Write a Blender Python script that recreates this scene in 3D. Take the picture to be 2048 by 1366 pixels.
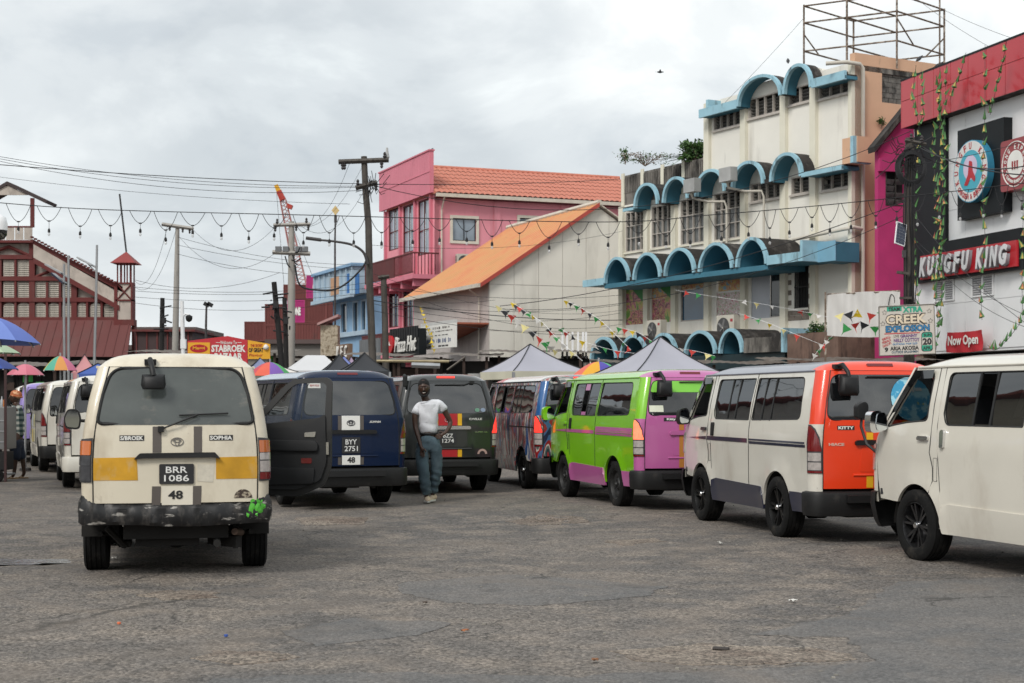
import bpy, bmesh, math, random
from mathutils import Vector, Matrix
from mathutils.geometry import delaunay_2d_cdt
for _o in list(bpy.data.objects): bpy.data.objects.remove(_o)
S = bpy.context.scene; C = S.collection
PI = math.pi; R = math.radians
# ---------------------------------------------------------------- camera, sky, sun, exposure
FPX = 3100.0; HZ = 800.0; CAMZ = 1.55
cd = bpy.data.cameras.new('camera'); cam = bpy.data.objects.new('camera', cd); C.objects.link(cam)
cam.location = (0, 0, CAMZ); cam.rotation_euler = (PI/2, 0, 0)
cd.sensor_width = 36; cd.lens = 36*FPX/2048; cd.shift_y = (HZ-683)/2048; cd.clip_start = .1; cd.clip_end = 3000
cd.dof.use_dof = True; cd.dof.focus_distance = 19; cd.dof.aperture_fstop = 5.0
S.camera = cam
W = bpy.data.worlds.new('World'); S.world = W; W.use_nodes = True
def world():
    nt = W.node_tree; n = nt.nodes; l = nt.links; n.clear()
    out = n.new('ShaderNodeOutputWorld'); bg = n.new('ShaderNodeBackground'); bg.inputs[1].default_value = .1
    sky = n.new('ShaderNodeTexSky'); sky.sky_type = 'NISHITA'; sky.sun_disc = False
    sky.sun_elevation = R(42); sky.sun_rotation = R(-150+360); sky.air_density = 1.2; sky.dust_density = 2
    tc = n.new('ShaderNodeTexCoord'); sp = n.new('ShaderNodeSeparateXYZ'); l.new(tc.outputs['Generated'], sp.inputs[0])
    za = n.new('ShaderNodeMath'); za.operation = 'MAXIMUM'; za.inputs[1].default_value = 0; l.new(sp.outputs[2], za.inputs[0])
    zb = n.new('ShaderNodeMath'); zb.operation = 'ADD'; zb.inputs[1].default_value = .42; l.new(za.outputs[0], zb.inputs[0])
    cb = []
    for k in (0, 1):
        d = n.new('ShaderNodeMath'); d.operation = 'DIVIDE'; l.new(sp.outputs[k], d.inputs[0]); l.new(zb.outputs[0], d.inputs[1]); cb.append(d)
    cx = n.new('ShaderNodeCombineXYZ'); l.new(cb[0].outputs[0], cx.inputs[0]); l.new(cb[1].outputs[0], cx.inputs[1]); cx.inputs[2].default_value = 3.1
    def noise(sc, det, ro, dist=0):
        t = n.new('ShaderNodeTexNoise'); t.inputs['Scale'].default_value = sc; t.inputs['Detail'].default_value = det
        t.inputs['Roughness'].default_value = ro; t.inputs['Distortion'].default_value = dist; l.new(cx.outputs[0], t.inputs[0]); return t
    def ramp(src, pts):
        r = n.new('ShaderNodeValToRGB'); r.color_ramp.interpolation = 'EASE'; e = r.color_ramp.elements
        while len(e) < len(pts): e.new(.5)
        for q, (p, c) in zip(e, pts): q.position = p; q.color = (c[0], c[1], c[2], 1)
        l.new(src, r.inputs[0]); return r
    a = noise(1.3, 3, .5, .4); b = noise(4.2, 6, .55, .3)
    r1 = ramp(a.outputs[0], [(.36, (6.45, 6.9, 7.2)), (.48, (7.7, 8.1, 8.3)), (.58, (9.3, 9.6, 9.6))])
    r2 = ramp(b.outputs[0], [(.34, (.82, .84, .865)), (.47, (.96, .965, .97)), (.58, (1.10, 1.095, 1.085)), (.68, (1.26, 1.25, 1.22))])
    mx = n.new('ShaderNodeMix'); mx.data_type = 'RGBA'; mx.blend_type = 'MULTIPLY'; mx.inputs[0].default_value = 1
    l.new(r1.outputs[0], mx.inputs[6]); l.new(r2.outputs[0], mx.inputs[7])
    mg = n.new('ShaderNodeMix'); mg.data_type = 'RGBA'; mg.inputs[0].default_value = .93
    l.new(sky.outputs[0], mg.inputs[6]); l.new(mx.outputs[2], mg.inputs[7])
    # whiter towards the horizon
    hz = n.new('ShaderNodeMapRange'); hz.inputs[1].default_value = 0; hz.inputs[2].default_value = .11; hz.inputs[3].default_value = .75; hz.inputs[4].default_value = 0
    l.new(sp.outputs[2], hz.inputs[0])
    mh = n.new('ShaderNodeMix'); mh.data_type = 'RGBA'; l.new(hz.outputs[0], mh.inputs[0]); l.new(mg.outputs[2], mh.inputs[6]); mh.inputs[7].default_value = (9.5, 9.8, 9.9, 1)
    l.new(mh.outputs[2], bg.inputs[0]); l.new(bg.outputs[0], out.inputs[0])
world()
sd = bpy.data.lights.new('sun', 'SUN'); sd.energy = 1.9; sd.angle = R(18); sd.color = (1, .96, .9)
sun = bpy.data.objects.new('sun', sd); C.objects.link(sun)
_az = R(-150); _el = R(42)   # from behind the camera's left shoulder
sun.rotation_euler = Vector((math.sin(_az)*math.cos(_el), math.cos(_az)*math.cos(_el), math.sin(_el))).to_track_quat('Z', 'Y').to_euler()
sun.location = (-20, -20, 40)
S.view_settings.view_transform = 'Standard'; S.view_settings.look = 'None'; S.view_settings.exposure = 0.12; S.view_settings.gamma = 1
S.view_settings.use_curve_mapping = False
S.render.engine = 'CYCLES'

# ---------------------------------------------------------------- materials
MATS = {}
def hexc(h):
    c = [int(h[i:i+2], 16)/255 for i in (0, 2, 4)]
    return tuple(x/12.92 if x <= .04045 else ((x+.055)/1.055)**2.4 for x in c)
def mat(name, col, rough=.6, metal=0, var=.12, vs=1.5, bump=0, bs=40, dirt=None, coat=0, ior=None, alpha=1, emit=0, dirt2=None, trans=0):
    """dirt = (rgb, lo, hi, scale, vertical stretch): a noise-edged stain over the base colour."""
    if name in MATS: return MATS[name]
    if isinstance(col, str): col = hexc(col)
    m = bpy.data.materials.new(name); m.use_nodes = True; nt = m.node_tree; n = nt.nodes; l = nt.links
    p = n['Principled BSDF']; p.inputs['Roughness'].default_value = rough; p.inputs['Metallic'].default_value = metal
    p.inputs['Base Color'].default_value = (*col, 1)
    if coat: p.inputs['Coat Weight'].default_value = coat; p.inputs['Coat Roughness'].default_value = .06
    if ior: p.inputs['IOR'].default_value = ior
    if alpha < 1: p.inputs['Alpha'].default_value = alpha
    if emit: p.inputs['Emission Color'].default_value = (*col, 1); p.inputs['Emission Strength'].default_value = emit
    tc = n.new('ShaderNodeTexCoord')
    def noise(sc, det=4, st=None, ro=.55):
        t = n.new('ShaderNodeTexNoise'); t.inputs['Scale'].default_value = sc; t.inputs['Detail'].default_value = det; t.inputs['Roughness'].default_value = ro
        if st:
            mp = n.new('ShaderNodeMapping'); mp.inputs['Scale'].default_value = (1, 1, 1/st); l.new(tc.outputs['Object'], mp.inputs[0]); l.new(mp.outputs[0], t.inputs[0])
        else: l.new(tc.outputs['Object'], t.inputs[0])
        return t
    cur = None
    if var:
        t = noise(vs); r = n.new('ShaderNodeMapRange'); r.inputs[1].default_value = .3; r.inputs[2].default_value = .7
        r.inputs[3].default_value = 1-var; r.inputs[4].default_value = 1+var*.6; l.new(t.outputs[0], r.inputs[0])
        mx = n.new('ShaderNodeMix'); mx.data_type = 'RGBA'; mx.blend_type = 'MULTIPLY'; mx.inputs[0].default_value = 1
        mx.inputs[6].default_value = (*col, 1); l.new(r.outputs[0], mx.inputs[7]); cur = mx.outputs[2]
    for dd in (dirt, dirt2):
        if not dd: continue
        dc, lo, hi, sc, st = dd
        if isinstance(dc, str): dc = hexc(dc)
        t = noise(sc, 7, st, .65); r = n.new('ShaderNodeMapRange'); r.inputs[1].default_value = lo; r.inputs[2].default_value = hi
        l.new(t.outputs[0], r.inputs[0]); mx = n.new('ShaderNodeMix'); mx.data_type = 'RGBA'; l.new(r.outputs[0], mx.inputs[0])
        if cur: l.new(cur, mx.inputs[6])
        else: mx.inputs[6].default_value = (*col, 1)
        mx.inputs[7].default_value = (*dc, 1); cur = mx.outputs[2]
    if cur: l.new(cur, p.inputs['Base Color'])
    if bump:
        t = noise(bs, 5); b = n.new('ShaderNodeBump'); b.inputs['Strength'].default_value = bump; b.inputs['Distance'].default_value = .02
        l.new(t.outputs[0], b.inputs['Height']); l.new(b.outputs[0], p.inputs['Normal'])
    MATS[name] = m; return m

# ---------------------------------------------------------------- mesh helpers
def ident(x, y, z): return (x, y, z)
class MB:
    def __init__(s, fn=None): s.v = []; s.f = []; s.m = []; s.fn = fn; s.cm = 0
    def add(s, vs, fs):
        b = len(s.v); s.v += [s.fn(*p) if s.fn else tuple(p) for p in vs]
        for f in fs: s.f.append([b+i for i in f]); s.m.append(s.cm)
        return s
    def box(s, x0, x1, y0, y1, z0, z1):
        vs = [(x, y, z) for z in (z0, z1) for y in (y0, y1) for x in (x0, x1)]
        return s.add(vs, [(0, 2, 3, 1), (4, 5, 7, 6), (0, 1, 5, 4), (2, 6, 7, 3), (0, 4, 6, 2), (1, 3, 7, 5)])
    def obox(s, c, sz, ang=0, M=None):
        """box centred at c, size sz, turned by ang about z or by matrix M"""
        Mx = M if M is not None else Matrix.Rotation(ang, 3, 'Z'); c = Vector(c)
        vs = [tuple(c + Mx @ Vector((sx*sz[0]/2, sy*sz[1]/2, sz_*sz[2]/2))) for sz_ in (-1, 1) for sy in (-1, 1) for sx in (-1, 1)]
        return s.add(vs, [(0, 2, 3, 1), (4, 5, 7, 6), (0, 1, 5, 4), (2, 6, 7, 3), (0, 4, 6, 2), (1, 3, 7, 5)])
    def tube(s, pts, r, n=6, cap=True, r1=None):
        pts = [Vector(p) for p in pts]; N = len(pts); vs = []; fs = []; u = None
        for i, p in enumerate(pts):
            t = (pts[min(i+1, N-1)]-pts[max(i-1, 0)])
            t = t.normalized() if t.length > 1e-9 else Vector((0, 0, 1))
            if u is None: u = t.cross(Vector((0, 0, 1)) if abs(t.z) < .9 else Vector((1, 0, 0))).normalized()
            else: u = (u - t*u.dot(t)); u = u.normalized() if u.length > 1e-6 else t.orthogonal().normalized()
            w = t.cross(u); rr = r if r1 is None else r+(r1-r)*i/(N-1)
            for k in range(n): a = 2*PI*k/n; vs.append(tuple(p+(u*math.cos(a)+w*math.sin(a))*rr))
        for i in range(N-1):
            for k in range(n): fs.append((i*n+k, i*n+(k+1) % n, (i+1)*n+(k+1) % n, (i+1)*n+k))
        if cap: fs.append(tuple(range(n-1, -1, -1))); fs.append(tuple((N-1)*n+k for k in range(n)))
        return s.add(vs, fs)
    def lathe(s, prof, n=24, M=None, c=(0, 0, 0), closed=False):
        """prof: (radius, height) pairs about z; M turns it"""
        M = M or Matrix.Identity(3); c = Vector(c); vs = []; fs = []
        for (r, h) in prof:
            for k in range(n): a = 2*PI*k/n; vs.append(tuple(c+M @ Vector((r*math.cos(a), r*math.sin(a), h))))
        for i in range(len(prof)-1):
            for k in range(n): fs.append((i*n+k, i*n+(k+1) % n, (i+1)*n+(k+1) % n, (i+1)*n+k))
        if not closed:
            fs.append(tuple(range(n-1, -1, -1))); fs.append(tuple((len(prof)-1)*n+k for k in range(n)))
        return s.add(vs, fs)
    def prism(s, poly, fn, d0, d1):
        """poly: (a,b) list extruded along d; fn(a,b,d)->xyz"""
        n = len(poly); vs = [fn(a, b, d0) for a, b in poly]+[fn(a, b, d1) for a, b in poly]
        fs = [tuple(range(n-1, -1, -1)), tuple(range(n, 2*n))]+[(i, (i+1) % n, n+(i+1) % n, n+i) for i in range(n)]
        return s.add(vs, fs)
    def grid(s, P, nu, nv, cu=False):
        vs = [P(i, j) for j in range(nv) for i in range(nu)]
        fs = [(j*nu+i, j*nu+(i+1) % nu, (j+1)*nu+(i+1) % nu, (j+1)*nu+i) for j in range(nv-1) for i in range(nu if cu else nu-1)]
        return s.add(vs, fs)
    def mesh(s, name, smooth=None, recalc=True, bevel=0):
        me = bpy.data.meshes.new(name); me.from_pydata(s.v, [], s.f); me.validate()
        for p, k in zip(me.polygons, s.m): p.material_index = k
        if recalc or bevel:
            bm = bmesh.new(); bm.from_mesh(me)
            if recalc: bmesh.ops.recalc_face_normals(bm, faces=bm.faces)
            if bevel: bmesh.ops.bevel(bm, geom=[e for e in bm.edges if len(e.link_faces) == 2 and e.calc_face_angle(0) > .5], offset=bevel, segments=2, affect='EDGES', profile=.6)
            bm.to_mesh(me); bm.free()
        if smooth is not None:
            me.shade_smooth(); me.set_sharp_from_angle(angle=R(smooth))
        return me
    def build(s, name, m, parent=None, smooth=None, recalc=True, bevel=0, **k):
        return link(name, s.mesh(name, smooth, recalc, bevel), m, parent, **k)
def link(name, me, m, parent=None, label=None, kind=None, loc=None):
    o = bpy.data.objects.new(name, me); C.objects.link(o)
    ms = m if isinstance(m, (list, tuple)) else [m]
    if not me.materials:
        for q in ms: me.materials.append(q)
    for i, q in enumerate(ms):
        if i < len(o.material_slots) and me.materials[i] != q:
            o.material_slots[i].link = 'OBJECT'; o.material_slots[i].material = q
    if parent: o.parent = parent
    if label: o['label'] = label
    if kind: o['kind'] = kind
    if loc: o.location = loc
    return o
def tag(o, label, cat, group=None):
    o['label'] = label; o['category'] = cat
    if group: o['group'] = group
    return o
def thing(name, label, cat, loc=(0, 0, 0), rz=0, group=None):
    o = bpy.data.objects.new(name, None); C.objects.link(o); o.location = loc; o.rotation_euler = (0, 0, rz)
    o.empty_display_size = .2
    return tag(o, label, cat, group)
def copy_tree(o, parent=None, depth=0):
    c = o.copy(); C.objects.link(c); c.parent = parent
    for ch in [q for q in KIDS(o)]: copy_tree(ch, c)
    return c
def KIDS(o): return [q for q in C.objects if q.parent == o]
def inpoly(x, y, P):
    r = False; j = len(P)-1
    for i in range(len(P)):
        xi, yi = P[i]; xj, yj = P[j]
        if (yi > y) != (yj > y) and x < (xj-xi)*(y-yi)/(yj-yi)+xi: r = not r
        j = i
    return r
def densify(P, step):
    o = []
    for i in range(len(P)):
        a = P[i]; b = P[(i+1) % len(P)]; L = math.hypot(b[0]-a[0], b[1]-a[1]); k = max(1, int(math.ceil(L/step)))
        for q in range(k): o.append((a[0]+(b[0]-a[0])*q/k, a[1]+(b[1]-a[1])*q/k))
    return o
def rpoly(P, r, n=5):
    """round the corners of a polygon; r is one radius or a list"""
    o = []; N = len(P)
    for i in range(N):
        ri = r[i] if isinstance(r, (list, tuple)) else r
        p = Vector(P[i]); a = Vector(P[i-1])-p; b = Vector(P[(i+1) % N])-p
        if ri <= 0: o.append(tuple(p)); continue
        ri = min(ri, a.length*.49, b.length*.49); A = p+a.normalized()*ri; B = p+b.normalized()*ri
        for k in range(n+1):
            t = k/n; q = A*(1-t)**2+p*2*t*(1-t)+B*t*t; o.append((q.x, q.y))
    return o
def rect(a0, a1, b0, b1, r=0, n=4): 
    P = [(a0, b0), (a1, b0), (a1, b1), (a0, b1)]
    return rpoly(P, r, n) if r else P
def panel(outline, holes, fn, thick=.004, step=None, back=True, bm_=None, mi=(0, 0, 0)):
    """sheet with holes cut from the (a,b) plane, mapped by fn(a,b,off); off grows outward"""
    if step: outline = densify(outline, step); holes = [densify(h, step) for h in holes]
    vs = []; es = []
    for P in [outline]+list(holes):
        b = len(vs); vs += [Vector(p) for p in P]; es += [(b+i, b+(i+1) % len(P)) for i in range(len(P))]
    if step:
        x0 = min(p[0] for p in outline); x1 = max(p[0] for p in outline); y0 = min(p[1] for p in outline); y1 = max(p[1] for p in outline)
        bd = [tuple(v) for v in vs]
        x = x0+step/2
        row = 0
        while x < x1:
            y = y0+step*(.5 if row % 2 else .3)
            while y < y1:
                if inpoly(x, y, outline) and not any(inpoly(x, y, h) for h in holes) and min((x-q[0])**2+(y-q[1])**2 for q in bd) > (step*.55)**2: vs.append(Vector((x, y)))
                y += step
            x += step; row += 1
    r = delaunay_2d_cdt(vs, es, [], 0, 1e-6, False); V = r[0]; F = []
    for f in r[2]:
        cx = sum(V[i].x for i in f)/len(f); cy = sum(V[i].y for i in f)/len(f)
        if inpoly(cx, cy, outline) and not any(inpoly(cx, cy, h) for h in holes): F.append(tuple(f))
    b = bm_ or MB(); n = len(V); base = len(b.v)
    for off in (0, -thick): b.v += [tuple(fn(p.x, p.y, off)) for p in V]
    for f in F: b.f.append([base+i for i in f]); b.m.append(mi[0])
    if back:
        for f in F: b.f.append([base+n+i for i in reversed(f)]); b.m.append(mi[1])
    cnt = {}
    for f in F:
        for i in range(len(f)):
            e = (f[i], f[(i+1) % len(f)]); cnt[e] = 1
    for (i, j) in cnt:
        if (j, i) not in cnt: b.f.append([base+j, base+i, base+n+i, base+n+j]); b.m.append(mi[2])
    return b
def interp(T, x):
    if x <= T[0][0]: return T[0][1]
    for (a, b), (c, d) in zip(T, T[1:]):
        if x <= c:
            t = (x-a)/(c-a); return b+(d-b)*t
    return T[-1][1]
def sstep(a, b, x): t = max(0, min(1, (x-a)/(b-a))); return t*t*(3-2*t)
TXT = {}
def textmesh(s, size=1, ext=.002, bold=0, align='CENTER', shear=0, sx=1, space=1):
    k = (s, bold, align, shear, space, ext/size)
    cu = bpy.data.curves.new('t', 'FONT'); cu.body = s; cu.size = size; cu.extrude = ext; cu.offset = bold*size; cu.align_x = align; cu.align_y = 'CENTER'
    cu.shear = shear; cu.resolution_u = 2; cu.space_character = space
    o = bpy.data.objects.new('t', cu); C.objects.link(o); dg = bpy.context.evaluated_depsgraph_get()
    me = bpy.data.meshes.new_from_object(o.evaluated_get(dg)); bpy.data.objects.remove(o); bpy.data.curves.remove(cu)
    return me
def text(name, s, m, fn, width, height, cx=0, cy=0, parent=None, bold=.0, shear=0, off=.003, ext=.002, rot=0, label=None, space=1, warp=None):
    """lettering fitted to width x height centred at (cx,cy) in the (a,b) plane of fn(a,b,off)"""
    me = textmesh(s, 1, .01, bold, 'CENTER', shear, space=space)
    xs = [v.co.x for v in me.vertices]; ys = [v.co.y for v in me.vertices]
    x0, x1, y0, y1 = min(xs), max(xs), min(ys), max(ys); kx = width/(x1-x0); ky = height/(y1-y0); c_, s_ = math.cos(rot), math.sin(rot)
    for v in me.vertices:
        a = (v.co.x-(x0+x1)/2)*kx; b = (v.co.y-(y0+y1)/2)*ky; d = off+(ext if v.co.z > 0 else -ext)
        if warp: a, b = warp(a, b)
        v.co = fn(cx+a*c_-b*s_, cy+a*s_+b*c_, d)
    me.name = name; me.materials.clear()
    return link(name, me, m, parent, label=label)
# ---------------------------------------------------------------- pixel -> place (on a known plane)
class Frame:
    """local frame of a facade: +x along it towards the viewer's right, +y into the block"""
    def __init__(s, x, y, theta): s.o = Vector((x, y, 0)); s.rz = R(theta)-PI/2; s.R = Matrix.Rotation(s.rz, 3, 'Z'); s.I = s.R.inverted()
    def on(s, px, py, axis, val):
        o = s.I @ (Vector((0, 0, CAMZ))-s.o); d = s.I @ Vector(((px-1024)/FPX, 1, (HZ-py)/FPX)); t = (val-o[axis])/d[axis]; return o+d*t
    def f(s, px, py, y=0): p = s.on(px, py, 1, y); return p.x, p.z      # on a facade plane y=const
    def g(s, px, py, x=0): p = s.on(px, py, 0, x); return p.y, p.z      # on a side wall x=const
    def w(s, p): return s.R @ Vector(p)+s.o
def at(px, py, Y): return Vector(((px-1024)/FPX*Y, Y, CAMZ+(HZ-py)/FPX*Y))
GLS = mat('tinted_glass', (.006, .007, .008), .02, var=0, ior=2.1, alpha=.93)
GLD = mat('dark_tinted_glass', (.007, .008, .009), .02, var=0, ior=1.85, alpha=.96)
GLC = mat('clear_glass', (.05, .06, .06), .02, var=0, ior=1.6, alpha=.3)
RUB = mat('tyre_rubber', (.009, .009, .009), .9, ior=1.3, var=.3, vs=9, bump=.2, bs=60, dirt=((.045, .04, .034), .55, .8, 6, 1))
BLK = mat('black_trim', (.006, .006, .0065), .55, var=.25, vs=4, dirt=((.06, .053, .046), .62, .9, 5, 1))
SEAL = mat('window_seal', (.012, .012, .012), .6, var=0)
LIN = mat('cabin_lining', (.035, .035, .038), .8, var=.1)
UND = mat('underbody', (.012, .011, .010), .9, var=.3)
CHR = mat('chrome', (.75, .75, .76), .12, 1, var=.05)
MIR = mat('mirror_glass', (.8, .85, .88), .03, 1, var=0)
SEATM = mat('seat_cloth', (.06, .065, .075), .9, var=.2)
LRED = mat('lamp_red', (.16, .006, .008), .12, var=.1, coat=1, vs=12)
LREDG = mat('lamp_red_lit', (1.0, .05, .035), .15, var=.5, vs=14, emit=.95)
LREDO = mat('lamp_amber_lit', (1.0, .19, .10), .15, var=.5, vs=14, emit=1.2)
LCLR = mat('lamp_clear', (.42, .38, .36), .12, var=.2, vs=30, coat=1)
LORG = mat('lamp_orange', (.55, .13, .015), .15, var=.15, coat=1)
LDRK = mat('lamp_housing', (.05, .05, .055), .3, var=.4, vs=14)
WHT = mat('sticker_white', (.80, .79, .75), .45, var=.06)
BLKS = mat('sticker_black', (.02, .02, .02), .45, var=.05)
GREYS = mat('sticker_grey', (.10, .085, .075), .6, var=.12)
YELS = mat('sticker_yellow', 'e0ac1c', .5, var=.08)
# ================================================================ ground
rnd = random.Random(7)
def asphalt(name, c1, c2, c3, stone=.35, patchy=True, rough=.85):
    m = bpy.data.materials.new(name); m.use_nodes = True; nt = m.node_tree; n = nt.nodes; l = nt.links; p = n['Principled BSDF']
    tc = n.new('ShaderNodeTexCoord')
    def noise(sc, det=5, ro=.6, d=0):
        t = n.new('ShaderNodeTexNoise'); t.inputs['Scale'].default_value = sc; t.inputs['Detail'].default_value = det; t.inputs['Roughness'].default_value = ro; t.inputs['Distortion'].default_value = d; l.new(tc.outputs['Object'], t.inputs[0]); return t
    def rng(src, a, b, c=0, d=1):
        r = n.new('ShaderNodeMapRange'); r.inputs[1].default_value = a; r.inputs[2].default_value = b; r.inputs[3].default_value = c; r.inputs[4].default_value = d; l.new(src, r.inputs[0]); return r.outputs[0]
    def mix(f, a, b, bt='MIX'):
        x = n.new('ShaderNodeMix'); x.data_type = 'RGBA'; x.blend_type = bt
        if isinstance(f, float): x.inputs[0].default_value = f
        else: l.new(f, x.inputs[0])
        for k, q in ((6, a), (7, b)):
            if isinstance(q, tuple): x.inputs[k].default_value = (*q, 1)
            else: l.new(q, x.inputs[k])
        return x.outputs[2]
    big = noise(.28, 6, .62, .4); mid = noise(1.7, 6, .65); fine = noise(60, 3, .7)
    vo = n.new('ShaderNodeTexVoronoi'); vo.inputs['Scale'].default_value = 52; l.new(tc.outputs['Object'], vo.inputs[0])
    base = mix(rng(big.outputs[0], .44, .56), c1, c2)
    base = mix(rng(mid.outputs[0], .46, .62), base, c3) if patchy else base
    # pale aggregate stones showing through the worn binder
    sp = n.new('ShaderNodeSeparateXYZ'); l.new(vo.outputs['Color'], sp.inputs[0])
    st = rng(sp.outputs[0], 0, 1, 1-stone*1.35, 1+stone*1.5)
    mul = n.new('ShaderNodeMix'); mul.data_type = 'RGBA'; mul.blend_type = 'MULTIPLY'; mul.inputs[0].default_value = 1; l.new(base, mul.inputs[6]); l.new(st, mul.inputs[7])
    f2 = rng(fine.outputs[0], .35, .65, .72, 1.28)
    mu2 = n.new('ShaderNodeMix'); mu2.data_type = 'RGBA'; mu2.blend_type = 'MULTIPLY'; mu2.inputs[0].default_value = 1; l.new(mul.outputs[2], mu2.inputs[6]); l.new(f2, mu2.inputs[7])
    # oil and dark scuffs
    oil = noise(.9, 7, .7, 1.2)
    fin = mix(rng(oil.outputs[0], .56, .72, 0, .6), mu2.outputs[2], (.035, .034, .034))
    # cracks wandering through the old surface, only in places
    ds = n.new('ShaderNodeVectorMath'); ds.operation = 'MULTIPLY_ADD'; l.new(mid.outputs[1], ds.inputs[0]); ds.inputs[1].default_value = (.9, .9, 0); l.new(tc.outputs['Object'], ds.inputs[2])
    cv = n.new('ShaderNodeTexVoronoi'); cv.feature = 'DISTANCE_TO_EDGE'; cv.inputs['Scale'].default_value = .55; l.new(ds.outputs[0], cv.inputs[0])
    ck = rng(cv.outputs['Distance'], .004, .012, 1, 0); gate = rng(big.outputs[0], .50, .56, 0, .75); cm = n.new('ShaderNodeMath'); cm.operation = 'MULTIPLY'; l.new(ck, cm.inputs[0]); l.new(gate, cm.inputs[1])
    fin = mix(cm.outputs[0], fin, (.03, .028, .026))
    # tyre-polished lighter sweeps
    sw = noise(.5, 3, .5, 2.5); fin = mix(rng(sw.outputs[0], .52, .66, 0, .35), fin, (.20, .165, .135))
    l.new(fin, p.inputs['Base Color']); p.inputs['Roughness'].default_value = rough; p.inputs['IOR'].default_value = 1.4
    b1 = n.new('ShaderNodeBump'); b1.inputs['Strength'].default_value = .75; b1.inputs['Distance'].default_value = .006; l.new(vo.outputs['Distance'], b1.inputs['Height']); b1.invert = True
    b2 = n.new('ShaderNodeBump'); b2.inputs['Strength'].default_value = .6; b2.inputs['Distance'].default_value = .03; l.new(mid.outputs[0], b2.inputs['Height']); l.new(b1.outputs[0], b2.inputs['Normal'])
    l.new(b2.outputs[0], p.inputs['Normal']); return m
mg1 = asphalt('worn_asphalt', (.108, .099, .092), (.150, .133, .118), (.190, .163, .138), .42)
mg2 = asphalt('tar_patch', (.120, .116, .113), (.140, .132, .125), (.155, .143, .133), .2)
mg3 = asphalt('gravel_scar', (.17, .14, .115), (.22, .185, .15), (.13, .10, .08), .5)
HOLES = [(at(1100, 1038, 1), .55, .26, .055), (at(650, 1042, 1), .42, .2, .045), (at(1440, 1290, 1), .35, .12, .03), (at(700, 1290, 1), .8, .25, .02), (at(60, 1115, 1), .8, .35, .05)]
def gp(px, py):
    Y = CAMZ*FPX/(py-HZ); return ((px-1024)/FPX*Y, Y)
HP = [(gp(1100, 1038), .62, .30, .07), (gp(650, 1042), .5, .25, .05), (gp(1440, 1290), .20, .10, .03), (gp(40, 1118), .75, .62, .05), (gp(850, 1190), .5, .2, .012)]
def gh(x, y):
    z = .012*math.sin(x*.7+y*.31)+.010*math.sin(y*.9-x*.4+1)+.006*math.sin(x*2.3+1.7)*math.sin(y*1.9)
    z *= sstep(2, 5, y)*(1-sstep(60, 90, y))
    for (hx, hy), a, b, d in HP:
        u = (x-hx)/a; w = (y-hy)/b; q = u*u+w*w
        if q < 4: z -= d*math.exp(-q*1.6)*(1+.3*math.sin(x*9+y*7))
    return z-.01
def ground():
    xs = [-900, -400, -180, -90, -50, -30, -20]+[-14+i*.14 for i in range(201)]+[20, 30, 50, 90, 180, 400, 900]
    ys = [-900, -400, -160, -60, -25, -8, 0, 2, 3.5]+[5+i*.14 for i in range(186)]+[32, 34, 37, 41, 46, 55, 70, 100, 160, 300, 600, 1500]
    b = MB(); b.grid(lambda i, j: (xs[i], ys[j], gh(xs[i], ys[j])), len(xs), len(ys))
    o = b.build('ground', mg1, recalc=False, smooth=60); o['kind'] = 'structure'
ground()
def patch(name, m, pts, lift=.004, jag=.06):
    P = densify([gp(*p) for p in pts], .12); P = [(x+rnd.gauss(0, jag*.35), y+rnd.gauss(0, jag*.5)) for x, y in P]
    o = panel(P, [], lambda a, b, o_: (a, b, gh(a, b)+lift+o_), .02, step=.2, back=False).build(name, m, recalc=False, smooth=50); o['kind'] = 'structure'
patch('asphalt_patch', mg2, [(1500, 1262), (1700, 1222), (1790, 1160), (2100, 1150), (2260, 1290), (2260, 1420), (1300, 1420), (1330, 1350), (1640, 1330), (1760, 1316), (1690, 1270)])
patch('asphalt_patch', mg2, [(790, 1166), (1000, 1148), (1190, 1156), (1330, 1168), (1300, 1186), (1080, 1204), (900, 1200), (800, 1184)])
patch('asphalt_patch', mg2, [(560, 1262), (700, 1232), (900, 1240), (860, 1262), (640, 1290)])
patch('asphalt_patch', mg2, [(420, 1360), (800, 1345), (1150, 1352), (1500, 1340), (1500, 1420), (380, 1420)])
patch('gravel_patch', mg3, [(1230, 1300), (1400, 1282), (1640, 1292), (1720, 1310), (1600, 1326), (1380, 1330), (1260, 1318)], jag=.09)
patch('gravel_patch', mg3, [(590, 1036), (660, 1030), (740, 1034), (720, 1046), (610, 1048)], jag=.09)
patch('gravel_patch', mg3, [(1010, 1040), (1080, 1030), (1170, 1034), (1180, 1044), (1060, 1048)], jag=.09)
patch('gravel_patch', mg3, [(280, 1190), (330, 1183), (440, 1184), (430, 1196), (320, 1200)], jag=.09)
patch('gravel_patch', mg3, [(1210, 1078), (1310, 1074), (1330, 1082), (1240, 1088)], jag=.09)
patch('gravel_patch', mg3, [(380, 1318), (430, 1302), (560, 1304), (590, 1318), (480, 1330)], jag=.08)
mw = mat('puddle_water', (.03, .03, .03), .05, var=0, ior=1.6, bump=.6, bs=9)
(px_, py_), *_r = HP[3]
P = []
for i in range(60):
    a = 2*PI*i/60; r_ = 1+.22*math.sin(3*a+.5)+.12*math.sin(7*a)+.08*math.sin(13*a); P.append((px_+math.cos(a)*.85*r_, py_+math.sin(a)*.26*r_))
o = panel(P, [], lambda a, b, f: (a, b, gh(px_, py_)+.030+f), .002, back=False).build('puddle', mw, recalc=False); o['kind'] = 'structure'
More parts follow.
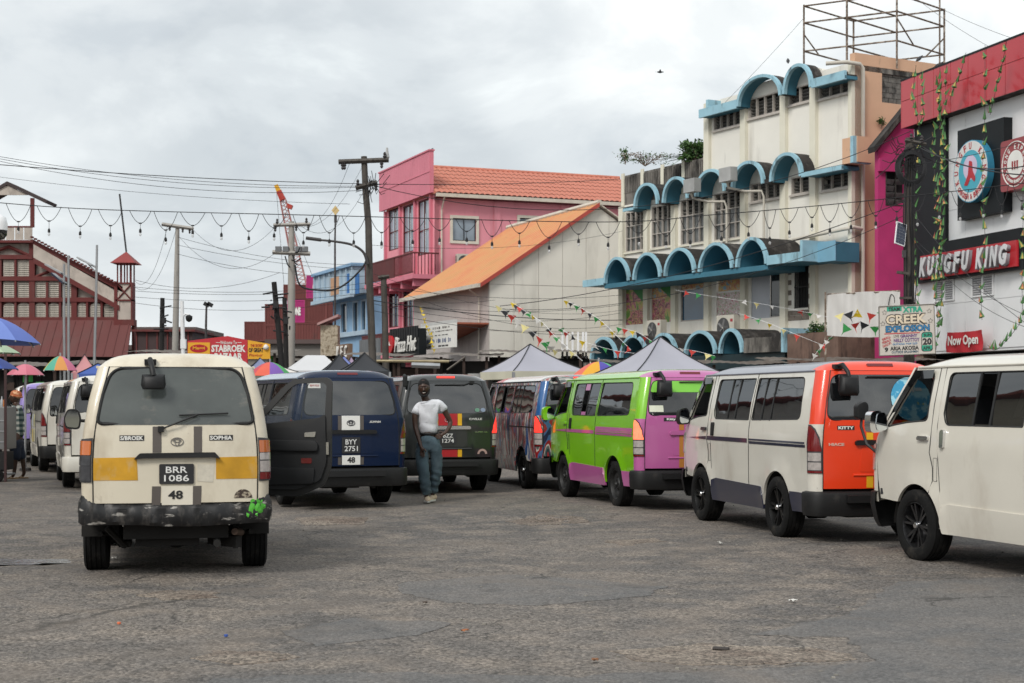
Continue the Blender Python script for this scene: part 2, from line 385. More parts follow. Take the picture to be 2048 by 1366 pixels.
# loose stones and scraps of rubbish
b = MB()
for i in range(420):
    Y = 7.5+18*rnd.random()**1.5; X = rnd.uniform(-.34, .36)*Y; s = rnd.uniform(.004, .013)
    b.obox((X, Y, gh(X, Y)+s*.4), (s*2, s*1.6, s), rnd.random()*3)
b.build('loose_gravel', mat('gravel', (.26, .24, .21), .9, vs=8, var=.4), kind='stuff')
SC = [(228, 1118, 'paper', 'e8e6e0', 'crumpled white paper scrap near the puddle'), (1562, 1066, 'wrapper', 'e9e7e2', 'thin white wrapper strip lying before the orange backed van'), (1440, 1090, 'wrapper', 'e2e0da', 'white straw wrapper left of the white van front wheel'),
      (238, 1250, 'bottle_cap', 'd9714a', 'orange scrap on the asphalt at lower left'), (930, 1262, 'leaf', 'a8663c', 'brown dry leaf alone on the asphalt below the walking man'), (1442, 1293, 'can', '3a3430', 'flattened dark can in the pale gravel scar'),
      (850, 1205, 'leaf', '4c3f36', 'dark leaf on the tar patch below the walking man'), (1586, 1197, 'paper', 'dcdad4', 'small white scrap right of centre on the road'), (452, 1272, 'bottle_cap', '3554a0', 'blue bottle cap on the asphalt at lower left'), (1190, 1322, 'leaf', '8b5f3f', 'curled brown leaf at the bottom of the road')]
for px, py, nm, h, lab in SC:
    x, y = gp(px, py); z = gh(x, y)+.006; b = MB(); s = {'paper': .045, 'wrapper': .07, 'bottle_cap': .013, 'leaf': .04, 'can': .06}[nm]
    if nm == 'bottle_cap': b.lathe([(s*.9, 0), (s, .004), (s, .012), (s*.85, .015)], 14, None, (0, 0, 0))
    elif nm == 'can': b.lathe([(s*.4, -.05), (s*.5, -.045), (s*.5, .045), (s*.4, .05)], 12, Matrix.Rotation(PI/2, 3, 'Y') @ Matrix.Diagonal((.4, 1, 1)), (0, 0, .008))
    else:
        n_ = 7; b.grid(lambda i, j: ((i/(n_-1)-.5)*s*(2 if nm == 'wrapper' else 1.3)*(1 if nm != 'leaf' else .35+math.sin(PI*j/4+.01)), (j/4-.5)*s*(.35 if nm == 'wrapper' else 1), .006+.35*s*abs(math.sin(i*1.3+j*.9))), n_, 5)
    o = b.build(nm, mat('scrap_'+h, h, .7, var=.2), recalc=False, smooth=40); o.location = (x, y, z); o.rotation_euler.z = rnd.random()*3; tag(o, lab, nm.replace('_', ' '))
# ================================================================ buildings
def wall_fn(axis, base):     # axis 'y': facade plane (x,z), off grows to -y ; axis 'x': side plane (y,z), off grows to +x
    return (lambda a, b, o: (a, base-o, b)) if axis == 'y' else (lambda a, b, o: (base+o, a, b))
def pxr(F, side, px0, px1, yt, yb, base=0):
    g = F.g if side else F.f; c = (px0+px1)/2
    a0 = g(px0, (yt+yb)/2, base)[0]; a1 = g(px1, (yt+yb)/2, base)[0]
    return a0, a1, g(c, yb, base)[1], g(c, yt, base)[1]
def frame_mesh(fn, a0, a1, b0, b1, w, d0, d1, cols=1, rows=(), wi=None):
    b = MB(); wi = wi or w*.6
    for r_ in ((a0, a0+w, b0, b1), (a1-w, a1, b0, b1), (a0+w, a1-w, b0, b0+w), (a0+w, a1-w, b1-w, b1)): b.prism(rect(*r_), fn, d0, d1)
    for c in range(1, cols): x = a0+(a1-a0)*c/cols; b.prism(rect(x-wi/2, x+wi/2, b0+w, b1-w), fn, d0, d1-.005)
    for r_ in rows: z = b0+(b1-b0)*r_; b.prism(rect(a0+w, a1-w, z-wi/2, z+wi/2), fn, d0, d1-.008)
    return b
def louvres(fn, par, a0, a1, b0, b1, w, cols, m, step=.115, skip=0):
    k = 0
    for c in range(cols):
        x0 = a0+w+(a1-a0-2*w)*c/cols+.02; x1 = a0+w+(a1-a0-2*w)*(c+1)/cols-.02; z = b0+w+.03; L = x1-x0
        me = MB().prism([(-.05, -.028), (-.045, -.045), (.05, .030), (.042, .047)], lambda a, b, d: fn(d, b, -.06+a), 0, L).mesh('louvre_slat')
        while z < b1-w-.05:
            k += 1
            if not (skip and rnd.random() < skip):
                o = link('louvre_slat', me, m, par); p0 = Vector(fn(x0, z, 0)); q0 = Vector(fn(0, 0, 0)); o.location = p0-q0
            z += step
WIN = mat('window_dark', (.02, .024, .028), .06, var=.3, vs=1.2, ior=1.6); WINSKY = mat('window_painted_sky', (.30, .36, .42), .08, var=.25, vs=.8, ior=1.6)  # second glass: sky reflection painted in as a pale blue base colour
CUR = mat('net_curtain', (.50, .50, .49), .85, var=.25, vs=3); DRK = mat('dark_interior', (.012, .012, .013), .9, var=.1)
# ---------------------------------------------------------------- teal-vaulted white block
CRW = mat('cream_render', 'e6e3da', .85, var=.05, vs=.7, bump=.2, bs=12, dirt=((.34, .31, .27), .55, .92, .9, 6), dirt2=((.12, .105, .09), .62, .80, 1.3, 8))
CRP = mat('pilaster_render', 'dedac9', .85, var=.06, vs=.8, dirt=((.25, .23, .18), .55, .9, 1.2, 7))
TEL = mat('teal_soffit', '3d7488', .7, var=.12, vs=1.2, dirt=((.02, .05, .06), .66, .9, 2, 3)); TEB = mat('pale_blue_trim', '96bfce', .7, var=.12, vs=2, dirt=((.06, .07, .07), .56, .72, 2.4, 4))
STN = mat('mould_concrete', (.030, .026, .024), .9, var=.5, vs=3, bump=.4, bs=10, dirt=((.13, .12, .11), .52, .75, 2.5, 2)); STN2 = mat('weathered_concrete', (.20, .185, .165), .9, var=.3, vs=2, bump=.3, dirt=((.025, .022, .02), .44, .60, 1.6, 4))
PCH = mat('peach_render', 'd3aa8c', .85, var=.08, vs=.8, bump=.2, bs=8, dirt=((.055, .04, .032), .60, .68, .55, 3.5), dirt2=((.16, .11, .085), .64, .76, 2.2, 2))
FRW = mat('window_frame_paint', 'b9b2aa', .6, var=.15, vs=6); SLT = mat('glass_louvre', (.13, .13, .125), .3, var=.5, vs=5, ior=1.5)
T = Frame(12.7, 57.4, 29.1)
tT = thing('vaulted_building', 'cream office block with rows of blue vaulted canopies and stained side wall', 'building', tuple(T.o), T.rz)
fT = wall_fn('y', 0)
XL = T.f(1243, 500)[0]; XM = T.f(1416, 300)[0]
ztop = T.f(1560, 165)[1]; zlow = T.f(1330, 395)[1]
W3 = [(1428, 1482, 215, 256, 4, 'l'), (1497, 1563, 190, 231, 4, 'l'), (1578, 1622, 172, 207, 2, 'l'), (1638, 1704, 148, 192, 3, 'l')]
W2 = [(1251, 1290, 421, 503, 4, 't'), (1303, 1345, 409, 495, 4, 't'), (1361, 1410, 396, 488, 4, 't'), (1428, 1484, 383, 479, 4, 't'), (1502, 1565, 362, 400, 4, 'l'), (1583, 1620, 352, 388, 2, 'l'), (1643, 1704, 336, 378, 3, 'l')]
W1 = [(1251, 1287, 572, 649, 1, 'p'), (1303, 1344, 566, 645, 1, 'p'), (1361, 1410, 556, 642, 1, 'p'), (1433, 1482, 547, 637, 1, 'p'), (1502, 1561, 541, 636, 1, 'p'), (1588, 1617, 531, 616, 1, 'b')]
def holes(F, side, L, base=0): return [[(a0, b0), (a1, b0), (a1, b1), (a0, b1)] for a0, a1, b0, b1 in [pxr(F, side, *q[:4], base) for q in L]]
panel([(XL, 0), (XM, 0), (XM, zlow), (XL, zlow)], holes(T, 0, [q for q in W1+W2 if q[1] < 1416]), fT, .3).build('wall', CRW, tT, recalc=False)
panel([(XM+.002, 0), (0, 0), (0, ztop), (XM+.002, ztop)], holes(T, 0, [q for q in W1+W2+W3 if q[0] > 1416]), fT, .3).build('wall', CRW, tT, recalc=False)
for q in W1+W2+W3:
    a0, a1, b0, b1 = pxr(T, 0, *q[:4]); kd = q[5]; fn = wall_fn('y', .06)
    if kd == 'l':
        w = frame_mesh(fn, a0, a1, b0, b1, .05, -.05, .085, q[4]).build('window', FRW, tT); louvres(fn, w, a0, a1, b0, b1, .05, q[4], SLT, .13, .04)
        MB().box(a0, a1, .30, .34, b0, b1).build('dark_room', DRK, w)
        MB().box(a0-.05, a1+.05, -.09, -.002, b0-.07, b0).build('sill', FRW, w)
    elif kd == 't':
        w = frame_mesh(fn, a0, a1, b0, b1, .06, -.05, .06, 4, (.34, .64)).build('window', FRW, tT)
        zb = b0+(b1-b0)*.66; louvres(fn, w, a0, a1, zb, b1, .03, 4, SLT, .15, .1)
        for c in range(4):
            x0 = a0+(a1-a0)*c/4+.03; x1 = a0+(a1-a0)*(c+1)/4-.03
            for z0, z1 in ((.02, .33), (.35, .63)): MB().box(x0, x1, .075, .08, b0+(b1-b0)*z0, b0+(b1-b0)*z1).build('pane', GLC, w)
        b_ = MB(); n_ = 40; b_.grid(lambda i, j: (a0+.05+(a1-a0-.1)*i/n_, .16+.03*math.sin(i*1.9)+.02*math.sin(i*.7), b0+.03+(zb-b0-.05)*j), n_+1, 2); b_.build('curtain', CUR, w, recalc=False, smooth=80)
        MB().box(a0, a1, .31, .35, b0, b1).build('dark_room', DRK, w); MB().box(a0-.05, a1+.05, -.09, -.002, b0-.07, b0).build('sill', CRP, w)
    elif kd == 'b':
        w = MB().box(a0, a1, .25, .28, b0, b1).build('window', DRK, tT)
        for i in range(9): x = a0+(a1-a0)*(i+.5)/9; MB().box(x-.012, x+.012, .02, .05, b0+.02, b1-.02).build('bar', BLK, w)
        MB().box(a0, a1, .015, .055, (b0+b1)/2-.02, (b0+b1)/2+.02).box(a0, a1, .015, .055, b0, b0+.03).box(a0, a1, .015, .055, b1-.03, b1).build('rail', BLK, w)
# pilasters and block infill round the barred window
for px, zt_ in ((1246.5, zlow), (1296, zlow), (1351.5, zlow), (1418, ztop), (1491, ztop), (1571, ztop), (1631, ztop), (1706, ztop)):
    x = T.f(px, 450)[0]; MB().box(x-.17 if px < 1700 else -.20, min(x+.17, -.002), -.16, -.002, .1, zt_-.05).build('pilaster', CRP, tT)
BLKM = mat('bare_block', (.20, .17, .145), .9, var=.3, vs=4, bump=.3); a0, a1, b0, b1 = pxr(T, 0, 1577, 1626, 531, 640); h0, h1, g0, g1 = pxr(T, 0, *W1[5][:4])
bz = b0
while bz < b1-.1:
    ax = a0-(.2 if int((bz-b0)/.2) % 2 else 0)
    while ax < a1:
        c0 = max(ax, a0); c1 = min(ax+.39, a1); zt_ = min(bz+.185, b1)
        if not (c1 > h0 and c0 < h1 and zt_ > g0 and bz < g1) and c1-c0 > .05: MB().box(c0, c1-.012, -.02, -.002, bz, zt_).build('block', BLKM, tT)
        ax += .40
    bz += .2
# posters and film behind the first-floor panes
def poster(m, q, y, name='poster', f0=0, f1=1, g0=0, g1=1, label=None):
    a0, a1, b0, b1 = pxr(T, 0, *q[:4]); return MB().box(a0+(a1-a0)*f0, a0+(a1-a0)*f1, y-.01, y, b0+(b1-b0)*g0, b0+(b1-b0)*g1).build(name, m, tT, label=label)
def pmat(name, stops, sc, dist=1.2):
    if name in MATS: return MATS[name]
    m = bpy.data.materials.new(name); m.use_nodes = True; n = m.node_tree.nodes; l = m.node_tree.links; p = n['Principled BSDF']; p.inputs['Roughness'].default_value = .35
    tc = n.new('ShaderNodeTexCoord'); t = n.new('ShaderNodeTexNoise'); t.inputs['Scale'].default_value = sc; t.inputs['Detail'].default_value = 3; t.inputs['Distortion'].default_value = dist; l.new(tc.outputs['Object'], t.inputs[0])
    r = n.new('ShaderNodeValToRGB'); e = r.color_ramp.elements; r.color_ramp.interpolation = 'CONSTANT'
    while len(e) < len(stops): e.new(.5)
    for i, (q, h) in enumerate(zip(e, stops)): q.position = 0 if i == 0 else .33+.34*i/len(stops); q.color = (*hexc(h), 1)
    l.new(t.outputs[0], r.inputs[0]); l.new(r.outputs[0], p.inputs['Base Color']); MATS[name] = m; return m
PG = pmat('poster_green', ['5d8a3a', '86a24a', 'b9a85c', 'c98a7a', 'b0607a', '6d4a3a'], 2.2); PP = pmat('poster_pink', ['6d2f3a', 'b04a5a', 'd08a8a', '5a3a30', 'c8a070', '8a2f40'], 4.5)
PY = pmat('poster_yellow', ['7fa8c4', 'd8c070', 'd8a060', 'c87a5a', 'e0d2a0', 'b05a40'], 3.2); PWm = pmat('poster_print', ['d8d0cc', 'd8d0cc', 'c06a7a', 'd8d4d0', '8a9a5a', 'd9d2cf', 'a04a60'], 6)
poster(PG, W1[0], .05, g0=.38); poster(PP, W1[0], .05, g1=.375, f0=.3); poster(PG, W1[0], .05, f1=.29, g1=.375)
GRN = mat('flag_green', '2f8a44', .6)
poster(PG, W1[1], .05, f0=.62); poster(PP, W1[1], .05, f1=.61, g1=.6); poster(PY, W1[1], .05, f1=.61, g0=.605)
poster(mat('blue_window', '1f4a66', .08, ior=1.6, var=.2, vs=1), W1[2], .09, 'pane', g1=.74); poster(PY, W1[2], .05, g0=.75); frame_mesh(wall_fn('y', .06), *pxr(T, 0, *W1[2][:4]), .05, -.02, .05).build('window', FRW, tT)
poster(PY, W1[3], .05, g0=.62, f0=.05); poster(PWm, W1[3], .05, g1=.58); poster(WHT, W1[3], .052, g0=.582, g1=.618)
for q, s_ in ((0, 1), (1, -1)):
    a0, a1, b0, b1 = pxr(T, 0, *W1[q][:4]); MB().prism([(a0+.25*(a1-a0), b1-.05), (a1-.05, b1-.1), (a1-.1, b1-.75)], wall_fn('y', .035), 0, .005).build('pennant', GRN, tT)
q = W1[4]; poster(WHT if False else mat('pale_film', 'a9adb5', .3, var=.08), q, .05, 'window_film', f1=.62); poster(WIN, q, .10, 'pane', f0=.62); frame_mesh(wall_fn('y', .06), *pxr(T, 0, *q[:4]), .045, -.04, .0).build('window', FRW, tT)
# vaulted canopies
def vault(par, x0, x1, zs, h, d, th=.09, rim=.13, e1=.95, e2=.95):
    n_ = 16; w = (x1-x0)/2; c = (x0+x1)/2
    def pr(k, e): a = PI*k/n_; return (c-(w+e)*math.copysign(abs(math.cos(a))**e1, math.cos(a)), zs+(h+e)*math.sin(a)**e2 if 0 < k < n_ else zs)
    O = [pr(k, 0) for k in range(n_+1)]; I = [(c+(a-c)*(1-th/w), zs+(b-zs)*(1-th/h) if 0 < k < n_ else zs) for k, (a, b) in enumerate(O)]
    v = MB().grid(lambda i, j: (O[i][0], -d+.02+(d-.03)*j, O[i][1]), n_+1, 2).build('canopy_vault', STN, par, smooth=40, recalc=False)
    MB().grid(lambda i, j: (I[i][0], -d+.02+(d-.03)*j, I[i][1]), n_+1, 2).build('soffit', TEL, v, smooth=40, recalc=False)
    rI = [(c+(a-c)*(1-rim/w), zs+(b-zs)*(1-rim*.8/h) if 0 < k < n_ else zs) for k, (a, b) in enumerate(O)]
    P = [(a*1.0, b+.015) for a, b in O]
    b_ = MB()
    for k in range(n_):
        q = [P[k], P[k+1], rI[k+1], rI[k]]; b_.prism(q, lambda a, z, y: (a, y, z), -d-.03, -d+.12)
    b_.build('rim', TEB, v, smooth=30)
    return v
def canopy(arches, d, flats, slab, e1=.95, e2=.95, hk=1):
    ys_ = [T.f(a+(b-a)*.5, sp, -d)[1] for a, b, t_, sp in arches]; zs = sum(ys_)/len(ys_); hs = [T.f((a+b)/2, t_, -d)[1] for a, b, t_, sp in arches]; h = (sum(hs)/len(hs)-zs)*hk
    xs = [(T.f(a, (t_+sp)/2, -d)[0], T.f(b, (t_+sp)/2, -d)[0]) for a, b, t_, sp in arches]
    gp_ = .03
    for x0, x1 in xs: x0 -= gp_; x1 += gp_; vault(tT, x0, x1, zs, h, d, e1=e1, e2=e2)
    for (a, b), (c, e) in zip(xs, xs[1:]):    # gutters between the vaults
        if c-b > .02: MB().box(b+.01, c-.01, -d+.05, -.01, zs-.02, zs+.16).build('valley_gutter', STN, tT)
    for k, (p0, p1, zt_) in enumerate(flats):
        x0 = T.f(p0, 500, -d)[0] if not isinstance(p0, float) else p0; x1 = T.f(p1, 500, -d)[0] if not isinstance(p1, float) else p1
        f_ = MB().box(x0, x1, -d, -.01, zs-.02, zs+.10).build('canopy_slab', TEL, tT)
        MB().box(x0, x1, -d-.02, -d+.09, zs-.05, zs+zt_).build('upstand', TEB, f_)
        MB().box(x0+.02, x1-.02, -d+.10, -.02, zs+.105, zs+.16).build('stained_top', STN, f_)
    if slab: MB().box(xs[0][0]-.05, xs[-1][1], -d+.06, -.012, zs-.22, zs-.02).build('canopy_beam', TEL, tT)
    return zs, h, xs
c2 = canopy([(1208, 1257, 507, 562), (1266, 1320, 498, 555), (1328, 1388, 488, 550), (1397, 1464, 480, 545), (1472, 1533, 473, 530)], 1.9, [(1166, 1207, .26), (1534, 1600, .30)], True, 1.12, 1.0, .90)
# solid blue end box of the first canopy
x0 = T.f(1600, 500, -1.9)[0]; MB().box(x0, x0+.14, -1.9, -.01, c2[0]-.05, c2[0]+.72).build('end_fin', TEB, tT); MB().box(x0+.145, .25, -1.15, -.01, c2[0]-.10, c2[0]+.62).build('canopy_box', TEL, tT); MB().box(x0+.14, .28, -1.18, -1.15, c2[0]-.08, c2[0]+.66).build('canopy_face', mat('blue_fascia', '7aa9c0', .7, var=.1, dirt=((.05, .05, .05), .66, .78, 2, 6)), tT)
c3 = canopy([(1268, 1315, 362, 412), (1325, 1375, 346, 398), (1390, 1449, 330, 388), (1463, 1526, 312, 375), (1540, 1602, 297, 360)], .85, [(1246, 1267, .06), (1603, .25, .12)], False, .95, .95, .86)
MB().box(T.f(1686, 330, -1.2)[0], T.f(1686, 330, -1.2)[0]+.16, -.86, -.01, c3[0]+.13, c3[0]+1.1).build('end_fin', TEB, tT); MB().box(T.f(1690, 330, -1.2)[0]+.1, .10, -.7, -.01, c3[0]+.165, c3[0]+1.1).build('planter', PCH, tT)
c4 = canopy([(1474, 1561, 146, 203), (1566, 1622, 123, 180)], .62, [(1398, 1473, .30), (1623, .15, .28)], False, .95, .95, .92)
for xa, xb in c4[2]: MB().prism([((xa+xb)/2+((xb-xa)/2-.10)*math.cos(PI*i/14), ztop+.002+max(.05, c4[0]+c4[1]-.12-ztop)*math.sin(PI*i/14)) for i in range(15)], wall_fn('y', 0), -.25, -.003).build('tympanum', CRW, tT)
MB().box(T.f(1398, 215, -1.0)[0], T.f(1398, 215, -1.0)[0]+.16, -.65, .3, c4[0]+.28, c4[0]+.62).build('end_fin', TEB, tT)
c0 = canopy([(1181, 1232, 668, 712), (1240, 1292, 668, 712), (1300, 1352, 667, 712), (1369, 1430, 664, 712), (1438, 1484, 663, 712)], 2.2, [], False, 1.1, 1.0)
MB().box(c0[2][-1][1]+.1, c0[2][-1][1]+2.4, -2.15, -.02, c0[0]-.02, c0[0]+.10).build('canopy_slab', TEL, tT); MB().box(c0[2][-1][1]+.1, c0[2][-1][1]+2.4, -2.2, -2.1, c0[0]-.02, c0[0]+.55).build('stained_face', STN2, tT); MB().box(c0[2][-1][1]+2.42, c0[2][-1][1]+2.56, -2.25, -.02, c0[0]-.05, c0[0]+.85).build('end_fin', TEB, tT)
MB().box(c0[2][0][0], c0[2][-1][1]+2.4, -.9, -.02, c0[0]+.12, c0[0]+.78).build('ledge', STN, tT)
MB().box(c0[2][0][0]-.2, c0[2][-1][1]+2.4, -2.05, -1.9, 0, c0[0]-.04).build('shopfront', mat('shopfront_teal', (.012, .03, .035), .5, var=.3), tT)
xp = c0[2][-1][1]+2.6; MB().box(xp, 1.5, -2.1, -.3, c0[0]-.6, c0[0]+.62).build('planter', mat('rusty_planter', (.17, .105, .08), .85, var=.3, vs=2, dirt=((.04, .025, .02), .5, .62, 1.5, 5)), tT)
# gable fills under the arches of the upper canopies (arch recess in the wall above windows is the plain wall); parapets, low roof
zr = T.f(1330, 345)[1]
pt = MB().box(XL, XM-.02, .02, .28, zlow+.002, T.f(1330, 333)[1]).build('parapet', STN2, tT)
for i in range(5): x = XL+(XM-XL)*(i+.02)/4.2; MB().box(x, x+.22, -.04, .018, zlow, T.f(1330, 328)[1]).build('parapet_post', CRP, tT)
for i in range(46): x = XL+.3+(XM-XL-.5)*i/46; MB().box(x, x+.07, -.02, .018, zlow+.55, T.f(1330, 337)[1]).build('baluster', STN2, tT)
MB().box(XL, XM, .3, 11, zlow-.25, zlow-.05).build('roof', STN2, tT); MB().box(XM, 0, .3, 11, ztop-.3, ztop-.1).build('roof', STN2, tT)
MB().box(XL, XL+.25, .3, 11, 0, zlow).box(XM, XM+.25, .302, 11, zlow, ztop-.302).build('end_wall', CRW, tT)
# peach side wall with block-filled opening, pipe
ysd = T.g(1900, 300)[0]; hb = pxr(T, 1, 1764, 1822, 142, 208); zs_ = T.g(1760, 112)[1]
panel([(.002, 0), (ysd, 0), (ysd, zs_), (.002, zs_)], [[(hb[0], hb[2]), (hb[1], hb[2]), (hb[1], hb[3]), (hb[0], hb[3])]], wall_fn('x', 0), .28).build('side_wall', PCH, tT, recalc=False)
bz = hb[2]; k = 0; BL2 = mat('grey_block', (.16, .15, .135), .95, var=.35, vs=5, bump=.4, dirt=((.04, .038, .035), .5, .65, 4, 2))
while bz < hb[3]-.02:
    ax = hb[0]-(.2 if k % 2 else 0)
    while ax < hb[1]:
        c0_ = max(ax, hb[0]); c1_ = min(ax+.39, hb[1])
        if c1_-c0_ > .03: MB().box(-.14+rnd.random()*.03, -.09+rnd.random()*.02, c0_+.006, c1_-.006, bz+.006, min(bz+.19, hb[3])).build('block', BL2, tT)
        ax += .40
    bz += .2; k += 1
MB().box(-.25, -.16, hb[0], hb[1], hb[2], hb[3]).build('opening_back', BL2, tT)
PIP = mat('pvc_pipe', 'c4beb2', .4, var=.1)
g_ = lambda px, py: T.g(px, py, .15); a, b = g_(1726, 130); a2, b2 = g_(1727, 700)
MB().tube([(.0-.4, -1.05+.0, b+.02), (.1, -.5, b+.04), (.15, a-.15, b+.02), (.15, a, b-.12), (.15, a, b2)], .075, 10).build('drain_pipe', PIP, tT, smooth=60)
z_ = T.g(1727, 458, .15)[1]; MB().tube([(.15, a-.06, z_), (.15, a-.5, z_+.06), (.15, -.25, z_+.02), (-.2, -.32, z_), (-3.2, -.30, z_-.12)], .07, 8).build('drain_pipe', PIP, tT, smooth=60)
for px, py in ((1390, 372), (1462, 350)):     # rain hoppers with swan-neck pipes
    x, z = T.f(px, py, -1.3); h_ = MB().box(x-.38, x+.38, -1.62, -1.27, z-.28, z+.28).build('rain_hopper', mat('galvanised', (.42, .42, .41), .55, .3, var=.2), tT, bevel=.01)
    MB().tube([(x-.1, -1.42, z-.28), (x-.1, -1.35, z-.5), (x+.1, -.7, z-.62), (x+.75, -.35, z-.66), (x+.82, -.3, z-.9), (x+.82, -.3, c2[0]+.6)], .05, 8).build('drain_pipe', PIP, tT, smooth=60)
# air conditioners on the ground canopy
def aircon(F, px, py, y, w, h, lab, side=False, d=.32):
    x, z = (F.f(px, py, y) if not side else F.g(px, py, y)); p = F.w((x, y, z-h/2) if not side else (y, x, z-h/2))
    t = thing('air_conditioner', lab, 'air conditioner', tuple(p), F.rz+(PI/2 if side else 0), 'outdoor air conditioning units')
    c = mat('aircon_case', 'c4bfb2', .5, var=.12, vs=3, dirt=((.2, .18, .15), .6, .9, 3, 3))
    MB().box(-w/2, w/2, 0, d, 0, h).build('case', c, t, bevel=.015); b = MB(); b.lathe([(h*.40, 0), (h*.40, .02), (h*.36, .02)], 28, Matrix.Rotation(PI/2, 3, 'X'), (-w*.1, 0, h*.5))
    b.build('fan_guard', mat('fan_dark', (.06, .06, .06), .6), t, smooth=40)
    b = MB()
    for k in range(5): a_ = 2*PI*k/5; b.obox((-w*.1+h*.18*math.cos(a_), -.025, h*.5+h*.18*math.sin(a_)), (h*.32, .012, h*.12), M=Matrix.Rotation(-a_, 3, 'Y') @ Matrix.Rotation(.4, 3, 'X'))
    b.build('fan_blade', mat('fan_grey', (.16, .16, .16), .6), t); b = MB().box(-w*.1-.03, -w*.1+.03, -.04, -.021, h*.5-.03, h*.5+.03).build('fan_hub', c, t)
    b = MB()
    for k in range(8): b.box(-w/2-.012, -w/2-.001, .03, d-.03, h*(.1+.1*k), h*(.14+.1*k))
    b.build('side_grille', mat('fan_dark', (.06, .06, .06)), t); MB().box(w*.30, w*.44, -.006, -.001, h*.72, h*.84).build('badge', mat('red_badge', 'a03038', .4), t); return t
aircon(T, 1307, 660, -1.25, 1.05, .85, 'air conditioner with a red badge on the ledge below the pink poster window'); aircon(T, 1450, 655, -1.25, 1.15, 1.0, 'larger air conditioner with dark side grille below the yellow poster window')
# ---------------------------------------------------------------- magenta gable between the blocks
Mg = Frame(13.03, 55.15, 15.7); tM = thing('magenta_building', 'narrow magenta gabled house squeezed between the peach wall and the red-topped restaurant', 'building', tuple(Mg.o), Mg.rz)
MGW = mat('magenta_render', 'b4326c', .85, var=.12, vs=1.2, bump=.2, bs=10, dirt=((.25, .05, .14), .52, .72, .9, 7), dirt2=((.55, .45, .46), .70, .74, 2.2, 3))
gm = lambda px, py: Mg.g(px, py, 0)
wp = [gm(1771, 330), gm(1810, 312), gm(1812, 405), gm(1774, 412)]
y9 = gm(1880, 400)[0]; zA = gm(1742, 300)[1]; zB = zA+(gm(1830, 200)[1]-zA)/(gm(1830, 200)[0]-gm(1742, 300)[0])*(y9-gm(1742, 300)[0])*1.0
panel([(0, 0), (y9, 0), (y9, zB), (0, zA)], [wp], wall_fn('x', 0), .25).build('wall', MGW, tM, recalc=False); MB().prism([(-.252, .14), (-1.9, 1.15), (-1.9, 2.6), (-.252, 2.6)], lambda a, b, d: (a, b, d), 0, zA-.1).build('rear_wall', MGW, tM)
MB().prism([(-.25, zA-.10), (y9, zB+.10), (y9, zB+.32), (-.28, zA+.10)], wall_fn('x', -.0), -.26, .22).build('roof', STN, tM); MB().prism([(-.02, zA-.75), (.65, zA-.75), (.65, zA-.1), (-.02, zA-.3)], wall_fn('x', 0), .002, .16).build('corbel', MGW, tM)
wq = [(a, b) for a, b in wp]; w = frame_mesh(wall_fn('x', -.05), min(a for a, b in wq), max(a for a, b in wq), min(b for a, b in wq)+.02, max(b for a, b in wq)-.25, .04, 0, .07, 2).build('window', STN, tM)
for i in range(7):
    zz = min(b for a, b in wq)+.15+i*.24
    for c in range(2):
        if (i, c) in ((4, 0), (2, 1)): continue
        a0 = wq[0][0]+(wq[1][0]-wq[0][0])*c*.5; MB().obox((-.03, a0+.18, zz), (.02, .32, .20), M=Matrix.Rotation(.5+.2*rnd.random(), 3, 'Y') @ Matrix.Rotation(rnd.uniform(-.12, .12), 3, 'X')).build('louvre_pane', SLT, w)
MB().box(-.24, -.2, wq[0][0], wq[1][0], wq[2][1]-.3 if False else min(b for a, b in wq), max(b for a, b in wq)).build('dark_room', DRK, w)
# ---------------------------------------------------------------- restaurant with the red fascia
K = Frame(14.1, 54.3, 15.7); tK = thing('restaurant', 'white and red clad restaurant block with black sign bands at the right edge', 'building', tuple(K.o), K.rz)
RDP = mat('red_cladding', 'b8202e', .3, var=.05, vs=.6, coat=.3); WHP = mat('white_cladding', 'e8e9ea', .5, var=.04, vs=.5, dirt=((.35, .34, .33), .62, .9, 1, 6)); BKP = mat('black_cladding', (.010, .012, .014), .5, var=.15, ior=1.3)
KL = 11.5; fK = lambda px, py, y=0: K.f(px, py, y)
zt = fK(1870, 137, -.5)[1]; zb = fK(1870, 235, -.5)[1]; zg = fK(1870, 703)[1]
MB().box(0, KL, .02, .3, zg, zt-.2).build('wall', WHP, tK); MB().box(.0, KL, .3, 10, zt-.4, zt-.2).build('roof', STN2, tK); MB().box(-.0, .3, .31, 10, 0, zt-.4).build('end_wall', WHP, tK)
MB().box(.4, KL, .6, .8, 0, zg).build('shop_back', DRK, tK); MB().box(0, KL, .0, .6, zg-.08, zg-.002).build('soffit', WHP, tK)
MB().box(.02, .5, .05, .55, 0, zg-.1).build('pillar', mat('tan_pillar', (.25, .19, .14), .8, var=.2), tK)
MB().box(0, KL, -.45, .01, zb, zt).build('fascia_core', STN, tK)
n_ = 11; W_ = KL/n_
for i in range(n_):
    for z0, z1 in ((zb, zb+(zt-zb)*.56), (zb+(zt-zb)*.56+.015, zt)): MB().box(i*W_+.008, (i+1)*W_-.008, -.50, -.452, z0, z1).build('cladding_panel', RDP, tK, bevel=.004)
for z0, z1 in ((zb, zb+(zt-zb)*.56), (zb+(zt-zb)*.56+.015, zt)): MB().box(-.05, -.002, -.5, .3, z0, z1).build('cladding_panel', RDP, tK)
MB().box(-.06, KL, -.52, .02, zt+.002, zt+.06).build('coping', BKP, tK)
for i in range(7):
    for j in range(5):
        z0 = zg+(zb-zg)*j/5; x0 = i*KL/7; MB().box(x0+.006, x0+KL/7-.006, -.03, .018, z0+.006, z0+(zb-zg)/5-.006).build('wall_panel', WHP, tK)
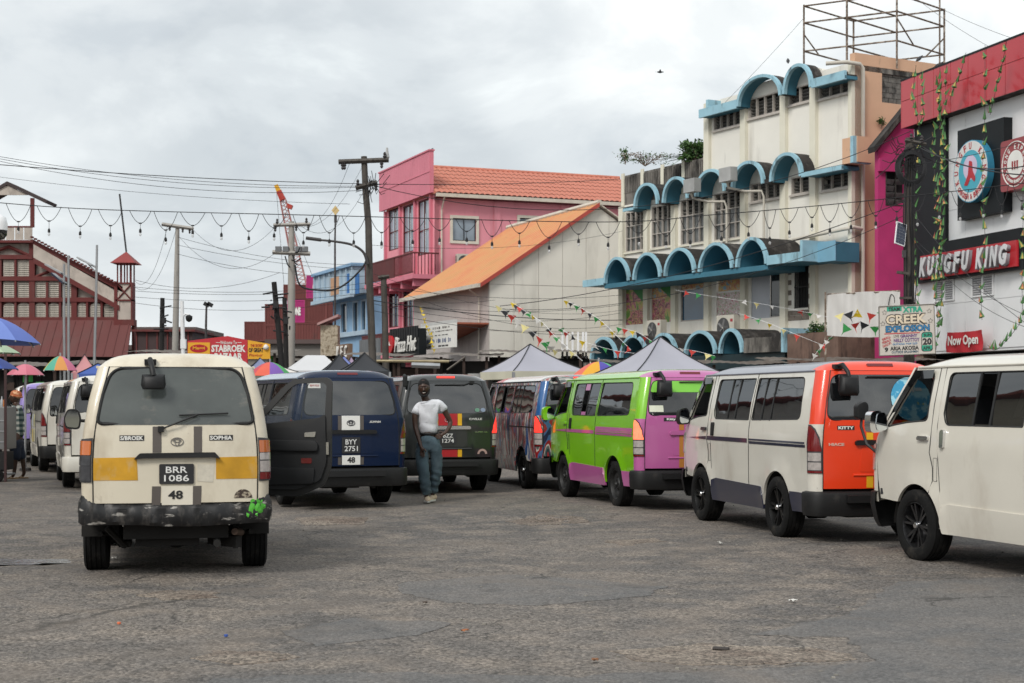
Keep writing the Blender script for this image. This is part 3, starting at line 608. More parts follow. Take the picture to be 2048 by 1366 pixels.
x0, x1, z0, z1 = pxr(K, 0, 1832, 1894, 245, 640, -.1); MB().box(x0, x1, -.16, -.032, fK(1860, 560)[1], zb-.01).build('black_band', BKP, tK)
x0, x1, z0, z1 = pxr(K, 0, 1917, 2010, 248, 432, -.3); MB().box(x0, x1, -.34, -.032, z0, z1).build('sign_back', BKP, tK, bevel=.01)
fl = wall_fn('y', -.36); cx, cz = fK(1953, 343, -.36); r1 = (fK(1986, 343, -.36)[0]-fK(1924, 343, -.36)[0])/2; r2 = (fK(1953, 284, -.36)[1]-fK(1953, 403, -.36)[1])/2
rr = min(r1, r2)*1.12
o = MB().prism([(cx+rr*math.cos(2*PI*i/48), cz+rr*math.sin(2*PI*i/48)) for i in range(48)], fl, -.01, .22).build('round_sign', mat('sign_edge_blue', '3f8fb0', .4), tK, smooth=30)
for ra, m_, of in ((.97, mat('sign_white', 'd8d8d6', .4, var=.03), .225), (.68, mat('sign_cyan', '45a8bd', .4, var=.05), .230), (.40, mat('sign_lilac', 'cfc0d8', .4), .235)): MB().prism([(cx+rr*ra*math.cos(2*PI*i/48), cz+(0 if ra > .5 else rr*.12)+rr*ra*math.sin(2*PI*i/48)) for i in range(48)], fl, of-.006, of).build('sign_disc', m_, o)
RTX = mat('sign_red', 'b3202c', .4)
def arc_text(par, s, cx, cz, rad, h, a0, a1, m, fn, off, flip=False):
    me_ = []; n = len(s)
    for i, ch in enumerate(s):
        if ch == ' ': continue
        a = a0+(a1-a0)*i/(n-1); rot = (a-PI/2) if not flip else (a+PI/2)
        text('sign_letter', ch, m, fn, h*(.25 if ch in 'I1i' else .62), h if not ch.islower() or ch in 'hktl' else h*.75, cx+rad*math.cos(a), cz+rad*math.sin(a), par, bold=.02, off=off, ext=.003, rot=rot)
arc_text(o, 'KUNGFU KING', cx, cz, rr*.82, rr*.22, R(200), R(-20), RTX, fl, .232)
arc_text(o, 'CHICKEN & BURGER', cx, cz, rr*.82, rr*.17, R(218), R(322), RTX, fl, .232, True)
b_ = MB(); b_.prism(rpoly([(cx-.12*rr, cz-.1*rr), (cx-.35*rr, cz-.42*rr), (cx-.15*rr, cz-.45*rr), (cx+.05*rr, cz-.2*rr), (cx+.25*rr, cz-.38*rr), (cx+.32*rr, cz-.25*rr), (cx+.15*rr, cz), (cx+.12*rr, cz+.3*rr), (cx-.05*rr, cz+.35*rr)], .05*rr), fl, .236, .242); b_.build('sign_emblem', RTX, o)
# red square sign of the second brand
MRR = mat('sign_maroon', '8e1c24', .35, var=.04, coat=.3); a0, z0 = fK(2004, 395, -.5); z1 = fK(2030, 268, -.5)[1]; S_ = z1-z0-.3; o = MB().prism(rpoly([(a0, z0+.15), (a0+S_, z0+.15), (a0+S_, z0+.15+S_), (a0, z0+.15+S_)], .12), wall_fn('y', 0), .2, .55).build('square_sign', MRR, tK, smooth=30)
cx, cz = a0+S_/2, z0+.15+S_/2; fl = wall_fn('y', -.55)
for ra, rb in ((.44, .415), ):
    P = [(cx+S_*ra*math.cos(2*PI*i/48), cz+S_*ra*math.sin(2*PI*i/48)) for i in range(48)]; b_ = MB().tube([fl(a, b, .004) for a, b in P+[P[0]]], .018, 5); b_.build('sign_ring', WHT, o)
MB().prism([(cx+S_*.27*math.cos(2*PI*i/40), cz+S_*.27*math.sin(2*PI*i/40)) for i in range(40)], fl, .001, .006).build('sign_disc', WHT, o)
for k in (-1, 0, 1): MB().tube([fl(cx+k*.16*S_*.5+.02*math.sin(t_*3), cz-.1*S_+.16*S_*t_/3, .012) for t_ in range(4)], .03, 6).build('steam_mark', MRR, o)
arc_text(o, 'LOONG EXPRESS', cx, cz, S_*.345, S_*.10, R(205), R(-25), WHT, fl, .006); arc_text(o, 'Chinese Restaurant', cx, cz, S_*.345, S_*.075, R(220), R(320), WHT, fl, .006, True)
# long sign
zc0 = fK(1935, 553, -.2)[1]; zc1 = fK(1935, 475, -.2)[1]; xs0 = fK(1831, 530, -.2)[0]; xs1 = fK(2044, 520, -.2)[0]
MB().box(xs0, xs1, -.26, -.032, zc0, zc1).build('sign_back', BKP, tK, bevel=.01); q0 = fK(1838, 525, -.4)[0]; q1 = fK(2030, 505, -.4)[0]; w0 = fK(1935, 546, -.4)[1]; w1 = fK(1935, 496, -.4)[1]
o = MB().box(q0, q1, -.36, -.262, w0, w1).build('letter_board', mat('board_red', 'b3202a', .4), tK, bevel=.01)
fl = wall_fn('y', -.36); Ls = 'KUNGFU KING'; n = len(Ls); wd = (q1-q0-.3); cw = wd/10.4; x = q0+.15
for ch in Ls:
    ww = cw*(.55 if ch == ' ' else .5 if ch == 'I' else 1)
    if ch != ' ':
        text('sign_letter', ch, mat('letter_white', 'd6d6d8', .4), fl, ww*.86, (w1-w0)*.80, x+ww/2+.03, (w0+w1)/2, o, bold=.05, off=.16, ext=.012, shear=.25); text('letter_side', ch, mat('letter_grey', '8d9096', .5), fl, ww*.88, (w1-w0)*.82, x+ww/2-.01, (w0+w1)/2-.02, o, bold=.05, off=.075, ext=.07, shear=.25)
    x += ww*1.02
for q in ((1872, 1911, 560, 603, 2), (1946, 1990, 549, 593, 2)):
    a0, a1, b0, b1 = pxr(K, 0, *q[:4]); fn = wall_fn('y', -.03); w = frame_mesh(fn, a0, a1, b0, b1, .05, 0, .05, 2, wi=.1).build('vent', WHP, tK); louvres(wall_fn('y', -.06), w, a0, a1, b0, b1, .05, 2, WHP, .075); MB().box(a0, a1, -.045, -.032, b0, b1).build('vent_back', mat('vent_grey', (.22, .22, .23), .7), w)
a0, a1, b0, b1 = pxr(K, 0, 1893, 1965, 662, 703, -.35); b_ = MB(); b_.grid(lambda i, j: (a0+(a1-a0)*i/14, -.35-.03*math.sin(i*1.1+j), b0+(b1-b0)*j/5-.03*math.sin(PI*i/14)), 15, 6)
p = K.w((0, 0, 0)); bn = thing('banner', 'small red fabric banner reading Now Open under the white restaurant wall', 'banner', tuple(K.o), K.rz)
b_.build('cloth', mat('banner_red', 'b82832', .7, var=.1), bn, smooth=60, recalc=False); text('banner_text', 'Now Open', WHT, wall_fn('y', -.40), (a1-a0)*.84, (b1-b0)*.62, (a0+a1)/2, (b0+b1)/2, bn, bold=.03)
# spot lights tucked below the fascia
for i in range(3): MB().lathe([(.09, 0), (.09, -.03), (.06, -.04)], 14, None, (2.2+i*2.6, -.25, zb-.002)).build('downlight', CHR, tK)
# ---------------------------------------------------------------- rooftop sign frame
RST = mat('rusty_steel', (.17, .125, .095), .8, .3, var=.4, vs=6, dirt=((.42, .36, .30), .5, .6, 5, 1))
tR = thing('rooftop_frame', 'empty rusty steel billboard frame standing on the cream block roof', 'frame', (0, 0, 0))
A_, B_, D_ = Vector((11.3, 60, 0)), Vector((13.75, 62.4, 0)), Vector((16.9, 60.6, 0)); N_ = A_+D_-B_
Z = [15.05, 16.15, 16.8]; z0 = 14.4
def bar(p, q, r=.034): MB().tube([p, q], r, 6).build('bar', RST, tR)
U = lambda v, z: Vector((v.x, v.y, z))
for c in (A_, B_, D_, N_): bar(U(c, z0-.4), U(c, 16.85 if c is not N_ else 18.2), .04)
for z in Z:
    for p, q in ((A_, B_), (B_, D_), (D_, N_), (N_, A_)): bar(U(p, z), U(q, z))
    bar(U(A_.lerp(N_, .47), z), U(B_.lerp(D_, .47), z), .035)
bar(U(A_.lerp(N_, .47), z0), U(A_.lerp(N_, .47), 18), .045); bar(U(D_.lerp(N_, .1), z0), U(D_.lerp(N_, .1), 18))
bar(U(A_, 15.7), U(A_.lerp(B_, .3), 15.05), .03); bar(U(N_, 15.9), U(N_.lerp(D_, .35), 15.05), .03); bar(U(D_, 15.7), U(D_.lerp(B_, .2), 15.05), .03)
# ---------------------------------------------------------------- pink block with tiled roof
Pk = Frame(-4.4, 88, 22); tP = thing('pink_building', 'pink building with terracotta tiled roof, tall front windows and maroon balconies', 'building', tuple(Pk.o), Pk.rz)
PNK = mat('pink_render', 'e394a0', .85, var=.06, vs=.5, bump=.1, bs=8, dirt=((.30, .12, .13), .54, .9, .9, 6), dirt2=((.08, .04, .04), .70, .85, 1.2, 6)); PNF = mat('pink_cladding', 'cf7a8a', .7, var=.08, vs=.8, dirt=((.35, .12, .15), .58, .9, 1.2, 8)); MRN = mat('maroon_paint', '5a1f20', .7, var=.15, dirt=((.09, .03, .03), .55, .8, 3, 2))
PL = Pk.f(770, 450)[0]; zp = Pk.f(868, 303)[1]; zpb = Pk.f(868, 387)[1]; yE = Pk.g(1300, 400)[0]; ze = Pk.g(1000, 398)[1]
wf = [(777, 799, 417, 500), (806, 829, 409, 505), (836, 858, 399, 510), (777, 799, 562, 655), (806, 829, 562, 655), (836, 858, 562, 655)]
panel([(PL, 0), (0, 0), (0, zpb), (PL, zpb)], holes(Pk, 0, wf), wall_fn('y', 0), .3).build('front_wall', PNK, tP, recalc=False)
n_ = 22
for i in range(n_): x0 = PL-.15+(0.3-PL)*i/n_; MB().box(x0, x0+(.3-PL)/n_-.012, -.34, -.28, zpb, zp).build('cladding_board', PNF, tP)
MB().box(PL-.15, .15, -.28, -.1, zpb+.02, zp-.02).build('parapet_core', PNF, tP); MB().box(PL-.2, .2, -.40, -.05, zp, zp+.08).box(PL-.16, .16, -.37, -.341, (zp+zpb)/2, (zp+zpb)/2+.05).build('coping', PNF, tP)
for q in wf:
    a0, a1, b0, b1 = pxr(Pk, 0, *q); fn = wall_fn('y', .1); w = frame_mesh(fn, a0, a1, b0, b1, .08, 0, .06, 2, (.45,)).build('window', MRN, tP)
    for c in range(2):
        x0 = a0+(a1-a0)*c/2+.05; x1 = a0+(a1-a0)*(c+1)/2-.05
        for z0, z1 in ((.03, .44), (.46, .97)): MB().box(x0, x1, .11, .12, b0+(b1-b0)*z0, b0+(b1-b0)*z1).build('pane', WINSKY if q[2] < 500 else WIN, w)
for px in (773, 802.5, 832.5, 864): x = Pk.f(px, 450)[0]; MB().box(x-.12, min(x+.12, -.001), -.15, -.002, 0, zpb-.01).build('pilaster', PNF, tP)
wsd = [(905, 952, 437, 482), (1039, 1090, 437, 482)]
panel([(0.002, 0), (yE, 0), (yE, ze), (.002, ze)], holes(Pk, 1, wsd), wall_fn('x', 0), .3).build('side_wall', PNK, tP, recalc=False)
for q in wsd:
    a0, a1, b0, b1 = pxr(Pk, 1, *q); fn = wall_fn('x', 0); w = frame_mesh(fn, a0-.16, a1+.16, b0-.16, b1+.16, .16, .002, .07, 1).build('window', mat('window_surround', 'd6cfc0', .7), tP)
    frame_mesh(wall_fn('x', -.1), a0, a1, b0, b1, .05, 0, .05, 2).build('sash', BLK, w); MB().box(-.12, -.11, a0, (a0+a1)/2, b0, b1).build('pane', WINSKY, w); MB().box(-.12, -.11, (a0+a1)/2+.01, a1, b0, b1).build('pane', WINSKY, w)
for px in (994, 1128): y = Pk.g(px, 450)[0]; MB().box(.002, .08, y-.2, y+.2, 0, ze-.2).build('pilaster', PNK, tP)
zr_ = Pk.on(1000, 343, 0, -4.2).z; TER = mat('terracotta_tile', 'c07864', .75, var=.18, vs=2.5, dirt=((.50, .20, .13), .55, .8, 2, 1), bump=.2, bs=20)
def rtile(L, Wd): 
    return MB().grid(lambda i, j: ((i/8-.5)*Wd, L*j, .055*math.sin(PI*i/8)+.025*(1-j)), 9, 2).mesh('roof_tile', 60, False)
ex, ez = .55, ze+.10; sl = Vector((-4.2-ex, 0, zr_-ez)); SLn = sl.length; nr = 7; nc = 42; y0_, y1_ = -.1, yE; TL = SLn/nr; TW = (y1_-y0_)/nc
mt = rtile(TL*1.08, TW); aa = math.atan2(zr_-ez, 4.2+ex)
MB().add([(ex, y0_, ez-.03), (ex, y1_, ez-.03), (-4.2, y1_, zr_-.03), (-4.2, y0_, zr_-.03), (-8.9, y1_, ez-.03), (-8.9, y0_, ez-.03)], [(0, 1, 2, 3), (3, 2, 4, 5), (0, 3, 5), (1, 4, 2)]).build('roof_deck', TER, tP, recalc=False)
for r in range(nr):
    for c in range(nc):
        o = link('roof_tile', mt, TER, tP); o.location = (ex-math.cos(aa)*TL*r, y0_+TW*(c+.5), ez+math.sin(aa)*TL*r+.01*rnd.random()); o.rotation_euler = (aa, 0, PI/2)
MB().tube([(-4.2, y0_, zr_+.03), (-4.2, y1_, zr_+.03)], .12, 8).build('ridge', TER, tP)
GUT = mat('white_gutter', 'c9c0b2', .6, var=.12, vs=4, dirt=((.2, .17, .13), .6, .8, 3, 3)); MB().box(ex-.02, ex+.14, y0_, y1_, ez-.22, ez-.02).build('gutter', GUT, tP); MB().box(.01, ex-.03, y0_, y1_, ez-.24, ez-.20).build('eaves', MRN, tP)
y = Pk.g(882, 450)[0]; MB().tube([(ex+.05, y, ez-.2), (.4, y, ez-.5), (.12, y, ez-.9), (.1, y, 7.0)], .05, 8).build('drain_pipe', GUT, tP)
# balconies
for zc_, px0, nm in ((Pk.f(868, 540, -1.2)[1], 732, 1), (Pk.f(868, 700, -1.2)[1], 726, 2)):
    x0 = Pk.f(px0, 540 if nm == 1 else 690, -1.4)[0]; MB().box(x0, .55, -1.5, -.002, zc_-.25, zc_).build('balcony_slab', PNF, tP); MB().box(.552-.001, .56, -1.5, .3, zc_-.25, zc_).build('slab_edge', PNF, tP)
    MB().box(x0, -2.9, -1.48, -1.42, zc_+.05, zc_+1.15).build('balcony_panel', MRN, tP); MB().box(x0, .5, -1.5, -1.4, zc_+1.16, zc_+1.24).box(.43, .5, -1.4, .1, zc_+1.16, zc_+1.24).box(-2.9, .5, -1.48, -1.42, zc_+.08, zc_+.14).build('handrail', MRN, tP)
    for i in range(17): MB().box(-2.85+i*.2, -2.81+i*.2, -1.47, -1.43, zc_+.14, zc_+1.16).build('baluster', MRN, tP)
    for i in range(7): MB().box(.44, .48, -1.35+i*.2, -1.31+i*.2, zc_, zc_+1.16).build('baluster', MRN, tP)
    for i in range(5): xb = x0+.3+i*(.2-x0)/4.2; MB().box(xb-.15, xb+.15, -1.3, -.004, zc_-.65, zc_-.26).build('bracket', PNF, tP)
aircon(Pk, 931, 522, .45, 1.0, .8, 'air conditioner on the pink side wall just above the orange roof', side=True)
# ---------------------------------------------------------------- white gabled hall with orange roof
Wh = Frame(-1.06, 72.3, 22); tW = thing('white_hall', 'white panelled gable-ended hall with faded orange metal roof', 'building', tuple(Wh.o), Wh.rz)
WPN = mat('white_wall_panel', 'e2ded4', .7, var=.05, vs=.5, dirt=((.38, .35, .30), .55, .95, .7, 5)); SID = mat('grey_siding', 'b8b0ac', .7, var=.08, vs=1, dirt=((.28, .25, .23), .6, .9, 1, 8)); ORR = mat('orange_roof', 'cc9460', .6, var=.14, vs=.5, dirt=('bd6a4c', .42, .8, .5, 1), dirt2=((.16, .10, .07), .62, .85, 1.5, .5))
e0 = Wh.g(980, 558); ap = Wh.g(1194, 412); e1 = Wh.g(1262, 462); XF = Wh.f(828, 588)[0]
outl = [(0, 0), (e1[0], 0), (e1[0], e1[1]), ap, (0, e0[1])]
MB().prism(outl, wall_fn('x', 0), -.3, -.02).build('gable_wall', SID, tW)
cols = [0]+[Wh.g(px, 600)[0] for px in (1028, 1077, 1125, 1172, 1218)]+[e1[0]]
def clipz(y): return e0[1]+(ap[1]-e0[1])*y/ap[0] if y <= ap[0] else ap[1]+(e1[1]-ap[1])*(y-ap[0])/(e1[0]-ap[0])
zj = [0, Wh.g(1076, 663)[1], Wh.g(1076, 571)[1], 40]
for a, b in zip(cols, cols[1:]):
    for z0, z1 in zip(zj, zj[1:]):
        pts = [a+.012]+([ap[0]] if a < ap[0] < b else [])+[b-.012]
        top = [(y, min(z1-.012, clipz(y)-.02)) for y in pts]
        if all(z <= z0+.05 for _, z in top): continue
        P = [(a+.012, z0+.012), (b-.012, z0+.012)]+[t_ for t_ in reversed(top)]
        P = [(y, max(z, z0+.013)) for y, z in P]
        MB().prism(P, wall_fn('x', 0), -.018, .012).build('wall_panel', WPN, tW)
nb = 26
MB().box(XF, -.32, .02, .2, 0, e0[1]-.05).build('front_wall', SID, tW)
for i in range(nb): x0 = XF+(0-XF)*i/nb; MB().box(x0, x0-XF/nb-.02, -.02, .018, 2.2, e0[1]-.06).build('siding_board', SID, tW)
r0 = Vector((0, -.55, e0[1]-.30)); rdir = Vector((0, ap[0]+.55, ap[1]-e0[1]+.34+.02)); nst = 22
XR = XF-.4
for i in range(nst):
    x0 = XR+(.25-XR)*i/nst; x1 = XR+(.25-XR)*(i+1)/nst-.01
    b_ = MB(); p = [Vector((x, 0, 0))+r0+rdir*t_ for t_ in (0, 1) for x in (x0, x1)]; up = Vector((0, 0, .06)); b_.add([tuple(v) for v in p]+[tuple(v+up) for v in p], [(0, 1, 3, 2), (4, 6, 7, 5), (0, 4, 5, 1), (2, 3, 7, 6), (0, 2, 6, 4), (1, 5, 7, 3)]); b_.tube([p[1]+up, p[3]+up], .04, 4)
    b_.build('roof_sheet', ORR, tW, recalc=True)
q0 = r0+rdir; MB().add([(XR, q0.y, q0.z), (.25, q0.y, q0.z), (.25, e1[0]+.5, e1[1]-.2), (XR, e1[0]+.5, e1[1]-.2), (XR, q0.y, q0.z+.06), (.25, q0.y, q0.z+.06), (.25, e1[0]+.5, e1[1]-.14), (XR, e1[0]+.5, e1[1]-.14)], [(0, 1, 2, 3), (7, 6, 5, 4), (1, 5, 6, 2), (3, 2, 6, 7), (0, 3, 7, 4), (0, 4, 5, 1)]).build('rear_roof', GUT, tW)
MB().tube([(XR, q0.y, q0.z+.08), (.3, q0.y, q0.z+.08)], .14, 6).build('ridge_cap', GUT, tW); MB().box(XR, .3, -.70, -.56, e0[1]-.42, e0[1]-.24).build('gutter', GUT, tW)
RBG = mat('red_barge', 'b04a40', .6, var=.1); MB().add([tuple(v) for v in (r0+Vector((.26, 0, -.12)), r0+rdir+Vector((.26, 0, -.12)), r0+rdir+Vector((.26, 0, .08)), r0+Vector((.26, 0, .08)), r0+Vector((.31, 0, -.12)), r0+rdir+Vector((.31, 0, -.12)), r0+rdir+Vector((.31, 0, .08)), r0+Vector((.31, 0, .08)))], [(0, 1, 2, 3), (7, 6, 5, 4), (0, 4, 5, 1), (3, 2, 6, 7)]).build('barge_board', RBG, tW)
MB().box(XF-.05, XF+.1, 0, 14, 0, e0[1]-.1).build('end_wall', SID, tW)
MB().tube([(-.9, -.65, e0[1]-.45), (-.95, -.15, e0[1]-.8), (-1.1, -.12, 3.5)], .04, 6).build('drain_pipe', PIP, tW)
x, z = Wh.f(905, 668, -.02); MB().prism([(x, z-.4), (.0, z+.25), (0, z+.33), (x, z-.32)], lambda a, b, d: (a, d, b), -1.6, -.03).build('lean_to_roof', mat('rusty_sheet', 'a8604a', .8, var=.2), tW)
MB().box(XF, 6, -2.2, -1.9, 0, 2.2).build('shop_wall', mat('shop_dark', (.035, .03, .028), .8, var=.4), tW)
# ---------------------------------------------------------------- pale blue house, containers and crane beyond
Bl = Frame(*at(737, 600, 103).xy, 22); tB_ = thing('blue_house', 'pale blue shophouse with upper gallery left of the wooden pole', 'building', tuple(Bl.o), Bl.rz)
PBL = mat('pale_blue_paint', '86a9c8', .8, var=.1, dirt=((.25, .35, .45), .55, .9, 1, 4)); DBL = mat('deep_blue_paint', '2f6cab', .7, var=.1); WHB = mat('off_white_paint', 'a8bccb', .8, var=.08)
BL_ = Bl.f(657, 600)[0]; zt0 = Bl.f(700, 543)[1]; zm = Bl.f(700, 595)[1]; zm2 = Bl.f(700, 665)[1]
wb = [(683, 694, 607, 665), (707, 716, 605, 663), (724, 732, 602, 660)]
panel([(BL_+1.2, 0), (0, 0), (0, zm), (BL_+1.2, zm)], holes(Bl, 0, wb), wall_fn('y', 0), .25).build('front_wall', PBL, tB_, recalc=False); MB().box(BL_, 0, -1.0, 6, zm+.02, zt0).build('upper_storey', WHB, tB_); MB().box(BL_-.2, .2, -1.25, 6, zt0, zt0+.2).build('roof', PBL, tB_)
for q in wb:
    a0, a1, b0, b1 = pxr(Bl, 0, *q); w = frame_mesh(wall_fn('y', .0), a0-.1, a1+.1, b0-.1, b1+.1, .12, .002, .05).build('window', WHB, tB_); MB().box(a0, a1, .1, .12, b0, b1).build('pane', WIN, w)
for q in ((692, 699, 548, 590), (712, 719, 548, 588)): a0, a1, b0, b1 = pxr(Bl, 0, *q, -1.0); MB().box(a0, a1, -1.06, -1.0, b0, b1).build('door', DBL, tB_)
for q in ((660, 678, 555, 590), (700, 710, 550, 590)): a0, a1, b0, b1 = pxr(Bl, 0, *q, -1.0); MB().box(a0, a1, -1.04, -1.0, b0, b1).build('wall_panel', mat('mural', 'c49a7a', .8, var=.2, vs=2) if q[0] == 660 else WHB, tB_)
for i in range(8): x = BL_+.1+i*(-BL_-.2)/7; MB().box(x-.06, x+.06, -1.15, -1.01, zm-.2, zt0).build('post', WHB, tB_)
MB().box(BL_-.1, .1, -1.3, -1.02, zm-.25, zm).box(BL_+1, .1, -.3, -.01, zm2-.3, zm2).build('balcony_slab', WHB, tB_)
MB().box(-.25, 0, .26, 8, 0, zt0-.01).build('side_wall', PBL, tB_)
tq = thing('stone_house', 'small pale stone-patterned house with pinkish roof below the blue house', 'building', tuple(at(659, 690, 86)), 0)
MB().box(-.5, .45, 0, 1.2, -4, 1.1).build('wall', mat('rubble_wall', 'b3a793', .9, var=.3, vs=6, dirt=('7a6c58', .5, .6, 5, 1)), tq); MB().prism([(-.65, 1.08), (.5, 1.55), (.5, 1.7), (-.65, 1.2)], lambda a, b, d: (a, d, b), -.3, 1.3).build('roof', mat('pink_roof', 'b08a88', .8), tq)
CBR = mat('container_brown', '6e3834', .7, var=.12, vs=.6, dirt=((.08, .035, .03), .58, .8, .5, 2)); CMG = mat('container_magenta', 'b02a74', .6, var=.06, vs=.5)
YC = 185.0
def container(px0, px1, yt, yb, m, lab, txt=None, ang=-.18, L=12.2):
    p = at(px0, yb, YC); q = at(px1, yt, YC); w = q.x-p.x; h = q.z-p.z
    t = thing('shipping_container', lab, 'container', (p.x, YC, p.z), 0, 'stacked shipping containers'); body = MB(); n = 14
    body.box(0, w, .06, L, .02, h-.02).build('body', m, t); b = MB()
    for i in range(n): x = w*(i+.25)/n; b.box(x, x+w*.5/n, .0, .058, .14, h-.14)
    b.box(0, w, -.03, .058, 0, .13).box(0, w, -.03, .058, h-.13, h).box(-.02, .12, -.04, .05, 0, h).box(w-.12, w+.02, -.04, .05, 0, h).build('corrugated_end', m, t)
    if txt: text('logo_text', txt, WHT, lambda a, b_, o: (a, -.05-o, b_), w*.45, h*.38, w*.55, h*.5, t, bold=.06)
container(613, 651, 551, 597, CMG, 'magenta container with white lettering, top of the stack', 'ONE'); container(575, 609, 600, 645, CMG, 'magenta container half hidden behind the concrete pole', 'ONE')
container(567, 612.4, 569, 599, CBR, 'brown container left of the top magenta one'); container(530, 574, 608, 650, CBR, 'brown container at the left shoulder of the stack'); container(609.6, 652, 597.5, 645, CBR, 'brown container directly under the top magenta one'); container(652.6, 690, 598, 645, CBR, 'brown container half hidden behind the pale blue house')
container(530, 574, 650.5, 692, CBR, 'lowest brown container at the left of the stack'); container(575, 652, 645.5, 692, CBR, 'long brown container at the foot of the stack'); container(489, 529, 643, 682, CBR, 'lone brown container with ribbed doors left of the stack')
CRD = mat('crane_red', 'a8382c', .6, var=.1); CRY = mat('crane_yellow', 'd8a020', .6); CPK = mat('crane_faded', 'b07570', .7)
tc_ = thing('crane', 'tall red lattice crane boom with yellow tip rising behind the containers', 'crane', tuple(at(606, 560, 215))); Oc = tc_.location
pA_ = at(609, 600, 215)-Oc; pB_ = at(566, 400, 215)-Oc; pC_ = at(552, 370, 215)-Oc; dw = Vector((.75, 0, .2)); dv = Vector((0, .75, 0)); b = MB(); n = 26; rails = [pA_+dw+dv, pA_-dw+dv, pA_-dw-dv, pA_+dw-dv]; ends = [pB_+dw*.5+dv*.5, pB_-dw*.5+dv*.5, pB_-dw*.5-dv*.5, pB_+dw*.5-dv*.5]
for r_, e_ in zip(rails, ends): b.tube([r_, e_], .06, 4)
for i in range(n):
    for k in range(4): b.tube([rails[k].lerp(ends[k], i/n), rails[(k+1) % 4].lerp(ends[(k+1) % 4], (i+1)/n)], .05, 3)
b.build('boom', CPK, tc_); MB().tube([pB_, pB_.lerp(pC_, .6)], .5, 6, r1=.42).build('boom_head', CRD, tc_); MB().tube([pB_.lerp(pC_, .55), pC_], .38, 6, r1=.3).build('boom_tip', CRY, tc_); MB().obox(pB_+Vector((.9, 0, -.9)), (.8, .8, .6), M=Matrix.Rotation(.4, 3, 'Y')).build('sheave_box', CRD, tc_)
MB().tube([pC_, at(572, 620, 215)-Oc], .03, 3).tube([pC_, at(660, 640, 215)-Oc], .03, 3).build('hoist_cable', BLK, tc_)
# ---------------------------------------------------------------- red and white market hall, far left
Mk = Frame(*at(0, 600, 100).xy, 90); tK2 = thing('market_hall', 'red and white iron market hall with louvred arches and corner turret', 'building', tuple(Mk.o), Mk.rz)
MR = mat('market_red', '622826', .8, var=.15, vs=1, dirt=((.12, .05, .045), .5, .8, 1, 3)); MS = mat('market_skirt', '653634', .75, var=.10, vs=.4, dirt=((.12, .055, .05), .5, .8, .5, 6)); MW = mat('market_white', 'b8aea4', .85, var=.2, vs=1, dirt=((.20, .17, .15), .5, .8, 1.5, 2)); MLV = mat('market_louvre', 'cfc8bc', .8, var=.25, vs=2, dirt=((.13, .12, .11), .48, .7, .8, 1.5))
mk = lambda px, py, y=0: Mk.f(px, py, y); X = lambda px: mk(px, 600)[0]; Zz = lambda py: mk(0, py)[1]
MB().box(-14, X(240), .1, .4, Zz(640), Zz(480)).prism([(X(72), Zz(487)), (X(240), Zz(583)), (X(240), Zz(600)), (X(72), Zz(600))], lambda a, b, d: (a, d, b), .1, .4).build('wall_core', MW, tK2) if False else MB().prism([(-14, Zz(640)), (X(268), Zz(640)), (X(268), Zz(600)), (X(240), Zz(583)), (X(72), Zz(487)), (-14, Zz(487))], lambda a, b, d: (a, d, b), .1, .4).build('wall_core', MW, tK2)
ra, rb = (X(72), Zz(487)), (X(243), Zz(578))
MB().prism([(ra[0]-.2, ra[1]-.05), (rb[0]+.2, rb[1]-.25), (rb[0]+.2, rb[1]+.12), (ra[0]-.2, ra[1]+.3)], lambda a, b, d: (a-.31*max(d, 0), d, b), -.5, 10).build('roof', MR, tK2)
MB().prism([(ra[0], ra[1]-.1), (rb[0], rb[1]-.3), (rb[0], rb[1]-1.1), (ra[0], ra[1]-.95)], lambda a, b, d: (a, d, b), -.55, -.45).build('gable_board', MW, tK2); MB().prism([(ra[0], ra[1]-.96), (rb[0], rb[1]-1.1), (rb[0], rb[1]-1.42), (ra[0], ra[1]-1.3)], lambda a, b, d: (a, d, b), -.58, -.42).build('barge_board', MR, tK2)
for i in range(26): t_ = i/26; MB().obox((ra[0]+(rb[0]-ra[0])*t_, -.8, ra[1]+.32+(rb[1]-ra[1])*t_-.05*t_), (.14, .3, .10)).build('roof_rib', MR, tK2)
for px, yt in ((-40, 487), (3, 520), (33, 520), (66, 487), (96, 565), (122, 565), (150, 545), (176, 600), (205, 600), (236, 575)):
    MB().box(X(px)-(.18 if px in (66, 150, 236) else .07), X(px)+(.18 if px in (66, 150, 236) else .07), -.25, .09, Zz(640), Zz(yt)).build('post', MR, tK2)
for y_, x1 in ((640, 268), (601, 268), (559, 150), (516, 68)): MB().box(-14, X(x1), -.3, .088, Zz(y_)-.1, Zz(y_)+.18).build('beam', MR, tK2)
lv = MB().box(-.5, .5, -.05, .04, -.030, .024).mesh('louvre_slat')
def mwin(px0, px1, yt, yb, arch_=False):
    a0, a1, b0, b1 = X(px0), X(px1), Zz(yb), Zz(yt); w = frame_mesh(wall_fn('y', -.0), a0, a1, b0, b1, .05, .0, .1).build('window', MW, tK2); n = 8; MB().box(a0, a1, .0, .08, b0, b1).build('backing', STN2, w)
    for k in range(n):
        o = link('louvre_slat', lv, MLV, w); o.location = ((a0+a1)/2, -.04, b0+.05+(b1-b0-.1)*(k+.5)/n); o.scale = (a1-a0-.1, 1, (b1-b0)/n/.1)
    if arch_:
        c = (a0+a1)/2; P = [(a0-.05, b1-.25), (a0-.05, b1+.12), (a1+.05, b1+.12), (a1+.05, b1-.25)]+[(c+(a1-a0)/2*math.cos(PI*k/8), b1-.25+.27*math.sin(PI*k/8)) for k in range(9)]
        panel(P, [], wall_fn('y', -.10), .02).build('arch_head', MR, w, recalc=False)
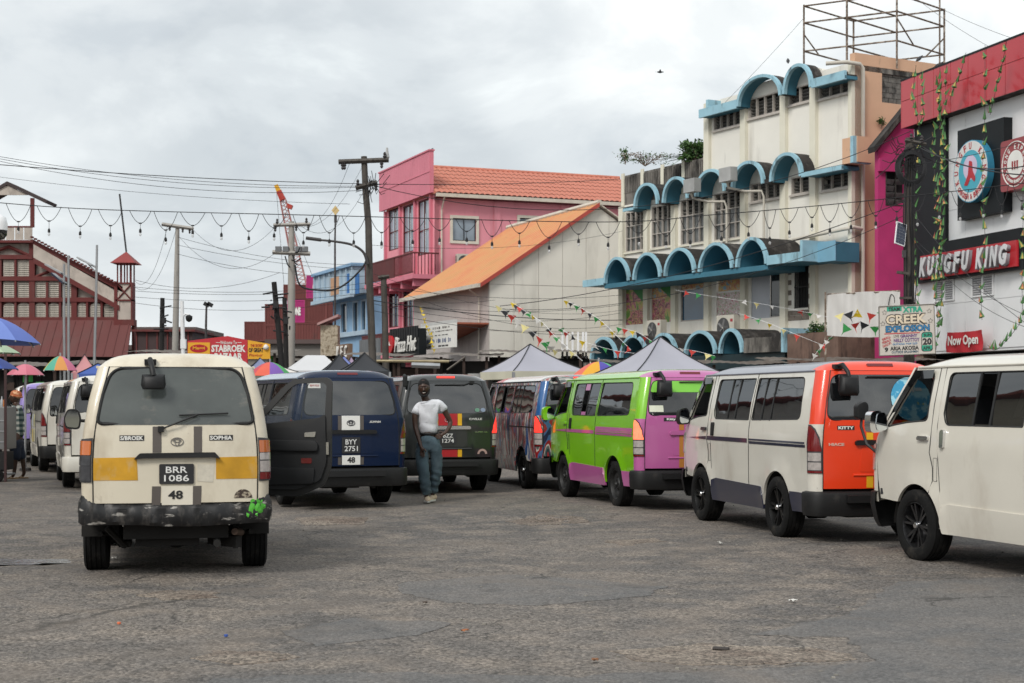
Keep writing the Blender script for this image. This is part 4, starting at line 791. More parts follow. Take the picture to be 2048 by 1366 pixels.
for a, b in ((-20, 0), (8, 31), (36, 62), (71, 93), (98, 120), (125, 147), (156, 175), (182, 203), (209, 231)): mwin(a, b, 606, 637, True)
for a, b in ((-20, 0), (8, 31), (36, 62), (71, 93), (98, 120), (125, 147)): mwin(a, b, 564, 598)
for a, b in ((-20, 0), (8, 31), (36, 62)): mwin(a, b, 521, 554)
MB().tube([(X(0)-.8, -.2, Zz(509)), (X(20), -.2, Zz(494)), (X(62), -.2, Zz(513))], .12, 4).tube([(X(70), -.2, Zz(556)), (X(112), -.2, Zz(538))], .10, 4).build('brace', MR, tK2)
P = [(-14, Zz(712)), (X(274), Zz(716)), (X(266), Zz(641)), (-14, Zz(641))]; MB().prism(P, lambda a, b, d: (a, d-(Zz(641)-b)*.9, b), -.35, -.25).build('skirt_roof', MS, tK2)
for i in range(16): x = X(-8+18*i); MB().prism([(x-.03, Zz(713)), (x+.03, Zz(713)), (x+.03, Zz(643)), (x-.03, Zz(643))], lambda a, b, d: (a, d-(Zz(641)-b)*.9, b), -.40, -.351).build('standing_seam', MS, tK2)
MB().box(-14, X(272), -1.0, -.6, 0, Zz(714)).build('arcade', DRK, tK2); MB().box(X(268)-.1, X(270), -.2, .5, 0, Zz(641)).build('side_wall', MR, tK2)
MB().box(-14, X(72), -.6, .4, Zz(487), Zz(482)).box(-14, X(72), -.6, -.5, Zz(457), Zz(454)).build('balcony_beam', MR, tK2); 
for i in range(6): x = X(71-18*i); MB().box(x-.55, x-.03, -.58, -.54, Zz(482)+.02, Zz(457)).build('balcony_board', MW, tK2)
for px in (67, 71, -40): MB().box(X(px)-.06, X(px)+.06, -.5, -.38, Zz(456), Zz(398)).build('belvedere_post', MR, tK2)
MB().prism([(X(-50), Zz(405)), (X(20), Zz(365)), (X(100), Zz(403)), (X(97), Zz(409)), (X(20), Zz(372)), (X(-48), Zz(411))], lambda a, b, d: (a, d, b), -.6, 1.6).build('belvedere_roof', mat('dark_roof', (.05, .035, .035), .8), tK2); MB().prism([(X(-30), Zz(392)), (X(20), Zz(373)), (X(62), Zz(392))], lambda a, b, d: (a, d, b), -.5, -.4).build('pediment', MW, tK2)
tx0, tx1 = X(239), X(266)   # turret
MB().box(tx0, tx1, -.5, .09, Zz(640), Zz(603)).box(tx0, tx1, -.5, .09, Zz(600), Zz(569)).build('turret_panel', MW, tK2); MB().box(tx0-.1, tx1+.1, -.6, .2, Zz(603), Zz(600)).box(tx0-.1, tx1+.1, -.6, .2, Zz(569), Zz(566)).box(tx0-.2, tx0, -.6, .2, Zz(640), Zz(569)).box(tx1, tx1+.1, -.6, .2, Zz(640), Zz(569)).box(tx0-.2, tx1+.2, -.65, .2, Zz(652), Zz(640)).tube([(tx0, -.55, Zz(600)), (tx1, -.55, Zz(570))], .05, 4).tube([(tx1, -.55, Zz(600)), (tx0, -.55, Zz(570))], .05, 4).build('turret_frame', MR, tK2)
for x in (tx0, tx0+.25, tx1-.25, tx1):
    for y_ in (-.5, .3): MB().box(x-.04, x+.04, y_-.04, y_+.04, Zz(566), Zz(528)).build('turret_post', MR, tK2)
cxx = (tx0+tx1)/2; MB().add([(X(228), -1, Zz(528)), (X(277), -1, Zz(528)), (X(277), 1, Zz(528)), (X(228), 1, Zz(528)), (cxx, 0, Zz(503))], [(0, 1, 4), (1, 2, 4), (2, 3, 4), (3, 0, 4), (0, 3, 2, 1)]).build('turret_roof', mat('turret_red', '8a3a38', .7, var=.08), tK2)
MB().tube([(cxx, 0, Zz(504)), (X(239), 0, Zz(388))], .06, 5).build('flagpole', BLK, tK2)
Lo = thing('low_shed', 'low dark red shed joined to the right of the market hall', 'building', tuple(at(272, 690, 96)), 0); MB().box(0, 3.5, 0, 6, -2, .8).build('wall', mat('shed_dark', (.05, .03, .03), .8, var=.2), Lo); MB().box(-.2, 3.7, -.3, 6, .82, .95).build('roof', MR, Lo)
for i in range(6): MB().box(.0+i*.64, .08+i*.64, -.06, -.001, -1.6, .8).build('post', MR, Lo)
# ================================================================ poles, lamps, wires
WOOD = mat('pole_wood', (.085, .075, .065), .9, var=.35, vs=2, bump=.4, bs=30, dirt=((.03, .026, .022), .5, .7, 6, 8)); CONC = mat('pole_concrete', (.36, .34, .31), .85, var=.12, vs=2, dirt=((.15, .14, .13), .55, .8, 2, 6)); TARW = mat('tarred_wood', (.014, .013, .013), .85, var=.3)
GALV = mat('galvanised_steel', (.40, .41, .42), .45, .6, var=.12, vs=3); INS = mat('insulator', (.05, .045, .045), .35, var=.2); WIRE = mat('wire_black', (.012, .012, .014), .6, var=0); SHINY = mat('porcelain', (.45, .45, .44), .3)
def pole(name, lab, pts, Y, r0, r1, m, cat='pole', group=None, n=10):
    """pts: pixel points from the top down; the foot goes to the ground"""
    W_ = [at(x, y, Y) for x, y in pts]; f = W_[-1].copy(); k = (W_[-2]-W_[-1]); f = W_[-1]-k*(W_[-1].z/k.z if k.z else 0); W_[-1] = f if k.z > 0 else W_[-1]
    base = Vector((W_[-1].x, Y, 0)); W_[-1].z = -.05; t = thing(name, lab, cat, tuple(base), 0, group)
    sm = []
    for a, b in zip(W_, W_[1:]):
        for i in range(4): sm.append(a.lerp(b, i/4))
    sm.append(W_[-1]); MB().tube([p-base for p in reversed(sm)], r0, n, r1=r1).build('shaft', m, t, smooth=50); return t, base
def crossarm(t, base, p0, p1, Y, s, m, ins=(), name='crossarm', dy=-.12):
    a, b = at(*p0, Y)-base, at(*p1, Y)-base; a.y = b.y = dy; MB().tube([a, b], s*.72, 4).build(name, m, t)
    for k, (f, up) in enumerate(ins):
        q = a.lerp(b, f); MB().lathe([(.035, 0), (.06, .04*up), (.035, .07*up), (.065, .11*up), (.035, .15*up), (.05, .2*up), (.02, .25*up)], 8, None, tuple(q)).build('insulator', INS, t, smooth=40)
t, bs_ = pole('utility_pole', 'tall weathered wooden utility pole with two crossarms in front of the pink building', [(728, 313), (731, 380), (737, 450), (739, 560), (744, 690), (747, 760)], 48, .125, .095, WOOD)
crossarm(t, bs_, (678, 325), (778, 321), 48, .11, WOOD, ((.08, -1), (.12, -1), (.92, 1), (.86, -1))); crossarm(t, bs_, (712, 377), (755, 366), 48, .11, WOOD, ((.1, 1), (.95, -1)))
b = MB()
for i in range(26): p = at(735+rnd.gauss(8, 10), 366+rnd.gauss(4, 9), 47.7)-bs_; q = p+Vector((rnd.gauss(0, .25), rnd.gauss(0, .1), rnd.gauss(0, .2))); b.tube([p, (p+q)/2+Vector((0, 0, -.12)), q], .012, 3)
b.build('wire_tangle', WIRE, t, kind='stuff'); MB().lathe([(.05, 0), (.08, .05), (.05, .2), (.03, .35)], 8, None, tuple(at(774, 318, 48)-bs_)).build('insulator', SHINY, t)
def P_(pts, Y): return [at(x, y, Y) for x, y in pts]
def smoothp(P, k=6):
    o = []
    for i in range(len(P)-1):
        p0 = P[max(i-1, 0)]; p1 = P[i]; p2 = P[i+1]; p3 = P[min(i+2, len(P)-1)]
        for j in range(k): s = j/k; o.append(.5*((2*p1)+(p2-p0)*s+(2*p0-5*p1+4*p2-p3)*s*s+(3*p1-p0-3*p2+p3)*s**3))
    return o+[P[-1]]
MB().tube([p-bs_ for p in smoothp(P_([(735, 528), (727, 505), (705, 490), (670, 483), (638, 480)], 47.8))], .05, 6, r1=.035).tube([at(642, 480, 47.8)-bs_, at(612, 476, 47.8)-bs_], .06, 6).build('street_lamp_arm', INS, t, smooth=50)
t, bs_ = pole('utility_pole', 'shorter wooden pole just right of the tall wooden one', [(767, 550), (770, 640), (772, 760)], 52, .12, .10, WOOD); crossarm(t, bs_, (757, 556), (779, 553), 52, .08, WOOD)
t, bs_ = pole('utility_pole', 'pale concrete pole with one tilted crossarm behind the cream van roof', [(355, 450), (353, 570), (350, 720)], 70, .17, .09, CONC, n=8)
crossarm(t, bs_, (325, 449), (388, 458), 70, .12, CONC, ((.25, -1), (.66, -1), (.88, -1)))
t, bs_ = pole('utility_pole', 'concrete pole with two crossarms and transformer cut-outs in front of the crane', [(583, 443), (583, 560), (582, 740)], 60, .17, .11, CONC, n=8)
crossarm(t, bs_, (548, 451), (621, 449), 60, .10, CONC, ((.05, -1), (.62, -1), (.95, -1), (.1, 1), (.9, 1))); crossarm(t, bs_, (546, 505), (621, 508), 60, .12, CONC)
for px in (556, 571, 596, 609): p = at(px, 504, 59.8)-bs_; MB().box(p.x-.11, p.x+.11, -.2, .05, p.z+.02, p.z+.22).build('cutout_box', mat('grey_box', (.16, .17, .18), .6, var=.2), t)
b = MB()
for a, c in (((585, 510), (595, 530)), ((590, 505), (600, 495)), ((570, 512), (580, 535)), ((583, 520), (602, 516))): p, q = at(*a, 59.7)-bs_, at(*c, 59.7)-bs_; b.tube([p, (p+q)/2+Vector((0, 0, -.1)), q], .025, 4)
b.build('jumper_cable', WIRE, t)
for lab, pts, Y, r in (('tarred black wooden pole standing left of the first concrete pole', [(325, 596), (324, 650), (323, 730)], 66, .11), ('leaning tarred black pole left of the double-armed concrete pole', [(548, 564), (555, 640), (565, 745)], 56, .11), ('short tarred black pole touching the double-armed concrete pole', [(569, 596), (571, 650), (573, 745)], 58, .10)):
    t, bs_ = pole('utility_pole', lab, pts, Y, r, r*.85, TARW); x0, y0 = pts[0]; b = MB()
    for i in range(9): p = at(x0+rnd.gauss(0, 6), y0+20+i*6, Y-.2)-bs_; b.tube([p, p+Vector((rnd.gauss(0, .3), 0, rnd.gauss(0, .12)))], .03, 4)
    b.obox(tuple(at(x0+3, y0+45, Y-.25)-bs_), (.16, .14, .25)).build('cable_clamp', WIRE, t)
for lab, pts in (('thin grey street lamp pole, leftmost of the three before the market hall', [(128, 528), (128, 640), (129, 745)]), ('grey lamp pole, middle of the three before the market hall', [(137, 511), (137, 620), (137, 745)]), ('tall grey lamp pole with curved arm, right of the three before the market hall', [(194, 490), (192, 600), (188, 745)])):
    Y = 50; t, bs_ = pole('street_lamp', lab, pts, Y, .05, .035, GALV, 'street lamp', 'grey street lamps before the market hall'); x0, y0 = pts[0]
    if x0 == 194: MB().tube([p-bs_ for p in smoothp(P_([(193, 535), (178, 527), (158, 517)], Y))], .035, 5).tube([at(193, 545, Y)-bs_, at(174, 526, Y)-bs_], .02, 5).build('lamp_arm', GALV, t); MB().obox(tuple(at(170, 523, Y)-bs_), (.55, .25, .05), M=Matrix.Rotation(.5, 3, 'Y')).build('lamp_head', GALV, t, bevel=.01)
    elif x0 == 137: MB().tube([at(137, 555, Y)-bs_, at(97, 532, Y)-bs_], .03, 5).build('lamp_arm', GALV, t); MB().obox(tuple(at(108, 538, Y)-bs_), (.6, .28, .05), M=Matrix.Rotation(.5, 3, 'Y')).build('lamp_head', GALV, t)
    else: MB().tube([at(128, 560, Y)-bs_, at(106, 550, Y)-bs_], .03, 5).build('lamp_arm', GALV, t); MB().obox(tuple(at(118, 557, Y)-bs_), (.50, .5, .05), M=Matrix.Rotation(.7, 3, 'Y')).build('solar_panel', mat('solar_cell', (.03, .04, .07), .2, var=.1), t)
t, bs_ = pole('radio_mast', 'slim dark mast topped by a pale yellow diamond left of the wooden pole', [(671, 418), (670, 480), (670, 560)], 88, .07, .04, INS, 'mast'); p = at(671, 421, 88)-bs_; s = .22
MB().prism([(p.x-s, p.z), (p.x, p.z-s*1.25), (p.x+s, p.z), (p.x, p.z+s*1.25)], lambda a, b, d: (a, d, b), -.06, .0).build('diamond_plate', mat('faded_yellow', 'cbb27c', .6), t); MB().tube([at(671, 430, 88)-bs_, at(671, 445, 88)-bs_], .09, 6).build('antenna', INS, t)
t, bs_ = pole('floodlight_pole', 'thin dark pole with twin floodlights above the bazaar sign', [(413, 610), (412, 650), (412, 720)], 80, .07, .05, INS, 'light pole')
for px in (413, 420): MB().obox(tuple(at(px, 609, 80)-bs_), (.28, .2, .2), M=Matrix.Rotation(.5, 3, 'Y')).build('floodlight', BLK, t)
t, bs_ = pole('camera_pole', 'white camera pole beside the concrete pole above the cream van', [(364, 602), (365, 650), (367, 735)], 40, .06, .045, WHP, 'camera pole')
MB().tube([at(366, 633, 40)-bs_, at(371, 628, 40)-bs_, at(378, 630, 40)-bs_], .03, 6).build('bracket', WHP, t); MB().lathe([(.02, .1), (.09, .06), (.09, 0), (.07, -.06), (.02, -.09)], 14, None, tuple(at(378, 637, 40)-bs_)).build('dome_camera', BLK, t, smooth=50); MB().obox(tuple(at(367, 688, 40)-bs_), (.14, .12, .24)).build('equipment_box', WHP, t)
# dome camera hanging in from the left edge
p = at(-2, 447, 16); t = thing('dome_camera', 'white and black dome camera hanging at the left edge of the frame', 'camera', tuple(p-Vector((.35, 0, .05)))); MB().tube([(0, 0, .12), (.35, 0, .12)], .02, 6).build('arm', WHP, t); MB().lathe([(.03, .14), (.07, .11), (.085, .05), (.085, -.02)], 16, None, (.35, 0, 0)).build('housing', WHP, t, smooth=50); MB().lathe([(.083, -.02), (.08, -.07), (.05, -.11), (.01, -.125)], 16, None, (.35, 0, 0)).build('dome', GLD, t, smooth=50)
MB().box(-1.2, -1.12, -.04, .04, -4.4, .6).box(-1.12, 0, -.02, .02, .10, .14).build('pole', GALV, t)
# pole by the restaurant, with its fittings
YP = 47.0
t, bs_ = pole('utility_pole', 'dark wooden pole with coiled black cable and solar lamp before the restaurant', [(1820, 276), (1819, 400), (1818, 560), (1818, 760)], YP, .17, .14, WOOD)
b = MB()
for i in range(5): r_ = .36+.025*i; c = at(1823, 335, YP-.25)-bs_; b.tube([tuple(c+Vector((r_*math.cos(a), .02*i+.02*math.sin(a*3), r_*1.15*math.sin(a)))) for a in [2*PI*k/28 for k in range(29)]], .028, 5)
b.build('cable_coil', WIRE, t); b = MB()
for i in range(40): p = at(1823+rnd.gauss(0, 16), 285+rnd.random()*40, YP-.2)-bs_; q = p+Vector((rnd.gauss(0, .3), rnd.gauss(0, .1), rnd.gauss(-.1, .25))); b.tube([p, (p+q)/2+Vector((rnd.gauss(0, .1), 0, -.1)), q], .014, 3)
b.build('wire_tangle', WIRE, t, kind='stuff')
b = MB()
for i in range(6): x = 1812+i*4; b.tube([tuple(v-bs_) for v in smoothp(P_([(x, 300), (x-6+rnd.random()*8, 420), (x-8+rnd.random()*12, 520), (x-4, 640)], YP-.22), 4)], .018, 4)
b.build('hanging_cable', WIRE, t); pn = at(1801, 468, YP-.3)-bs_; Mx = Matrix.Rotation(.18, 3, 'Y') @ Matrix.Rotation(-.3, 3, 'X') @ Matrix.Rotation(.35, 3, 'Z'); o = MB().obox(tuple(pn), (.36, .04, .72), M=Mx).build('solar_panel', WHP, t)
for i in range(3):
    for j in range(7): MB().obox(tuple(pn+Mx @ Vector(((i-1)*.108, -.024, (j-3)*.096))), (.10, .008, .088), M=Mx).build('solar_cell', mat('solar_cell', (.03, .04, .07)), o)
MB().tube([pn, at(1818, 470, YP)-bs_], .03, 5).obox(tuple(at(1808, 508, YP-.3)-bs_), (.10, .1, .22)).build('lamp_bracket', INS, t); MB().obox(tuple(at(1806, 546, YP-.3)-bs_), (.36, .12, .08), M=Matrix.Rotation(.15, 3, 'Y')).obox(tuple(at(1811, 596, YP-.3)-bs_), (.34, .12, .07)).build('step_bracket', WOOD, t)
crossarm(t, bs_, (1808, 282), (1850, 290), YP, .08, WOOD, ((.3, 1), (.8, 1)))
# wires: straight runs between distant points with a little sag
def wire(name, lab, a, b, Ya, Yb, sag, r, par=None, m=None, cat='cable', grp=None, n=18):
    p, q = at(*a, Ya), at(*b, Yb); o0 = p.copy(); pts = [p.lerp(q, i/n)-o0-Vector((0, 0, sag*4*(i/n)*(1-i/n))) for i in range(n+1)]
    o = MB().tube(pts, r*.6, 4).build(name, m or WIRE, par); o.location = o0; tag(o, lab, cat, grp); return o
WG = 'overhead wires over the square'
for lab, a, b, Ya, Yb, sag, r in (
    ('topmost thin wire from the left edge to the wooden pole', (-30, 308), (728, 372), 46, 48, .28, .012), ('second thin wire close under the topmost one', (-30, 312), (728, 374), 46, 48, .33, .012),
    ('heavier black wire from the left edge past the wooden pole', (-30, 327), (1240, 358), 44, 68, .40, .020), ('thin wire drooping under the heavy black wire at the left', (-30, 316), (733, 380), 45, 48, .42, .012),
    ('faint wire crossing the clouds above the flagpole', (-30, 350), (700, 408), 60, 60, .2, .012),
    ('wire rising from the pink roof to the restaurant pole', (735, 368), (1822, 262), 48, 47, 1.5, .018), ('thick service wire swinging from the restaurant pole to the right edge', (1822, 286), (2100, 350), 47, 38, .28, .028), ('second thick service wire to the right edge', (1840, 290), (2100, 318), 47, 36, .45, .025),
    ('thin wire over the round signs to the right edge', (1822, 330), (2100, 268), 47, 38, .1, .014), ('diagonal wire from the restaurant pole down to the right', (1822, 420), (2100, 680), 47, 34, .3, .014), ('long diagonal wire falling from pole to lower right edge', (1822, 470), (2100, 650), 47, 34, .3, .012), ('second long diagonal wire below the letters', (1822, 475), (2100, 668), 47, 34, .5, .012),
    ('heavy cable sweeping from pole in front of blue canopy', (1822, 398), (1000, 612), 47, 60, .5, .022), ('cable parallel under the heavy sweeping cable', (1822, 425), (1000, 618), 47, 60, .9, .016), ('cable crossing before the orange roof at its eave', (740, 600), (1245, 640), 48, 62, .2, .024),
    ('thin guy wire from rooftop frame down to the blue arches', (1606, 38), (1450, 205), 60, 62, .05, .012), ('guy wire from the frame to the red fascia', (1888, 20), (2100, 100), 60, 50, .1, .012), ('second guy wire from the frame to the red fascia', (1830, -5), (2000, 105), 58, 52, .1, .012),
    ('fine wire across the white gable at mid height', (740, 545), (1245, 620), 48, 66, .6, .010), ('wire crossing the white gable just above the flags', (740, 560), (1245, 648), 48, 66, .7, .012), ('lowest wire across the white gable', (740, 620), (1250, 668), 48, 64, .3, .014), ('wire from wooden pole across gable apex', (740, 490), (1245, 462), 48, 66, .35, .010)): wire('overhead_wire', lab, a, b, Ya, Yb, sag, r, grp=WG)
for k, (a, b, sag) in enumerate((((270, 574), (730, 566), .3), ((270, 582), (730, 577), .2), ((270, 594), (730, 586), .25), ((270, 606), (735, 597), .4), ((270, 560), (560, 545), .5), ((355, 474), (740, 530), .3), ((355, 490), (740, 540), .2), ((355, 508), (740, 552), .3), ((735, 590), (990, 600), .2), ((735, 600), (1240, 610), .35), ((735, 605), (1240, 626), .5), ((740, 570), (1242, 590), .3))):
    wire('overhead_wire', 'bunched service wire, number %s from the top' % k if False else ['upper thin wire left of the black poles', 'second thin wire left of the black poles', 'third thin wire left of the black poles', 'lowest of the thin wires left of the black poles', 'wire rising slightly from turret to the double-armed pole', 'top one of three wires right of the tilted crossarm', 'middle one of three wires right of the tilted crossarm', 'bottom one of three wires right of the tilted crossarm', 'short wire ending at the siding corner under the orange eave', 'wire crossing the white gable above the heavy cable', 'wire crossing the white gable under the heavy cable', 'wire crossing the white gable close under its eave line'][k], a, b, 64 if b[0] < 800 else 56, 66, sag, .013, grp='bunched service wires')
for a, b, lab in (((728, 326), (583, 448), 'wire sagging from the tall wooden pole to the concrete pole arms'), ((700, 324), (590, 446), 'second sagging wire between wooden pole and concrete pole'), ((733, 372), (600, 450), 'lower sagging wire between wooden pole and concrete pole'), ((335, 452), (268, 560), 'wire falling from the tilted crossarm towards the turret'), ((352, 460), (268, 572), 'second wire falling from the tilted crossarm towards the turret'), ((552, 452), (385, 458), 'slack wire between the two concrete pole crossarms'), ((548, 508), (355, 470), 'slack wire from lower arms to the tilted crossarm')): wire('overhead_wire', lab, a, b, 58, 62, .9, .012, grp=WG)
o = MB().tube([p-at(583, 520, 59) for p in smoothp(P_([(590, 530), (600, 570), (635, 580), (680, 575), (725, 535), (738, 500)], 55))], .035, 5).build('drooping_cable', WIRE); o.location = at(583, 520, 59); tag(o, 'thick drooping cable looping between concrete pole and wooden pole', 'cable')
# festoon of bulbs on its bearer cable
t = thing('festoon_lights', 'long festoon of dark bulb holders looping under a bearer cable across the square', 'string lights', tuple(at(-20, 405, 38))); o0 = t.location.copy()
cp = [(-20, 404), (200, 419), (650, 431), (1200, 444), (1420, 430), (1640, 411), (1860, 388), (2100, 360)]; YF = lambda x: 38-.001*x
bear = [at(x, y, YF(x)) for x, y in cp]; bs = smoothp(bear, 8); MB().tube([p-o0 for p in bs], .010, 4).build('bearer_cable', WIRE, t)
def yb(x):
    for (a, b), (c, d) in zip(cp, cp[1:]):
        if x <= c: return b+(d-b)*(x-a)/(c-a)
    return cp[-1][1]
x = 12; bulb = MB().lathe([(.012, 0), (.016, -.02), (.03, -.03), (.034, -.10), (.02, -.11)], 10).mesh('bulb_holder', 40); glb = MB().lathe([(.018, -.11), (.030, -.135), (.032, -.16), (.02, -.185), (.004, -.192)], 10).mesh('bulb', 50); BG = mat('bulb_glass', (.7, .7, .7), .05, var=0, ior=1.45, alpha=.45)
while x < 2060:
    w = rnd.uniform(40, 52) if x < 1500 else rnd.uniform(24, 40); dr = rnd.uniform(22, 38); a = (x, yb(x)); b = (x+w, yb(x+w)); mid = (x+w*.5+rnd.gauss(0, 3), (a[1]+b[1])/2+dr); Y = YF(x)
    P = [at(x+w*s, (a[1]*(1-s)+b[1]*s)+(mid[1]-(a[1]+b[1])/2)*(1-abs(2*s-1)**1.9), Y) for s in [i/12 for i in range(13)]]
    MB().tube([p-o0 for p in P], .007, 4).build('loop_cable', WIRE, t); c = P[6]-o0; L = rnd.uniform(.10, .2)
    MB().tube([c, c-Vector((0, 0, L))], .006, 3).obox(tuple(c), (.07, .03, .03)).build('drop_wire', WIRE, t)
    h = link('bulb_holder', bulb, BLK, t); h.location = c-Vector((0, 0, L)); g = link('bulb', glb, BG, h); x += w+rnd.uniform(4, 16)
# ================================================================ signs
t = thing('bazaar_sign', 'red, yellow and white welcome sign board of the bazaar beyond the cream van', 'sign', tuple(at(375, 745, 58))); o0 = t.location; sf = lambda a, b, o: (a, -o, b)
def sp(px, py): p = at(px, py, 58)-o0; return (p.x, p.z)
MB().prism([sp(375, 735), sp(375, 682), sp(455, 672), sp(495, 680), sp(495, 735)], sf, -.15, 0).build('board', mat('sign_red2', 'c0303a', .5, var=.05), t); MB().prism([sp(495.5, 718), sp(495.5, 680), sp(540, 688), sp(540, 718)], sf, -.12, -.01).build('side_panel', mat('sign_yellow', 'e6a92a', .5, var=.04), t)
MB().prism([sp(376, 712), sp(376, 685), sp(420, 685), sp(420, 712)], sf, .002, .02).build('yellow_panel', mat('sign_yellow', 'e6a92a'), t); c = sp(398, 697)
MB().prism([(c[0]+.33*math.cos(2*PI*i/28), c[1]+.15*math.sin(2*PI*i/28)) for i in range(28)], sf, .021, .03).build('oval', RTX, t); text('sign_text', 'Maggi', mat('sign_yellow', ''), sf, .46, .15, c[0], c[1], t, bold=.03, off=.034)
text('sign_text', 'Welcome To', WHT, sf, .62, .13, *sp(457, 685), parent=t, off=.01, bold=.01); text('sign_text', 'STABROEK', WHT, sf, 1.28, .27, *sp(457, 697), parent=t, bold=.045, off=.01); text('sign_text', 'BAZAAR', WHT, sf, 1.05, .26, *sp(457, 713), parent=t, bold=.045, off=.01)
for px in (436, 479): MB().prism(rect(sp(px-4, 685)[0], sp(px+4, 685)[0], sp(0, 685.6)[1], sp(0, 684.6)[1]), sf, .002, .01).build('dash_mark', WHT, t)
text('sign_text', 'THE SECRET', RTX, sf, .45, .10, *sp(513, 691), parent=t, off=.002, bold=.01); text('sign_text', 'OF GREAT', BLKS, sf, .55, .16, *sp(512, 700), parent=t, off=.002, bold=.03); text('sign_text', 'Flavour', RTX, sf, .5, .10, *sp(512, 710), parent=t, off=.002); MB().lathe([(.01, -.1), (.09, -.06), (.11, .02), (.05, .1), (.01, .12)], 12, None, (sp(532, 695)[0], -.01, sp(532, 695)[1])).build('garlic_emblem', WHT, t, smooth=50)
for px in (380, 488): p = sp(px, 735); MB().box(p[0]-.05, p[0]+.05, .0, .1, p[1]-1.6-(o0.z-1.6), p[1]).build('post', GALV, t)
# pizza sign, price board, KFC
Pz = Frame(*at(838, 680, 60).xy, 22); t = thing('pizza_sign', 'black pizza restaurant sign with red round end and white brush lettering', 'sign', tuple(Pz.o), Pz.rz); f = wall_fn('y', 0)
x0 = Pz.f(779, 680)[0]; z0, z1 = Pz.f(838, 709)[1], Pz.f(838, 656)[1]; MB().box(x0, 0, .002, .3, z0, z1).build('board', BKP, t)
for i in range(12): MB().box(x0+.1+(-x0-.1)*i/12, x0+.1+(-x0-.1)*(i+.8)/12, -.03, .001, z1-.35, z1+.10).build('top_slat', BKP, t)
cx, cz = Pz.f(784, 689); MB().prism([(cx+.46*math.cos(2*PI*i/32), cz+.36*math.sin(2*PI*i/32)) for i in range(32)], f, .01, .12).build('red_roundel', mat('sign_red3', 'c8252c', .4), t, smooth=30); MB().prism([(cx-.2, cz-.05), (cx+.2, cz-.05), (cx+.05, cz+.02), (cx, cz+.12), (cx-.05, cz+.02)], f, .121, .13).build('roof_mark', WHT, t)
text('sign_text', 'Pizza Hut', WHT, f, (-x0)*.72, (z1-z0)*.60, x0*.42, (z0+z1)/2-.05, t, bold=.012, shear=.3, off=.05, ext=.02)
Pq = Frame(*at(908, 672, 58).xy, 22); t = thing('price_board', 'white price board with rows of small dark print right of the pizza sign', 'sign', tuple(Pq.o), Pq.rz); x0 = Pq.f(841, 672)[0]; z0, z1 = Pq.f(908, 694)[1], Pq.f(908, 645)[1]
MB().box(x0, 0, .002, .12, z0, z1).build('board', WHT, t); MB().box(x0, 0, .0, .14, z1+.002, z1+.12).build('torn_cover', mat('torn_sheet', 'c8c8c6', .7, var=.1), t)
H = z1-z0; Wd = -x0
for r_, (zc, hh, nn, mm) in enumerate(((.86, .10, 16, GREYS), (.72, .05, 26, GREYS), (.55, .04, 9, BLKS), (.32, .20, 22, mat('blue_print', '4a5a80', .6)), (.10, .06, 9, BLKS))):
    for i in range(nn):
        if rnd.random() < .12: continue
        a = x0+Wd*(.04+.92*i/nn); w_ = Wd*.92/nn*rnd.uniform(.3, .8); k = rnd.uniform(.6, 1) if r_ != 4 else 1; MB().prism(rect(a, a+w_ if r_ != 4 else a+Wd*.08, z0+H*(zc-hh*k/2), z0+H*(zc+hh*k/2)), f, .002, .006).build('print_mark', mm, t)
KF = Frame(*at(697, 705, 70).xy, 22); t = thing('chicken_shop', 'brown timbered shopfront with white KFC letters and grey shutters below the blue house', 'shopfront', tuple(KF.o), KF.rz)
x0 = KF.f(673, 705)[0]; zt_ = KF.f(697, 687)[1]; 
for i in range(7): a = x0+(0-x0)*i/7; MB().box(a, a-x0/7-.02, 0, .2, 0, zt_).build('timber_board', mat('timber_brown', (.20, .13, .09), .8, var=.25, vs=1), t)
for i in range(9): a = i*.33; MB().box(a+.02, a+.32, .5, .6, 0, zt_+.15).build('shutter_panel', mat('grey_shutter', (.16, .17, .18), .6, var=.1), t)
for ch, fx in (('K', .15), ('F', .5), ('C', .85)): text('sign_letter', ch, WHT, f, .30, .62, x0*(1-fx)*.95+.05, KF.f(680, 706)[1], t, bold=.02, off=.08, ext=.03, shear=.2)
# hand painted event board and the white banner behind it
Cb = Frame(*at(1862, 660, 45.5).xy, 74); t = thing('event_board', 'hand-painted event board reading Team Xtra Creek Explosion hung on the pole', 'sign', tuple(Cb.o), Cb.rz); f = wall_fn('y', 0)
e = lambda px, py: Cb.f(1750+px*140/1471, 590+py*130/1366); c0_, c1_, c2_, c3_ = e(80, 245), e(1240, 190), e(1275, 1230), e(95, 1275)
MB().prism([c3_, c2_, c1_, c0_], f, -.04, 0).build('board', mat('board_white', 'c4bdb4', .7, var=.06, vs=2), t); b = MB(); b.tube([f(*p, .01) for p in (c0_, c1_, c2_, c3_, c0_)], .02, 4).build('edge', mat('board_edge', '8c8780', .7), t)
TEALP = mat('print_teal', '2f9c80', .6); BLUP = mat('print_blue', '2f78a8', .6); PURP = mat('print_purple', '6b4a7e', .6); REDP = mat('print_red', 'b8353a', .6); CRMP = mat('print_cream', 'd8c8b0', .6)
def et(s, x, y, w, h, m, bold=.03, off=.006, rot=.035): text('board_text', s, m, f, w*140/1471*Cb_s, h*130/1366*Cb_s, *e(x, y), parent=t, bold=bold, off=off, ext=.002, rot=rot)
Cb_s = (e(1000, 600)[0]-e(100, 600)[0])/(900*140/1471)
MB().prism([e(250, 350), e(560, 335), e(560, 240), e(250, 255)], f, .001, .003).build('print_patch', TEALP, t); et('TEAM', 400, 300, 240, 85, BLKS); et('XTRA', 790, 300, 420, 130, TEALP, .06); et('CREEK', 655, 505, 880, 240, BLKS, .09); et('CREEK', 655, 505, 850, 200, CRMP, .035, .012)
